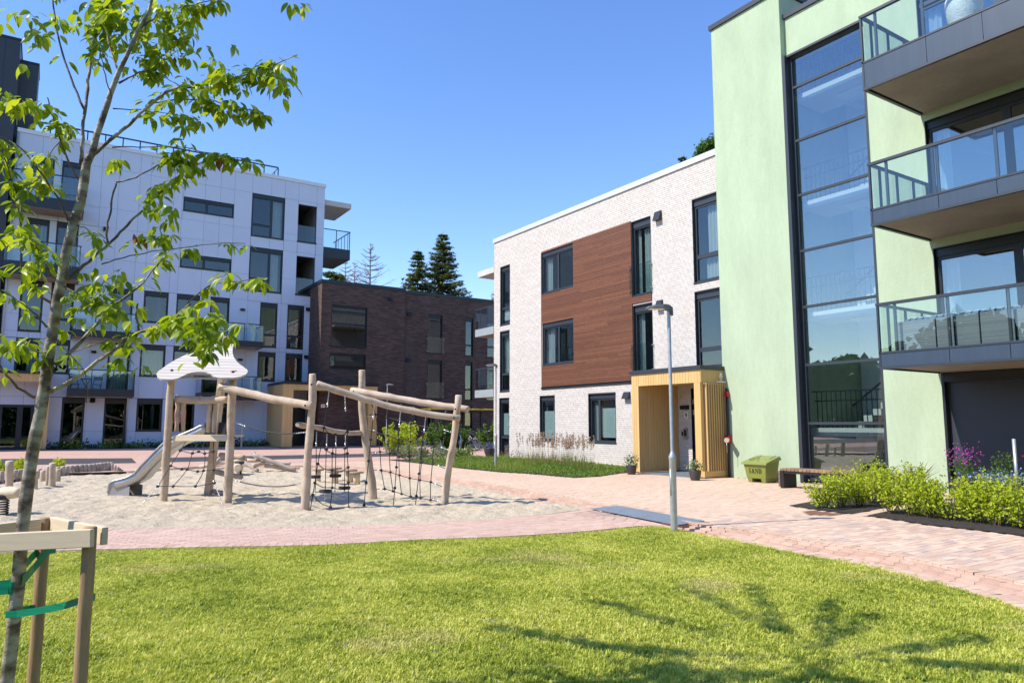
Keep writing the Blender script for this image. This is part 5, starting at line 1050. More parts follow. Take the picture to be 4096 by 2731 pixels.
M['straw'] = mat('straw', (.38, .28, .17), .8, tones=[(.40, .29, .2), (.52, .40, .28), (.42, .3, .23)], trans=((1.2, 1.1, .9), .3))
M['twig'] = mat('twig', (.10, .065, .045), .8, var=.2)
fl = lambda n, c: mat(n, c, .6, trans=((1, 1, 1), .3))
M['purple_fl'] = fl('purple_flower', (.16, .05, .62)); M['pink_fl'] = fl('pink_flower', (.60, .10, .42)); M['white_fl'] = fl('white_flower', (.8, .78, .75)); M['yellow_fl'] = fl('yellow_flower', (.75, .55, .03)); M['lobelia'] = fl('blue_flower', (.30, .40, .85)); M['red_fl'] = fl('red_flower', (.55, .02, .05)); M['magenta_fl'] = fl('magenta_flower', (.42, .05, .40)); M['yarrow'] = fl('yarrow_flower', (.40, .07, .15))
def shrub(b, h, w_, label, group, nst=14, leafm=None, seed=0, leaf=.04, per=70, name='shrub', cat='shrub'):
    r = np.random.RandomState(seed); b = arr(*b); o = empty(name, tuple(b), label, cat, group); mb = MB(); C = []
    for k in range(nst):
        a = r.rand()*6.28; rr = w_/2*(.25+.75*r.rand()); hh = h*(.62+.55*r.rand())*(1-.28*(rr/(w_/2))**2); p0 = b+[.05*math.cos(a), .05*math.sin(a), -.01]; p3 = b+[rr*math.cos(a), rr*math.sin(a), hh]; p1 = b+[rr*.45*math.cos(a), rr*.45*math.sin(a), hh*.4]
        pts = [p0, p1, (p1+p3)/2+r.randn(3)*.02, p3]; mb.tube(pts, [.006, .005, .004, .002], 5, caps=False)
        t = r.rand(per)**.75; i = np.clip((t*3).astype(int), 0, 2); f_ = t*3-i; P_ = np.array(pts); q = P_[i]*(1-f_)[:, None]+P_[i+1]*f_[:, None]; keep = q[:, 2] > b[2]+h*.12; q = q[keep]; C.append(q+r.randn(len(q), 3)*[.055, .055, .045])
    mb.build('stem', M['twig'], o); C = np.vstack(C); C[:, 2] = np.maximum(C[:, 2], b[2]+.05); leaf_cloud('foliage', C, leaf, leaf*.75, leafm or M['lime_leaf'], o, r, .3); return o
SH = [((12.15, 8.12), .62, .8, 'end shrub of the hedge bed nearest the bench end'), ((12.62, 8.08), .66, .85, 'lime shrub second along the bed beside the bench'), ((13.1, 8.02), .7, .9, 'lime shrub third along the bed beside the bench'), ((13.75, 8.15), .85, .95, 'tall lime shrub before the glazed stairwell'), ((14.1, 7.75), .85, .9, 'tall lime shrub by the red-leaved spiky plant'),
      ((12.45, 7.02), .8, .8, 'lime shrub at the near corner of the long bed'), ((12.45, 6.68), .78, .75, 'lime shrub second in the long bed'), ((12.42, 6.36), .72, .75, 'lime shrub third in the long bed'), ((12.4, 6.02), .68, .75, 'lime shrub fourth in the long bed'), ((12.4, 5.68), .68, .75, 'lime shrub fifth in the long bed, below the pots'), ((12.35, 5.32), .7, .75, 'lime shrub sixth in the long bed'), ((12.3, 4.96), .74, .75, 'lime shrub in the long bed at the picture edge'), ((13.2, 5.2), .75, .8, 'lime shrub behind the last two of the long bed'), ((13.3, 6.9), .85, .85, 'lime shrub in the second row of the long bed'), ((13.35, 6.0), .7, .8, 'lime shrub in the second row near the grey pole')]
for i, (p, h_, w_, lb) in enumerate(SH): shrub((*p, .01), h_*.97, w_*.93, lb, 'lime green shrubs along the paving', 13+i % 4, None, 500+i, .05, 62)
# pots
def pot(b, r_, h_, label, kinds, group='flower pots', seed=1, foliage_h=.25, spread=1.2):
    r = np.random.RandomState(seed); b = arr(*b); o = empty('flower_pot', tuple(b), label, 'flower pot', group); pr = [(.001, 0), (r_*.7, 0)]
    for k in range(7): pr += [(r_*(.72+.28*math.sin(1.4*k/6))*(1+.015*(k % 2)), h_*(k+.5)/7.5)]
    pr += [(r_*1.03, h_*.95), (r_*1.03, h_), (r_*.9, h_), (r_*.88, h_*.9), (.001, h_*.9)]; MB().lathe(pr, b, 22).build('pot', M['pot'], o)
    n = 260; q = r.randn(n, 3)*[r_*.55*spread, r_*.55*spread, foliage_h*.32]+[0, 0, h_+foliage_h*.45]; q[:, 2] = np.maximum(q[:, 2], h_*.8); leaf_cloud('foliage', b+q, .055, .03, M['green_leaf'], o, r)
    for mt, cnt, zlo in kinds:
        q = r.randn(cnt, 3)*[r_*.6*spread, r_*.6*spread, foliage_h*.28]+[0, 0, h_+foliage_h*(.55+zlo)]; leaf_cloud('flowers', b+q, .035, .033, mt, o, r, .6)
    return o
pot((15.43, 16.88, 0), .17, .28, 'dark ribbed pot of white and yellow pansies left of the porch', [(M['white_fl'], 60, 0), (M['yellow_fl'], 35, .0), (M['purple_fl'], 12, .1)], seed=3, foliage_h=.3)
pot((15.28, 14.13, 0), .17, .28, 'dark ribbed pot of mauve flowers at the porch slats', [(M['white_fl'], 25, 0), (M['magenta_fl'], 25, 0), (M['yellow_fl'], 8, 0)], seed=4, foliage_h=.26)
pot((17.73, 29.0, .02), .34, .42, 'pot of violet petunias at the corner of the brick house', [(M['purple_fl'], 260, -.1)], seed=5, foliage_h=.25)
pot((15.75, 7.33, 0), .26, .42, 'dark pot of tall pink and purple flowers by the dark wall', [(M['pink_fl'], 70, .6), (M['magenta_fl'], 90, .8)], seed=6, foliage_h=.42, spread=1.0)
pot((15.4, 6.55, 0), .26, .42, 'grey pot overflowing with pale blue lobelia by the pole', [(M['lobelia'], 420, -.2)], seed=7, foliage_h=.26, spread=1.6)
pot((15.1, 5.7, 0), .25, .42, 'pot of white blossoms and red spikes near the picture edge', [(M['white_fl'], 240, -.1), (M['red_fl'], 40, .8)], seed=8, foliage_h=.34, spread=1.4)
shrub((15.9, 6.75, .35), .75, .5, 'small rose bush in leaf behind the lobelia pot', None, 7, M['green_leaf'], 91, .05, 30, 'rose_bush', 'bush')
pl_ = MB().tube([gp(*za(2035, 840)), gp(*za(2035, 840))+[0, 0, 1.28]], .03, 14).build('grey_pole', M['galv']); pl_.location = (0, 0, 0); tag(pl_, 'slim grey metal pole standing behind the lime shrubs', 'pole')
pl_.matrix_world = Matrix.Translation(Vector((15.0, 6.1, 0))-Vector(gp(*za(2035, 840)))) 
def spiky(b, h_, n, label, seed):
    r = np.random.RandomState(seed); o = empty('spiky_plant', b, label, 'plant', 'red-leaved spiky plants'); mb = MB()
    for k in range(n):
        a = r.rand()*6.28; e = .35+.9*r.rand(); d_ = arr(math.cos(a)*math.cos(e), math.sin(a)*math.cos(e), math.sin(e)); s = arr(-math.sin(a), math.cos(a), 0)*.016; l = h_*(.7+.4*r.rand()); b_ = arr(*b); m_ = b_+d_*l*.55; t_ = b_+d_*l+[0, 0, -.12*l]
        mb.add([b_-s*.6, b_+s*.6, m_+s, m_-s, t_], [(0, 1, 2, 3), (3, 2, 4)], r.rand())
    mb.build('blades', M['bronze_leaf'], o)
spiky((14.95, 7.9, .25), .75, 34, 'spiky dark red cordyline behind the lime shrubs', 1); spiky((15.6, 8.9, .3), .6, 26, 'smaller dark red cordyline nearer the stair window', 2)
# ---- garden hose lying in the soil
hs_ = [gp(*z4(x, y), .02) for x, y in ((905, 695), (950, 720), (1040, 738), (1120, 736), (1250, 715))]; tag(MB().tube(wob(hs_, 14, .004, 3), .012, 6).build('garden_hose', M['rubber']), 'black hose curled on the soil under the lime shrubs', 'hose')
# ---- bed along the brick house
r = np.random.RandomState(5)
def scatter(poly, n, r):
    q = np.array(poly); out = []
    while len(out) < n:
        P_ = r.rand(n*3, 2)*(q.max(0)-q.min(0))+q.min(0); P_ = P_[inside(P_, poly)]; out += list(P_)
    return np.array(out[:n])
C = scatter(BED_WALL, 17000, r); C = C[(C[:, 1] < 27.6)]; h_ = .03+.20*vnoise(C, .9, 31)*r.rand(len(C))**.6*np.clip(dist_line(C, BED_WALL, True)/.5, .25, 1); leaf_o = leaf_cloud('ground_cover', np.column_stack([C, h_]), .07, .035, M['meadow_leaf'], None, r, .1); tag(leaf_o, 'low green ground cover filling the bed along the pale brick house', 'ground cover', kind='stuff')
nB = 9000; C = scatter(BED_WALL, nB, r); C = C[(C[:, 1] < 27.4) & (dist_line(C, BED_WALL, True) > .12)]; nB = len(C); hB = (.06+.42*np.clip(vnoise(C, 1.1, 33)*1.3-.25, 0, 1))*(.5+.6*r.rand(nB)); aB = r.rand(nB)*6.28; sB = np.column_stack([np.cos(aB), np.sin(aB), 0*aB])*.006; P0 = np.column_stack([C, np.zeros(nB)]); P1 = P0+np.column_stack([r.randn(nB, 2)*.35*hB[:, None], hB])
mo = mesh_np('meadow_grass', np.stack([P0-sB, P0+sB, P1], 1).reshape(-1, 3), np.arange(nB*3).reshape(-1, 3), M['mead_blade'], None, r.rand(nB), 'stuff'); tag(mo, 'loose upright meadow grass growing through the bed by the brick house', 'grass')
def grass_clump(b, h_, n, label, plume, seed, w_=.25, lean=.2):
    r = np.random.RandomState(seed); b = arr(*b); o = empty('feather_grass', tuple(b), label, 'ornamental grass', 'feather grass clumps by the brick wall'); mb = MB(); pm = MB()
    for k in range(n):
        a = r.rand()*6.28; rr = w_*r.rand()**.5; p = b+[rr*math.cos(a), rr*math.sin(a), 0]; le = lean*(.3+r.rand()); hh = h_*(.45+.55*r.rand()); t_ = p+[le*math.cos(a)*hh, le*math.sin(a)*hh, hh]; s = arr(*_rt)*.006; m_ = (p+t_)/2+[0, 0, .05*hh]
        mb.add([p-s, p+s, m_+s*.8, m_-s*.8, t_], [(0, 1, 2, 3), (3, 2, 4)], r.rand())
    mb.build('blades', M['mead_blade'], o)
    for k in range(plume):
        a = r.rand()*6.28; rr = w_*r.rand()**.5; p = b+[rr*math.cos(a), rr*math.sin(a), 0]; le = lean*.5*r.rand(); hh = h_*(1.25+.5*r.rand()); t_ = p+[le*math.cos(a)*hh, le*math.sin(a)*hh, hh]; pm.tube([p, (p+t_)/2, t_], [.003, .0025, .0015], 4, caps=False, tone=.9)
        d_ = t_-p
        for j in range(40): q = p+d_*(.74+.26*r.rand())+r.randn(3)*[.018, .018, .0]; v = r.randn(3)*.011; pm.add([q, q+v+[0, 0, .03], q-v+[0, 0, .045]], [(0, 1, 2)], r.rand())
    if plume: pm.build('plumes', M['straw'], o)
ww = [(15.4, 22.4, 'outermost feather grass clump of the bed, towards the lamp'), (15.2, 21.3, 'feather grass clump below the smaller ground-floor window'), (15.1, 20.4, 'feather grass clump in the middle of the row'), (15.0, 19.6, 'feather grass clump below the wide ground-floor window'), (14.9, 18.8, 'feather grass clump nearest the yellow porch')]
for i, (x, y, lb) in enumerate(ww): grass_clump((x, y, 0), .72, 90, lb, 14 if i in (0,) else 24, 60+i, .5, .28)
def tuft(b, n, label, name, cat, group, mt, h_, w_, seed, flowers=None, leaf=.06):
    r = np.random.RandomState(seed); b = arr(*b); o = empty(name, tuple(b), label, cat, group); q = r.randn(n, 3)*[w_/2.6, w_/2.6, .3*h_]; q[:, 2] = np.abs(q[:, 2])*1.3*np.exp(-(np.hypot(q[:, 0], q[:, 1])/w_)**2)+.02; leaf_cloud('foliage', b+q, leaf, leaf*.5, mt, o, r, .1)
    if flowers: q = r.randn(flowers[1], 3)*[w_/2.4, w_/2.4, .08]+[0, 0, h_*.9]; leaf_cloud('flowers', b+q, .04, .04, flowers[0], o, r, .8)
    return o
for i, (x, y, lb) in enumerate([(15.9, 24.2, 'wine red yarrow clump farthest along the brick wall'), (15.3, 23.2, 'wine red yarrow clump beside the outer feather grass'), (14.6, 20.9, 'wine red yarrow clump in front of the feather grass'), (14.4, 19.5, 'wine red yarrow clump near the bed tip')]): tuft((x, y, 0), 260, lb, 'yarrow', 'flowers', 'yarrow clumps in the brick house bed', M['meadow_leaf'], .45, .7, 80+i, (M['yarrow'], 46))
sil = [gp(*Gz_(x, y), .0) for Gz_ in (crop(1500, 1550, 3.92),) for x, y in ((260, 1090), (420, 1110), (560, 1120), (700, 1140), (860, 1140), (1000, 1120), (1120, 1130), (1300, 1120), (1450, 1100))]
wd_ = ['first', 'second', 'third', 'fourth', 'fifth', 'sixth', 'seventh', 'eighth', 'last']
for i, p in enumerate(sil): shrub((p[0], p[1], 0), .62 if i < 7 else .5, 1.1, f'silvery green shrub, {wd_[i]} from the road end of the bed', 'silvery shrubs before the bike shelter', 10, M['silver_leaf'] if i < 7 else M['meadow_leaf'], 700+i, .075, 45)
Gz = crop(1500, 1550, 3.92)
for i, (x, y, d_, h_, lb) in enumerate(((330, 910, 34, 1.5, 'bright green bush left of the bike shelter post'), (560, 915, 34, 1.6, 'bright green bush close to the shelter post'), (960, 905, 38.5, 1.5, 'bright green bush behind the parked bicycles'), (1120, 900, 38.8, 1.4, 'second green bush behind the bicycles'), (1330, 900, 39, 1.3, 'small green bush behind the bicycle saddles'), (1790, 900, 38.0, 1.5, 'green bush at the brick house end of the shelter'))):
    p = pd(*Gz(x, y), d_); shrub((p[0], p[1], zg(p[1])), h_, 1.9 if i < 2 else 1.4, lb, 'bright green bushes round the bike shelter', 16, M['lime_leaf'] if i < 2 else M['green_leaf'], 760+i, .13, 55, 'bush', 'bush')
for i, x in enumerate(np.linspace(.5, 10.6, 22)):
    tuft((x, 42.45+.2*math.sin(i*2.1), .34), 90, 'low leafy plant in the shaded bed before the white house', 'bed_plant', 'plant', 'low plants before the white house', (M['dark_leaf'], M['green_leaf'], M['meadow_leaf'])[i % 3], .45, .7, 820+i, leaf=.14)
for i, (x, y) in enumerate(((30, 480), (310, 440), (345, 430), (915, 415))):
    p = gp(*F6(x, y+110), 0); shrub((p[0], p[1], 0), .4, .45, ('lime plant behind the palisade at the picture edge', 'lime plant behind the palisade left of the cherry trunk', 'lime plant touching the cherry trunk behind the palisade', 'lime plant behind the short stump')[i], 'lime plants behind the palisade', 8, M['lime_leaf'], 880+i, .1, 30)
# ---------------------------------------------------------------- bike shelter and bicycles
sh = empty('bike_shelter', (20.5, 37.2, .2), 'open bike shelter with a yellow flowering sedum roof before the brown house', 'shelter')
sx0, sx1, sy0, sy1, sz = 18.3, 23.6, 36.4, 39.0, 2.25
MB().box(sx0, sx1, sy0, sy1, sz, sz+.1).build('roof', M['dark'], sh)
C = np.column_stack([np.random.RandomState(3).rand(5000)*(sx1-sx0)+sx0, np.random.RandomState(4).rand(5000)*(sy1-sy0)*.5+sy0, np.random.RandomState(6).rand(5000)*.1+sz+.09]); M['sedum'] = foliage('sedum', [(.45, .33, .02), (.55, .42, .02), (.2, .2, .03), (.5, .3, .2)], .2); leaf_cloud('sedum', C, .07, .06, M['sedum'], sh, np.random.RandomState(8), .4, 'stuff')
for x in (sx0+.1, 21.6): MB().box(x, x+.12, sy0+.1, sy0+.22, zg(36.5), sz).build('post', M['dark'], sh)
for x in (sx0+.1, 21.6): MB().box(x, x+.12, sy1-.3, sy1-.18, zg(38), sz).build('post', M['dark'], sh)
def bicycle(label, col, wcol):
    o = empty('bicycle', (0, 0, 0), label, 'bicycle', 'bicycles parked at the shelter'); W_ = .34; m_ = mat('bike_paint', col, .3, coat=.4)
    for x in (-.53, .53):
        w_ = MB().tube([(x+W_*math.cos(a), 0, W_+W_*math.sin(a)) for a in np.linspace(0, 6.283, 29)[:-1]], .02, 6, close=True).build('wheel', M['rubber'], o)
        mb = MB(); mb.tube([(x+.31*math.cos(a), 0, W_+.31*math.sin(a)) for a in np.linspace(0, 6.283, 25)[:-1]], .01, 5, close=True)
        for k in range(14): a = k*.4488; mb.bar((x, 0, W_), (x+.31*math.cos(a), .0, W_+.31*math.sin(a)), .004, .004)
        mb.build('rim', M['steel'], w_)
    bb, ht, hb, st_ = (-.1, 0, .32), (.38, 0, .86), (.41, 0, .74), (-.22, 0, .80); mb = MB()
    for a, b in ((bb, hb), (ht, st_), (bb, st_), ((-.53, 0, W_), bb), ((-.53, 0, W_), st_), (ht, hb)): mb.cyl(a, b, .02, n=8)
    mb.build('frame', m_, o); mb = MB()
    for s in (-.05, .05): mb.cyl((.42, s*.5, .72), (.53, s, W_), .014, n=6)
    mb.cyl((.42, 0, .72), (.37, 0, .98), .016, n=8); mb.build('fork', M['black_paint'], o)
    mb = MB(); mb.tube([(.30, -.29, 1.0), (.36, -.2, 1.02), (.37, 0, .98), (.36, .2, 1.02), (.30, .29, 1.0)], .014, 6); mb.build('handlebar', M['steel'], o)
    mb = MB(); mb.cyl(st_, (-.25, 0, .93), .014, n=6); mb.obox((-.24, 0, .95), (.13, 0, .01), (0, .07, 0), (0, 0, .025)); mb.build('saddle', M['white_paint'] if wcol else M['black_paint'], o, bevel=.02)
    mb = MB(); mb.cyl((-.1, -.03, .32), (-.1, .03, .32), .09, n=14); mb.bar((-.1, .05, .32), (-.02, .05, .18), .015, .02); mb.bar((-.1, -.05, .32), (-.18, -.05, .46), .015, .02); mb.box(-.06, .02, .05, .13, .165, .185); mb.box(-.22, -.14, -.13, -.05, .455, .475); mb.build('crank', M['black_paint'], o)
    MB().box(-.62, -.6, -.03, .03, .66, .72).build('rear_light', M['red_paint'], o); return o
bk = [(830, 985, 118, (.02, .02, .025), False, 'black bicycle nearest the shelter post'), (1060, 985, 60, (.6, .62, .65), True, 'white bicycle with a pale saddle seen through the net'), (1310, 990, 70, (.03, .12, .25), False, 'blue bicycle turned towards the lamp'), (1420, 985, 128, (.35, .37, .42), False, 'silver bicycle with raised handlebar'), (1520, 965, 100, (.03, .03, .03), False, 'dark bicycle in the middle of the rack'), (1690, 950, 50, (.05, .05, .055), False, 'dark bicycle with orange reflectors by the house corner')]
for x, y, a, c_, wc, lb in bk: b_ = gz(*Gz(x, y)); o = bicycle(lb, c_, wc); o.location = (b_[0], min(b_[1], 38.2), zg(b_[1])); o.rotation_euler = (R(6), 0, R(a))
# ---------------------------------------------------------------- balcony things
M['wicker'], t_, p_ = new_mat('wicker'); N, L = t_.nodes, t_.links; tc = N.new('ShaderNodeTexCoord'); bt = N.new('ShaderNodeTexBrick'); mp_ = N.new('ShaderNodeMapping'); mp_.inputs['Rotation'].default_value = (R(90), 0, R(90)); bt.inputs['Scale'].default_value = 1; bt.inputs['Brick Width'].default_value = .035; bt.inputs['Row Height'].default_value = .014; bt.inputs['Mortar Size'].default_value = .003
bt.inputs['Color1'].default_value = (.24, .255, .27, 1); bt.inputs['Color2'].default_value = (.17, .185, .2, 1); bt.inputs['Mortar'].default_value = (.03, .03, .035, 1); L.new(tc.outputs['Object'], mp_.inputs[0]); L.new(mp_.outputs[0], bt.inputs['Vector']); L.new(bt.outputs[0], p_.inputs['Base Color']); bp = N.new('ShaderNodeBump'); bp.inputs['Distance'].default_value = .006; L.new(bt.outputs['Fac'], bp.inputs['Height']); bp.invert = True; L.new(bp.outputs[0], p_.inputs['Normal']); p_.inputs['Roughness'].default_value = .6
so_ = empty('wicker_sofa', (15.2, 6.5, 2.9), 'grey wicker corner sofa with striped cushions on the lowest balcony', 'sofa'); M['cushion'] = mat('cushion', (.7, .69, .66), .9); M['stripe'] = mat('stripe', (.05, .055, .07), .9)
yq = [8.18, yx(zc(1250, 900)), yx(zc(1470, 900)), yx(zc(1775, 900)), yx(zc(2200, 900)), 4.6, 3.8]
for i in range(len(yq)-1): MB().box(15.0, 15.12, yq[i+1]+.015, yq[i]-.005, 2.9, 3.68).build('back_panel', M['wicker'], so_, bevel=.012)
MB().box(15.121, 15.8, 3.8, 8.16, 2.9, 3.2).build('seat', M['wicker'], so_)
y = 8.05
while y > 4:
    w_ = rng.uniform(.5, .62); c_ = MB().obox((15.22, y-w_/2, 3.56), (.06, 0, .02), (0, w_/2-.01, 0), (-.03, 0, .2)).build('cushion', M['cushion'], so_, bevel=.05)
    for k in range(3): MB().obox((15.22-.004, y-w_*(.25+.25*k), 3.56), (.063, 0, .02), (0, .018, 0), (-.03, 0, .203)).build('stripe', M['stripe'], c_, bevel=.04)
    y -= w_
wp = crop(3300, 0, 2352/796); c_ = px(*wp(1620, 160), 15.4); M['wrap'] = mat('wrap', (.72, .73, .75), .35, bump=1, bscale=35, var=.06, vscale=20)
tag(MB().lathe([(.001, 0), (.20, 0), (.21, .1), (.19, .35), (.22, .55), (.30, .75), (.34, 1.0), (.33, 1.2), (.25, 1.35), (.001, 1.36)], (15.45, float(c_[1])-.02, 9.1), 24).build('wrapped_planter', M['wrap']), 'planter wrapped in white padded sheet on the top balcony', 'planter')
def folding_chair(loc, rz, label):
    o = empty('folding_chair', loc, label, 'chair', 'folding chairs on the white house balcony', rz=rz); m_ = M['bench_wood']
    for k in range(5): MB().box(-.19, .19, -.17+k*.075, -.11+k*.075, .44, .46).build('slat', m_, o, world=False)
    for k in range(2): MB().box(-.19, .19, .19, .205, .68+k*.09, .75+k*.09).build('slat', m_, o, world=False)
    for s in (-.18, .18): mb = MB(); mb.bar((s, -.2, 0), (s, .2, .86), .02, .02); mb.build('leg', M['black_paint'], o, world=False); mb = MB(); mb.bar((s*.9, .2, 0), (s*.9, -.18, .45), .02, .02); mb.build('leg', M['black_paint'], o, world=False)
zb_ = S(2.84)+.18
folding_chair((U(1.15), 42.2, zb_), R(20), 'folding slatted chair at the left of the balcony table'); folding_chair((U(2.1), 42.2, zb_), R(-15), 'folding slatted chair at the right of the balcony table')
tb = empty('folding_table', (U(1.63), 42.2, zb_), 'small folding table between the two balcony chairs', 'table'); MB().box(U(1.4), U(1.85), 41.95, 42.45, zb_+.70, zb_+.73).build('top', M['bench_wood'], tb)
for s in (-1, 1): mb = MB(); mb.bar((U(1.63)-.2*s, 42.05, zb_), (U(1.63)+.2*s, 42.05, zb_+.7), .02, .02); mb.bar((U(1.63)-.2*s, 42.35, zb_), (U(1.63)+.2*s, 42.35, zb_+.7), .02, .02); mb.build('leg', M['black_paint'], tb)
tag(MB().ball((U(1.75), 41.75, zb_+.11), .11, 12, 8).build('football', M['white_paint']), 'white football on the balcony floor under the table', 'ball')
zc_ = S(5.62)+.18
M['dark_plastic'] = mat('dark_plastic', (.03, .035, .04), .5)
for x, lb in ((1.25, 'dark armchair on the balcony above the folding chairs'), (2.3, 'second dark armchair on the balcony above the folding chairs')):
    o = empty('armchair', (U(x), 42.2, zc_), lb, 'chair', 'dark armchairs on the white house balcony'); MB().box(U(x)-.25, U(x)+.25, 41.95, 42.45, zc_+.36, zc_+.42).build('seat', M['dark_plastic'], o); MB().box(U(x)-.25, U(x)+.25, 42.41, 42.46, zc_+.421, zc_+.85).build('backrest', M['dark_plastic'], o)
    for a in (-.22, .22):
        for b in (41.98, 42.40): MB().box(U(x)+a-.02, U(x)+a+.02, b, b+.04, zc_, zc_+.36).build('leg', M['dark_plastic'], o)
# red notice between the tower posts
rs = F6
p_ = py(720, 1666, 42.8); sg_ = empty('red_sign', (float(p_[0]), 42.9, .3), 'red notice board seen behind the tower balusters', 'sign'); MB().box(p_[0]-.32, p_[0]+.32, 42.88, 42.9, p_[2]-.38, p_[2]+.38).build('board', M['red_paint'], sg_)
mb = MB()
for k, w_ in enumerate((.5, .4, .45, .3, .48)): mb.box(p_[0]-.26, p_[0]-.26+w_, 42.875, 42.879, p_[2]+.26-k*.13, p_[2]+.29-k*.13)
mb.build('print', M['white_paint'], sg_)
# ---------------------------------------------------------------- tree guard: stakes, rails, green straps
zl = crop(0, 2050, 1.3156); gd = empty('tree_guard', (float(pd(*zl(300, 800), 3.8)[0]), 4.6, ZL), 'timber stake guard with pale rails round the young cherry tree', 'tree guard'); DS = 3.62; DS2 = 4.15; ST = M['stake']
def stake(x_t, y_t, dep, r_, seed):
    t_ = pd(*zl(x_t, y_t), dep); b_ = t_*[1, 1, 0]+[0, 0, ZL-.1]; L_ = wob([b_, (b_+t_)/2, t_], 8, .002, seed); mb = MB(); mb.tube(np.vstack([L_, L_[-1]+[0, 0, .006]]), [r_]*7+[r_, r_*.82], 16, lump=.012, seed=seed); mb.build('stake', ST, gd); return t_
s1 = stake(475, 78, DS, .032, 1); s2 = stake(238, 30, DS2, .032, 2); s3 = arr(s1[0]-.92, s1[1]+.28, s1[2]); s4 = arr(s2[0]-.75, s2[1]+.3, s2[2])
MB().tube([s3*[1, 1, 0]+[0, 0, ZL-.1], s3], .038, 16).build('stake', ST, gd)
sawn = lambda a, b, nm='rail': MB().bar(a, b, .032, .088).build(nm, M['sawn'], gd, bevel=.004)
fr_ = -_fw*[1, 1, 0]/np.linalg.norm(_fw[:2])
a, b = pd(*zl(488, 132), DS-.065), pd(*zl(0, 155), DS-.05); sawn(a, b+(b-a)*.6)
a, b = pd(*zl(273, 62), DS2+.01), pd(*zl(552, 122), DS+.04); sawn(a, b); MB().bar(pd(*zl(534, 122), DS+.055), pd(*zl(534, 122), DS+.055)+[.0, 0, .001], .036, .1)
a, b = pd(*zl(208, 72), DS2-.045), pd(*zl(0, 100), DS2-.25); sawn(a, b+(b-a)*.5)
def strap(pts, w_, nm='strap'):
    mb = MB(); P_ = [arr(*p) for p in pts]; V_ = []
    for i, p in enumerate(P_): V_ += [p+[0, 0, w_/2], p-[0, 0, w_/2]]
    mb.add(V_, [(2*i, 2*i+1, 2*i+3, 2*i+2) for i in range(len(P_)-1)]); o = mb.build(nm, M['tape'], gd); m_ = o.modifiers.new('thick', 'SOLIDIFY'); m_.thickness = .002; return o
DT = 3.88
strap([pd(*zl(500, 442), DS+.03), pd(*zl(470, 450), DS-.045), pd(*zl(440, 457), DS-.045), pd(*zl(330, 490), DS+.06), pd(*zl(200, 515), DS+.14), pd(*zl(90, 532), DT-.06), pd(*zl(30, 535), DT-.05)], .036)
strap([pd(*zl(100, 510), DT), pd(*zl(160, 500), DS2-.1), pd(*zl(230, 490), DS2-.06)], .03)
strap([pd(*zl(-60, 398), DT-.02), pd(*zl(-20, 397), DT-.035), pd(*zl(45, 390), DT-.035)], .075)
MB().tube([pd(*zl(74, 418), DT), pd(*zl(80, 385), DT), pd(*zl(86, 352), DT)], [.036, .0365, .036], 20, caps=False).build('strap', M['tape'], gd)
strap([pd(*zl(118, 360), DT-.04), pd(*zl(180, 290), DT+.1), pd(*zl(262, 190), DS2-.05), pd(*zl(295, 185), DS2)], .055); strap([pd(*zl(132, 275), DT), pd(*zl(196, 205), DS2-.03)], .05)
# ================================================================ the young cherry tree
M['bark'] = None
m, t_, p_ = new_mat('cherry_bark'); N, L = t_.nodes, t_.links; tc = N.new('ShaderNodeTexCoord'); mp_ = N.new('ShaderNodeMapping'); mp_.inputs['Scale'].default_value = (1, 1, 1.7); L.new(tc.outputs['Object'], mp_.inputs[0])
def nz(sc, d=5, v=None):
    n = N.new('ShaderNodeTexNoise'); n.inputs['Scale'].default_value = sc; n.inputs['Detail'].default_value = d; L.new((v or mp_).outputs[0] if v is None else tc.outputs['Object'], n.inputs['Vector']); return n
rp = N.new('ShaderNodeValToRGB'); e = rp.color_ramp.elements; e[0].position = .40; e[0].color = (.10, .07, .05, 1); e[1].position = .60; e[1].color = (.44, .40, .31, 1); q = e.new(.5); q.color = (.28, .215, .165, 1); L.new(nz(9, 6).outputs[0], rp.inputs[0])
moss = N.new('ShaderNodeValToRGB'); moss.color_ramp.elements[0].position = .55; moss.color_ramp.elements[1].position = .68; L.new(nz(5, 4).outputs[0], moss.inputs[0]); mx = N.new('ShaderNodeMixRGB'); mx.inputs[2].default_value = (.20, .20, .075, 1); L.new(rp.outputs[0], mx.inputs[1]); sc_ = N.new('ShaderNodeMath'); sc_.operation = 'MULTIPLY'; sc_.inputs[1].default_value = .6; L.new(moss.outputs[0], sc_.inputs[0]); L.new(sc_.outputs[0], mx.inputs[0]); L.new(mx.outputs[0], p_.inputs['Base Color']); p_.inputs['Roughness'].default_value = .6
bp = N.new('ShaderNodeBump'); bp.inputs['Strength'].default_value = .7; bp.inputs['Distance'].default_value = .008; L.new(nz(28, 6).outputs[0], bp.inputs['Height']); L.new(bp.outputs[0], p_.inputs['Normal']); M['bark'] = m
M['twig_bark'] = mat('twig_bark', (.13, .08, .06), .55, var=.25, vscale=18, c2=(.20, .14, .11), bump=.3, bscale=60)
DT = 3.88; ct = empty('cherry_tree', tuple(pd(20, 2731, DT)*[1, 1, 0]+[0, 0, ZL]), 'young cherry tree with drooping bright leaves beside the lawn', 'tree')
trunk_px = [(27, 2731), (57, 2476), (72, 2339), (88, 2140), (102, 2005), (120, 1878), (140, 1750), (159, 1669), (179, 1541), (191, 1446), (207, 1350), (230, 1201), (249, 1105), (265, 1009), (297, 882), (322, 815), (338, 719), (346, 655), (370, 607), (386, 543), (408, 480), (430, 416), (440, 381), (476, 286), (506, 226), (553, 119), (595, 48)]
wid = [60, 58, 57, 56, 55, 54, 53, 52, 50, 48, 48, 45, 44, 43, 42, 41, 40, 38, 32, 29, 27, 26, 25, 22, 20, 17, 15]
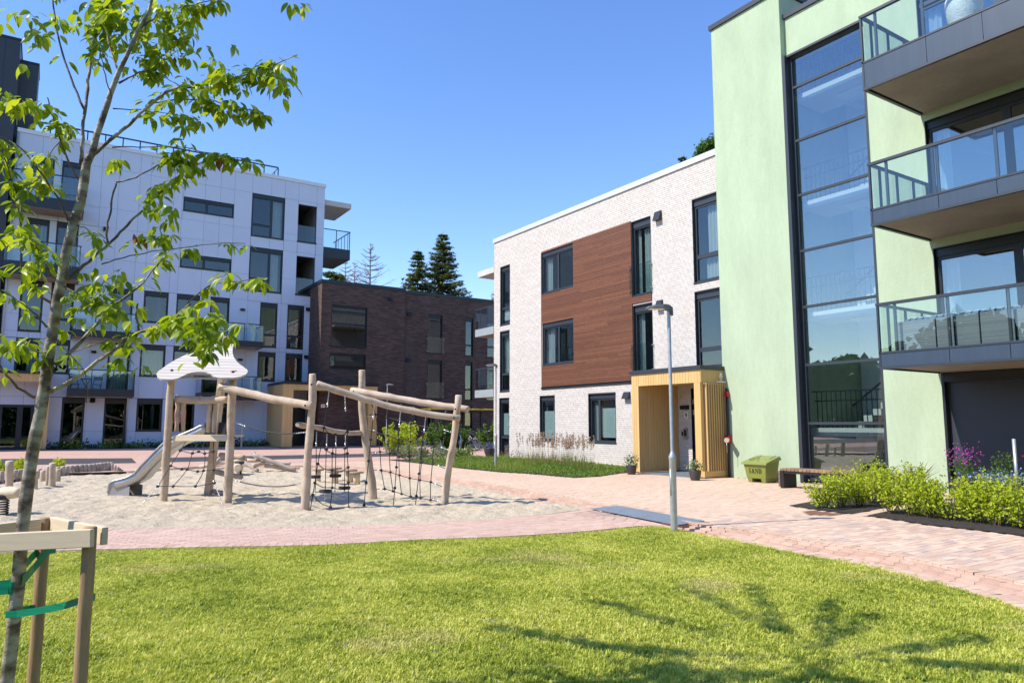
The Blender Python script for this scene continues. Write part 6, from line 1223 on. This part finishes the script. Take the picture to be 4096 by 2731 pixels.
tp = [pd(*p, DT) for p in trunk_px]; s = DT/_F; b0 = tp[0]+(tp[0]-tp[1])*.25; b0[2] = ZL-.06
top = tp[-1]; extra = [top+(tp[-1]-tp[-2])*1.5+[0, 0, .3], top+(tp[-1]-tp[-2])*3+[.05, .1, .5], top+(tp[-1]-tp[-2])*3.5+[0, .15, .8]]
TR_ = [b0]+tp+extra; TW = [70]+wid+[12, 8, 3]
o = MB().tube(TR_, [w*s/2*.86*(1+.03*math.sin(i*2.7)) for i, w in enumerate(TW)], 14, lump=.03, seed=5).build('trunk', M['bark'], ct)
BR = [  # (branch points in the photograph, start width, end width, depth drift towards the tip)
 ([(363, 625), (476, 536), (595, 426), (661, 369), (700, 348), (804, 348), (893, 324), (982, 304), (1095, 256), (1190, 220)], 18, 4, -.25), ([(619, 411), (732, 396), (845, 399), (929, 435), (1012, 438), (1050, 460)], 8, 3, -.15), ([(324, 661), (333, 506), (342, 417), (357, 286), (366, 190), (393, 119), (430, 40), (450, -60)], 17, 9, .25), ([(339, 440), (286, 321), (244, 196), (220, 89), (208, -20), (200, -120)], 11, 6, .1),
 ([(312, 714), (262, 619), (226, 518), (202, 429), (190, 390)], 10, 5, -.2), ([(280, 893), (244, 810), (185, 720), (119, 631), (60, 571), (-20, 540)], 11, 5, -.3), ([(476, 333), (536, 298), (613, 277), (673, 232), (720, 200)], 9, 3, .3), ([(452, 435), (548, 440), (619, 449), (720, 462), (800, 480)], 6, 3, .15),
 ([(204, 1564), (255, 1541), (319, 1503), (376, 1458), (446, 1404), (497, 1366), (558, 1328), (638, 1306), (700, 1270), (760, 1215)], 22, 9, -.35), ([(700, 1270), (771, 1189), (841, 1138), (905, 1129), (1033, 1116), (1050, 1110)], 8, 3, -.5), ([(841, 1138), (880, 1110), (918, 1086)], 5, 3, -.45), ([(640, 1306), (720, 1296), (800, 1275), (850, 1300)], 7, 3, -.4),
 ([(220, 1458), (271, 1420), (319, 1372), (383, 1303), (437, 1233), (497, 1191), (558, 1147), (596, 1099), (679, 1000)], 21, 5, .3), ([(268, 1118), (300, 1090), (351, 1054), (399, 1003), (430, 984), (478, 936), (526, 879), (574, 840), (638, 773), (686, 725), (749, 677), (830, 640), (900, 615)], 17, 4, .1), ([(430, 984), (425, 930), (432, 890), (446, 815), (466, 728)], 10, 8, .0), ([(466, 728), (526, 719), (622, 668), (700, 625), (750, 601), (770, 590)], 8, 3, .0),
 ([(405, 1056), (478, 1035), (590, 1009), (679, 997), (778, 982), (899, 972), (982, 974)], 6, 3, .25), ([(220, 1111), (191, 1080), (159, 1035), (150, 987), (145, 950)], 12, 6, -.3), ([(204, 1210), (169, 1194), (128, 1162), (108, 1127), (80, 1057), (89, 977), (83, 898), (67, 783), (35, 671), (-15, 560)], 12, 5, -.25), ([(188, 1309), (143, 1255), (80, 1210), (10, 1162), (-40, 1140)], 9, 4, -.2), ([(140, 1589), (96, 1567), (61, 1541), (19, 1487), (-20, 1440)], 14, 8, -.1),
 ([(239, 569), (204, 604), (182, 671), (159, 716), (80, 738), (20, 745)], 6, 3, -.2), ([(446, 395), (420, 300), (400, 200), (385, 150)], 6, 3, -.2), ([(450, 590), (620, 588), (760, 590), (850, 620), (960, 633), (1050, 650)], 6, 3, .05), ([(558, 1328), (545, 1270), (551, 1215)], 9, 8, -.1), ([(553, 119), (640, 60), (760, 20), (890, -5)], 9, 3, .1), ([(476, 286), (440, 200), (418, 100), (425, 0), (440, -80)], 9, 5, .3),
 ([(345, 1610), (352, 1560), (340, 1480), (300, 1440), (232, 1365)], 5, 3, -.2), ([(290, 1409), (360, 1385), (430, 1362), (500, 1340)], 5, 3, -.1), ([(250, 1140), (300, 1175), (400, 1200), (480, 1240)], 6, 3, -.15), ([(300, 900), (340, 910), (390, 940), (420, 955)], 5, 3, -.1), ([(215, 1420), (170, 1410), (80, 1390), (0, 1370)], 6, 3, -.2), ([(720, 345), (640, 300), (600, 282)], 4, 3, .2)]
tips = []; rr = random.Random(12)
for i, (pts, w0, w1, dd) in enumerate(BR):
    n = len(pts); d0 = DT; P_ = [pd(*q, DT+dd*(k/(n-1))**1.2+(.0 if k == 0 else 0)) for k, q in enumerate(pts)]; w = [(w0+(w1-w0)*k/(n-1))*s/2*.84 for k in range(n)]
    W_ = wob(P_, n*3, .0035, i+40); rad = np.interp(np.linspace(0, 1, n*3), np.linspace(0, 1, n), w)*(1+.06*np.sin(np.arange(n*3)*2.2)); rad[0] *= 1.25
    MB().tube(W_, rad, 8, lump=.04, seed=i).build('branch', M['twig_bark'] if w0 < 16 else M['bark'], ct); tips.append((W_, rad))
# limbs above the picture, whose shadow falls on the lawn
rs_ = np.random.RandomState(77); hi = []
for k in range(13):
    z0 = 4.15+k*.06; base_ = np.array([np.interp(z0, [q[2] for q in TR_], [q[j] for q in TR_]) for j in range(3)]); a = k*2.399; l = 1.9-.03*k; L_ = [base_+np.array([math.cos(a), math.sin(a), 0])*l*t+np.array([*_fw[:2], 0])*.5*t-_rt*.45*t+[0, 0, l*.28*t**.8] for t in np.linspace(0, 1, 8)]
    if z0+l*.2 < 3.75 and abs(math.cos(a)) > 2: continue
    W_ = wob(L_, 14, .02, 900+k); pr = [(np.array(q)-[0, 0, EYE]) for q in W_]
    ypx = [1365.5-_F*(q @ _up)/(q @ _fw) for q in pr]
    for _ in range(14):
        yy = [1365.5-_F*((np.array(q)-[0, 0, EYE]) @ _up)/((np.array(q)-[0, 0, EYE]) @ _fw) for q in W_[3:]]
        if max(yy) > -25: W_ = W_+np.linspace(.2, 1, 14)[:, None]*np.array([0, 0, .1])
    MB().tube(W_, np.linspace(.009, .0025, 14), 6).build('branch', M['twig_bark'], ct); hi.append((W_, None))
# leaves: drooping, folded along the midrib
def leaf_mesh(L_=.085, W_=.034, curl=.25):
    st = [(0, .0), (.12, .55), (.3, .93), (.5, 1.), (.7, .78), (.87, .4), (1, 0)]; V_ = []; F_ = []
    for t, w in st:
        zc_ = -curl*L_*t*t*1.2; y = W_/2*w; V_ += [(t*L_, -y, zc_+.28*y), (t*L_, 0, zc_), (t*L_, y, zc_+.28*y)]
    for i in range(len(st)-1):
        a = i*3; F_ += [(a, a+1, a+4, a+3), (a+1, a+2, a+5, a+4)]
    return V_, F_
M['cherry_leaf'] = mat('cherry_leaf', (.12, .22, .02), .38, tones=[(.13, .22, .018), (.21, .32, .02), (.29, .39, .025), (.37, .45, .035)], trans=((1.6, 1.4, .5), .5), spec=.5)
M['rust_leaf'] = mat('rust_leaf', (.36, .10, .03), .6, trans=((1.2, 1, .8), .3))
rl = np.random.RandomState(31); SP = []
def spray(W_, start, n, spread, hang=.75, sz=1.):
    W_ = np.asarray(W_); m = len(W_)
    k = 0
    while k < n:
        t = start+(1-start)*rl.rand()**.75; i = min(int(t*(m-1)), m-2); f_ = t*(m-1)-i; c = W_[i]*(1-f_)+W_[i+1]*f_
        # a whorl of 3 to 6 leaves from one bud
        for j in range(rl.randint(3, 7)):
            a = rl.rand()*6.28; e_ = -hang*(.3+.95*rl.rand())+.25*rl.rand(); d_ = np.array([math.cos(a)*math.cos(e_*1.2), math.sin(a)*math.cos(e_*1.2), math.sin(e_*1.2)]); SP.append((c+d_*(.012+spread*rl.rand()), d_, sz*(.5+.42*rl.rand()))); k += 1
dens = [64, 58, 36, 22, 18, 26, 34, 26, 46, 30, 10, 44, 40, 46, 0, 36, 16, 16, 46, 12, 6, 18, 18, 40, 0, 52, 44, 10, 18, 48, 10, 26, 14]
for (W_, _), n, i in zip(tips, dens, range(99)):
    if n: spray(W_, .35 if i not in (8, 13, 20) else .5, int(n*1.5), .03)
# dense bunches where the photograph shows them
for (x, y, w, h_, n, dd) in ((1040, 330, 150, 90, 70, -.2), (760, 440, 130, 110, 75, 0), (620, 120, 170, 110, 120, .1), (530, 190, 140, 80, 60, .2), (760, 30, 110, 90, 60, .1), (400, 80, 170, 80, 60, .2), (480, 40, 200, 60, 60, .1), (690, 150, 110, 80, 40, .1), (1100, 270, 90, 60, 30, -.2), (820, 330, 110, 70, 36, -.1), (900, 430, 80, 50, 26, -.1), (100, 110, 100, 90, 40, -.2), (60, 400, 80, 110, 50, -.3), (110, 440, 60, 60, 26, -.2), (420, 1130, 150, 110, 90, -.1), (370, 1240, 90, 70, 34, -.15), (780, 1300, 130, 110, 110, -.4), (830, 1370, 70, 60, 40, -.45), (640, 790, 80, 70, 50, .1), (640, 930, 90, 60, 40, .05), (90, 930, 110, 70, 44, -.25), (120, 1080, 120, 110, 50, -.25), (90, 1400, 90, 70, 26, -.2), (20, 1330, 30, 50, 8, -.2), (450, 640, 50, 40, 12, 0), (700, 630, 60, 40, 18, 0), (520, 1430, 60, 60, 20, -.1), (150, 640, 70, 60, 20, -.2), (120, 740, 80, 40, 18, -.2), (270, 500, 60, 60, 20, 0), (490, 960, 40, 40, 6, 0), (1180, 10, 40, 30, 7, .2), (900, 300, 120, 70, 40, -.2)):
    k = 0
    while k < n*1.15:
        c = pd(x+rl.randn()*w*.5, y+rl.randn()*h_*.5, DT+dd+rl.randn()*.10)
        for j in range(rl.randint(3, 6)):
            a = rl.rand()*6.28; e_ = -.75*(.35+.9*rl.rand())+.2*rl.rand(); d_ = np.array([math.cos(a)*math.cos(e_*1.2), math.sin(a)*math.cos(e_*1.2), math.sin(e_*1.2)]); SP.append((c+d_*.02, d_, .55+.42*rl.rand())); k += 1
HI = len(SP)
for W_, _ in hi: spray(W_, .3, 290, .07, .75, 1.2)
SP = SP[:HI]+[q for q in SP[HI:] if 1365.5-_F*((q[0]-[0, 0, EYE]) @ _up)/((q[0]-[0, 0, EYE]) @ _fw) < -60]
BV, BF = leaf_mesh(); BV = np.array(BV); BF = np.array(BF); libl = []
for k in range(8):
    me = bpy.data.meshes.new('leaf'); v, f_ = leaf_mesh(.085, .030+.002*k, .05+.1*(k % 4)); me.from_pydata(v, [], f_); me.update(); me.materials.append(M['cherry_leaf']); at = me.attributes.new('tone', 'FLOAT', 'FACE'); at.data.foreach_set('value', np.full(len(f_), .06+.125*k, np.float32)); me.polygons.foreach_set('use_smooth', np.ones(len(f_), bool)); libl.append(me)
def leaf_matrix(c, d_, s_):
    x = d_/np.linalg.norm(d_); up = np.array([0, 0, 1.])+rl.randn(3)*.35; y = np.cross(up, x); y /= np.linalg.norm(y)+1e-9; z = np.cross(x, y); return np.column_stack([x*s_, y*s_, z*s_])
vis = list(range(HI)); 
def on_picture(c):
    q = np.array(c)-[0, 0, EYE]; w = q @ _fw; X_, Y_ = 2048+_F*(q @ _rt)/w, 1365.5-_F*(q @ _up)/w; return 0 < X_ < 4096 and 0 < Y_ < 2731
inpic = [i for i in range(HI) if on_picture(SP[i][0])]; sel = set(sorted(inpic, key=lambda i: -SP[i][2]/depth_of(SP[i][0]))[:300]); V_, F_, T_ = [], [], []
for i, (c, d_, s_) in enumerate(SP):
    A_ = leaf_matrix(c, d_, s_)
    if i in sel:
        o = bpy.data.objects.new('leaf', libl[rl.randint(8)]); o.matrix_world = Matrix([[*A_[0], c[0]], [*A_[1], c[1]], [*A_[2], c[2]], [0, 0, 0, 1]]); COL.objects.link(o); o.parent = ct; o.matrix_parent_inverse = WM[ct].inverted()
    else:
        b = len(V_)*len(BV); V_.append(BV @ A_.T+c); F_.append(BF+b); T_ += [rl.rand()]*len(BF)
mesh_np('foliage', np.vstack(V_), np.vstack(F_), M['cherry_leaf'], ct, T_, 'stuff', True)
for (x, y, dd) in ((535, 935, 0), (545, 945, 0), (578, 955, 0), (880, 630, 0), (895, 640, 0), (868, 645, 0), (697, 228, .2), (120, 1085, -.2), (660, 1260, -.3)):
    o = bpy.data.objects.new('withered_leaf', libl[2].copy()); o.data.materials[0] = M['rust_leaf']; c = pd(x, y, DT+dd); A_ = leaf_matrix(c, np.array([.2, .2, -1.]), .7); o.matrix_world = Matrix([[*A_[0], c[0]], [*A_[1], c[1]], [*A_[2], c[2]], [0, 0, 0, 1]]); COL.objects.link(o); o.parent = ct; o.matrix_parent_inverse = WM[ct].inverted()
# ================================================================ trees beyond the houses
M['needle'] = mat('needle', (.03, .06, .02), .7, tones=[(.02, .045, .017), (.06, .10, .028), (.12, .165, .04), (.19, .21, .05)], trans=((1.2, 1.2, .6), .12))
M['spruce_bark'] = mat('spruce_bark', (.16, .12, .10), .9, var=.2); M['dead_wood'] = mat('dead_wood', (.21, .16, .145), .9, var=.2)
def spruce(xb, ytop, ybase, wpx, dep, label, seed, dead=False):
    r = np.random.RandomState(seed); tpt = pd(xb, ytop, dep); o = empty('spruce_tree', (tpt[0], tpt[1], 0), label, 'tree', 'trees beyond the brown house'); top_ = tpt[2]; zb_ = pd(xb, ybase, dep)[2]; w_ = wpx*dep/_F/2; s_ = w_/(top_-zb_)
    MB().tube([(tpt[0], tpt[1], -.3), (tpt[0], tpt[1], top_*.6), tpt], [.28, .16, .02], 8).build('trunk', M['dead_wood'] if dead else M['spruce_bark'], o); mb = MB(); C = []; V_, F_, T_ = [], [], []
    z = max(zb_-2.5, 1.5)
    while z < top_-.15:
        rad = min(1.1*w_, (top_-z)**.88*s_*1.15+.12); nb_ = 6 if dead else 10
        for k in range(nb_):
            a = r.rand()*6.28; l = rad*(.6+.5*r.rand()); dr = -.25+.15*r.rand() if not dead else -.05+.25*r.rand(); pts = [np.array([tpt[0]+math.cos(a)*l*t, tpt[1]+math.sin(a)*l*t, z+dr*l*t+(.28 if not dead else .35)*l*t*t]) for t in np.linspace(0, 1, 6)]; mb.tube(pts, np.linspace(.035, .008, 6), 4, caps=False)
            if dead:
                for j in range(9):
                    t = .25+.75*r.rand(); q = pts[0]+(pts[-1]-pts[0])*t; q[2] = np.interp(t, np.linspace(0, 1, 6), [p[2] for p in pts]); aa = a+(1 if r.rand() < .5 else -1)*(.6+.5*r.rand()); e_ = q+np.array([math.cos(aa), math.sin(aa), -.35+.3*r.rand()])*l*.25*(1.1-t*.5); mb.tube([q, (q+e_)/2+[0, 0, .03], e_], [.014, .01, .005], 3, caps=False)
            else:
                for j in range(int(36*max(.5, l))):
                    t = .12+.88*r.rand(); q = np.array([np.interp(t, np.linspace(0, 1, 6), [p[i] for p in pts]) for i in range(3)]); aa = a+r.randn()*.7; ll = .34*(.6+.6*r.rand()); dd_ = np.array([math.cos(aa), math.sin(aa), -.55+.5*r.rand()])*ll; sd_ = np.array([-math.sin(aa), math.cos(aa), 0])*.055; hg = np.array([0, 0, -.13*r.rand()-.05]); bI = len(V_)*4
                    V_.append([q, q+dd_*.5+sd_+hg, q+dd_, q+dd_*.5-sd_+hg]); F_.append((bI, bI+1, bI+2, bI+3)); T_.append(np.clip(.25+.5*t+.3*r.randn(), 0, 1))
        z += (.33 if not dead else .42)*(.7+.5*r.rand())
    mb.build('limbs', M['dead_wood'] if dead else M['spruce_bark'], o)
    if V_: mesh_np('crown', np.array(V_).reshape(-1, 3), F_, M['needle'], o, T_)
    return o
spruce(1772, 925, 1190, 235, 66, 'tall dark green spruce behind the brown house', 1); spruce(1672, 992, 1165, 135, 64, 'smaller spruce touching the tall one behind the brown house', 2)
spruce(1483, 972, 1135, 165, 64, 'bare dead spruce standing above the brown roof', 3, True); spruce(1383, 1030, 1130, 80, 66, 'smaller bare dead spruce nearest the white house', 4, True); spruce(1420, 1040, 1130, 60, 70, 'thin bare spruce between two dead ones', 5, True)
spruce(1320, 1075, 1125, 110, 60, 'dark spruce tip peeping below the white house balcony', 6); spruce(1358, 1085, 1130, 50, 62, 'little spruce tip at the foot of the dead trees', 7); spruce(1972, 1165, 1210, 60, 75, 'thin bare treetop beside the brick house corner', 8, True)
spruce(2735, 612, 660, 26, 60, 'tiny spruce tip above the white parapet', 9)
def broadleaf(x, y, wpx, hpx, dep, label, seed, n=900):
    r = np.random.RandomState(seed); c = pd(x, y, dep); o = empty('leafy_tree', (c[0], c[1], 0), label, 'tree', 'trees beyond the brick house'); MB().tube([(c[0], c[1], -.3), (c[0]+.1, c[1], c[2]*.6), c], [.22, .14, .05], 8).build('trunk', M['spruce_bark'], o); k = dep/_F; q = r.randn(n, 3)*[wpx*k*.42, wpx*k*.42, hpx*k*.4]; q = q[np.linalg.norm(q/[wpx*k, wpx*k, hpx*k], axis=1) < .8]
    cl = r.randn(26, 3)*[wpx*k*.4, wpx*k*.4, hpx*k*.4]; q = cl[r.randint(26, size=n)]*.6+r.randn(n, 3)*.15; leaf_cloud('crown', c+q, .2, .13, M['green_leaf'], o, r); return o
broadleaf(2805, 600, 70, 50, 58, 'leafy treetop above the white parapet beside the green house', 12); broadleaf(2845, 575, 50, 40, 58, 'second leafy treetop cut off by the green house', 13)
# ---- woods and houses behind the photographer, seen only as reflections
def wood(name, pts, h_, label, seed):
    r = np.random.RandomState(seed); C = []
    for (a, b) in zip(pts[:-1], pts[1:]):
        a, b = np.array(a), np.array(b); n = int(np.linalg.norm(b-a)*190); t = r.rand(n); hh = h_*(.65+.35*vnoise(np.column_stack([t*8+seed, t*0]), 1., seed)); C.append(np.column_stack([a+(b-a)*t[:, None]+r.randn(n, 2)*1.2, r.rand(n)*hh]))
    o = leaf_cloud(name, np.vstack(C), 1.1, .8, M['dark_leaf'], None, r); tag(o, label, 'wood', kind='stuff')
wood('treeline', [(-30, 82), (-38, 60), (-36, 34), (-38, 10), (-34, -18), (-10, -34), (22, -30), (34, -14)], 11, 'dark belt of trees behind the photographer', 41)
# ================================================================ grass
M['grass'] = None
m, t_, p_ = new_mat('grass_blade'); N, L = t_.nodes, t_.links; ge = N.new('ShaderNodeNewGeometry'); oi = N.new('ShaderNodeObjectInfo'); at = N.new('ShaderNodeAttribute'); at.attribute_name = 'tone'
def nz2(sc, d=3):
    n = N.new('ShaderNodeTexNoise'); n.inputs['Scale'].default_value = sc; n.inputs['Detail'].default_value = d; L.new(ge.outputs['Position'], n.inputs['Vector']); return n
r1_ = N.new('ShaderNodeValToRGB'); e = r1_.color_ramp.elements; e[0].position = .0; e[0].color = (.14, .215, .022, 1); e[1].position = 1; e[1].color = (.68, .65, .20, 1); q = e.new(.45); q.color = (.43, .475, .065, 1); q = e.new(.8); q.color = (.58, .59, .12, 1)
ad = N.new('ShaderNodeMath'); ad.operation = 'MULTIPLY_ADD'; ad.inputs[1].default_value = .55; L.new(at.outputs['Fac'], ad.inputs[0]); pm = N.new('ShaderNodeMapRange'); pm.inputs[1].default_value = .36; pm.inputs[2].default_value = .66; pm.inputs[3].default_value = .06; pm.inputs[4].default_value = .50; L.new(nz2(.9, 4).outputs[0], pm.inputs[0]); fm_ = N.new('ShaderNodeMapRange'); fm_.inputs[1].default_value = .3; fm_.inputs[2].default_value = .7; fm_.inputs[3].default_value = -.28; fm_.inputs[4].default_value = .28; L.new(nz2(13, 3).outputs[0], fm_.inputs[0]); a2_ = N.new('ShaderNodeMath'); L.new(pm.outputs[0], a2_.inputs[0]); L.new(fm_.outputs[0], a2_.inputs[1])
L.new(a2_.outputs[0], ad.inputs[2]); L.new(ad.outputs[0], r1_.inputs[0])
dry = N.new('ShaderNodeMapRange'); dry.inputs[1].default_value = .585; dry.inputs[2].default_value = .70; dry.inputs[4].default_value = .62; L.new(nz2(.62, 5).outputs[0], dry.inputs[0]); mx = N.new('ShaderNodeMixRGB'); mx.inputs[2].default_value = (.62, .52, .27, 1); L.new(dry.outputs[0], mx.inputs[0]); L.new(r1_.outputs[0], mx.inputs[1]); L.new(mx.outputs[0], p_.inputs['Base Color']); p_.inputs['Roughness'].default_value = .5; p_.inputs['Specular IOR Level'].default_value = .3
tr = N.new('ShaderNodeBsdfTranslucent'); tm = N.new('ShaderNodeVectorMath'); tm.operation = 'MULTIPLY'; tm.inputs[1].default_value = (1.3, 1.3, .8); L.new(mx.outputs[0], tm.inputs[0]); L.new(tm.outputs[0], tr.inputs['Color']); ms = N.new('ShaderNodeMixShader'); ms.inputs[0].default_value = .35; L.new(p_.outputs[0], ms.inputs[1]); L.new(tr.outputs[0], ms.inputs[2]); L.new(ms.outputs[0], N['Material Output'].inputs[0]); M['grass'] = m
def tuft_mesh(seed, n, rad, h_):
    r = np.random.RandomState(seed); V_, F_, T_ = [], [], []
    for k in range(n):
        a = r.rand()*6.28; rr = rad*r.rand()**.5; p = np.array([rr*math.cos(a), rr*math.sin(a), -.005]); b = r.rand()*6.28; s = np.array([math.cos(b), math.sin(b), 0])*.0036*(.7+.7*r.rand()); hh = h_*(.4+.9*r.rand()**1.6); le = np.array([math.cos(b+1.57), math.sin(b+1.57), 0])*hh*(.2+.9*r.rand()); m_ = p+le*.35+[0, 0, hh*.6]; t = p+le+[0, 0, hh]; i = len(V_)
        V_ += [p-s, p+s, m_+s*.8, m_-s*.8, t]; F_ += [(i, i+1, i+2), (i, i+2, i+3), (i+3, i+2, i+4)]; T_ += [r.rand()]*3
    me = bpy.data.meshes.new('grass_tuft'); me.from_pydata(V_, [], F_); me.update(); me.materials.append(M['grass']); a_ = me.attributes.new('tone', 'FLOAT', 'FACE'); a_.data.foreach_set('value', np.array(T_, np.float32)); return me
src = [bpy.data.objects.new('grass_tuft', tuft_mesh(50+k, 120, .08, .022+.004*k)) for k in range(4)]
dvl = LAWN
gm = grid_sheet('lawn_grass', LAWN, .16, zlawn, M['turf'], .03); 
bm = bmesh.new(); bm.from_mesh(gm.data); dead_f = []
for f_ in bm.faces:
    c = np.array(f_.calc_center_median()); dv = c @ _fw-EYE*_fw[2]; la = c @ _rt
    if dv < 2.4 or abs(la) > dv*.74+2: dead_f.append(f_)
bmesh.ops.delete(bm, geom=dead_f, context='FACES'); bm.to_mesh(gm.data); bm.free()
gm['kind'] = 'stuff'; gm['label'] = 'short mown lawn grass with pale dry patches'; gm['category'] = 'grass'
ng = bpy.data.node_groups.new('grass_scatter', 'GeometryNodeTree'); ng.interface.new_socket('Geometry', in_out='INPUT', socket_type='NodeSocketGeometry'); ng.interface.new_socket('Geometry', in_out='OUTPUT', socket_type='NodeSocketGeometry'); GN, GL = ng.nodes, ng.links
gi, go = GN.new('NodeGroupInput'), GN.new('NodeGroupOutput'); dp = GN.new('GeometryNodeDistributePointsOnFaces'); dp.inputs['Density'].default_value = 210; GL.new(gi.outputs[0], dp.inputs['Mesh'])
jn = GN.new('GeometryNodeJoinGeometry'); gti = GN.new('GeometryNodeGeometryToInstance')
for o in src:
    ob = GN.new('GeometryNodeObjectInfo'); ob.inputs['Object'].default_value = o; ob.inputs['As Instance'].default_value = True; GL.new(ob.outputs['Geometry'], gti.inputs[0])
iop = GN.new('GeometryNodeInstanceOnPoints'); GL.new(dp.outputs['Points'], iop.inputs['Points']); GL.new(gti.outputs[0], jn.inputs[0])
j2 = GN.new('GeometryNodeJoinGeometry')
for n_ in [n for n in GN if n.bl_idname == 'GeometryNodeObjectInfo']: GL.new(n_.outputs['Geometry'], j2.inputs[0])
GL.new(j2.outputs[0], iop.inputs['Instance']); iop.inputs['Pick Instance'].default_value = True
rv = GN.new('FunctionNodeRandomValue'); rv.data_type = 'FLOAT_VECTOR'; rv.inputs[0].default_value = (-.12, -.12, 0); rv.inputs[1].default_value = (.12, .12, 6.283); GL.new(rv.outputs[0], iop.inputs['Rotation'])
rv2 = GN.new('FunctionNodeRandomValue'); rv2.inputs[2].default_value = .65; rv2.inputs[3].default_value = 1.25; rv2.data_type = 'FLOAT'; GL.new(rv2.outputs[1], iop.inputs['Scale']); GL.new(iop.outputs[0], go.inputs[0])
md = gm.modifiers.new('scatter', 'NODES'); md.node_group = ng
for x in list(GN):
    if x in (jn, gti): GN.remove(x)
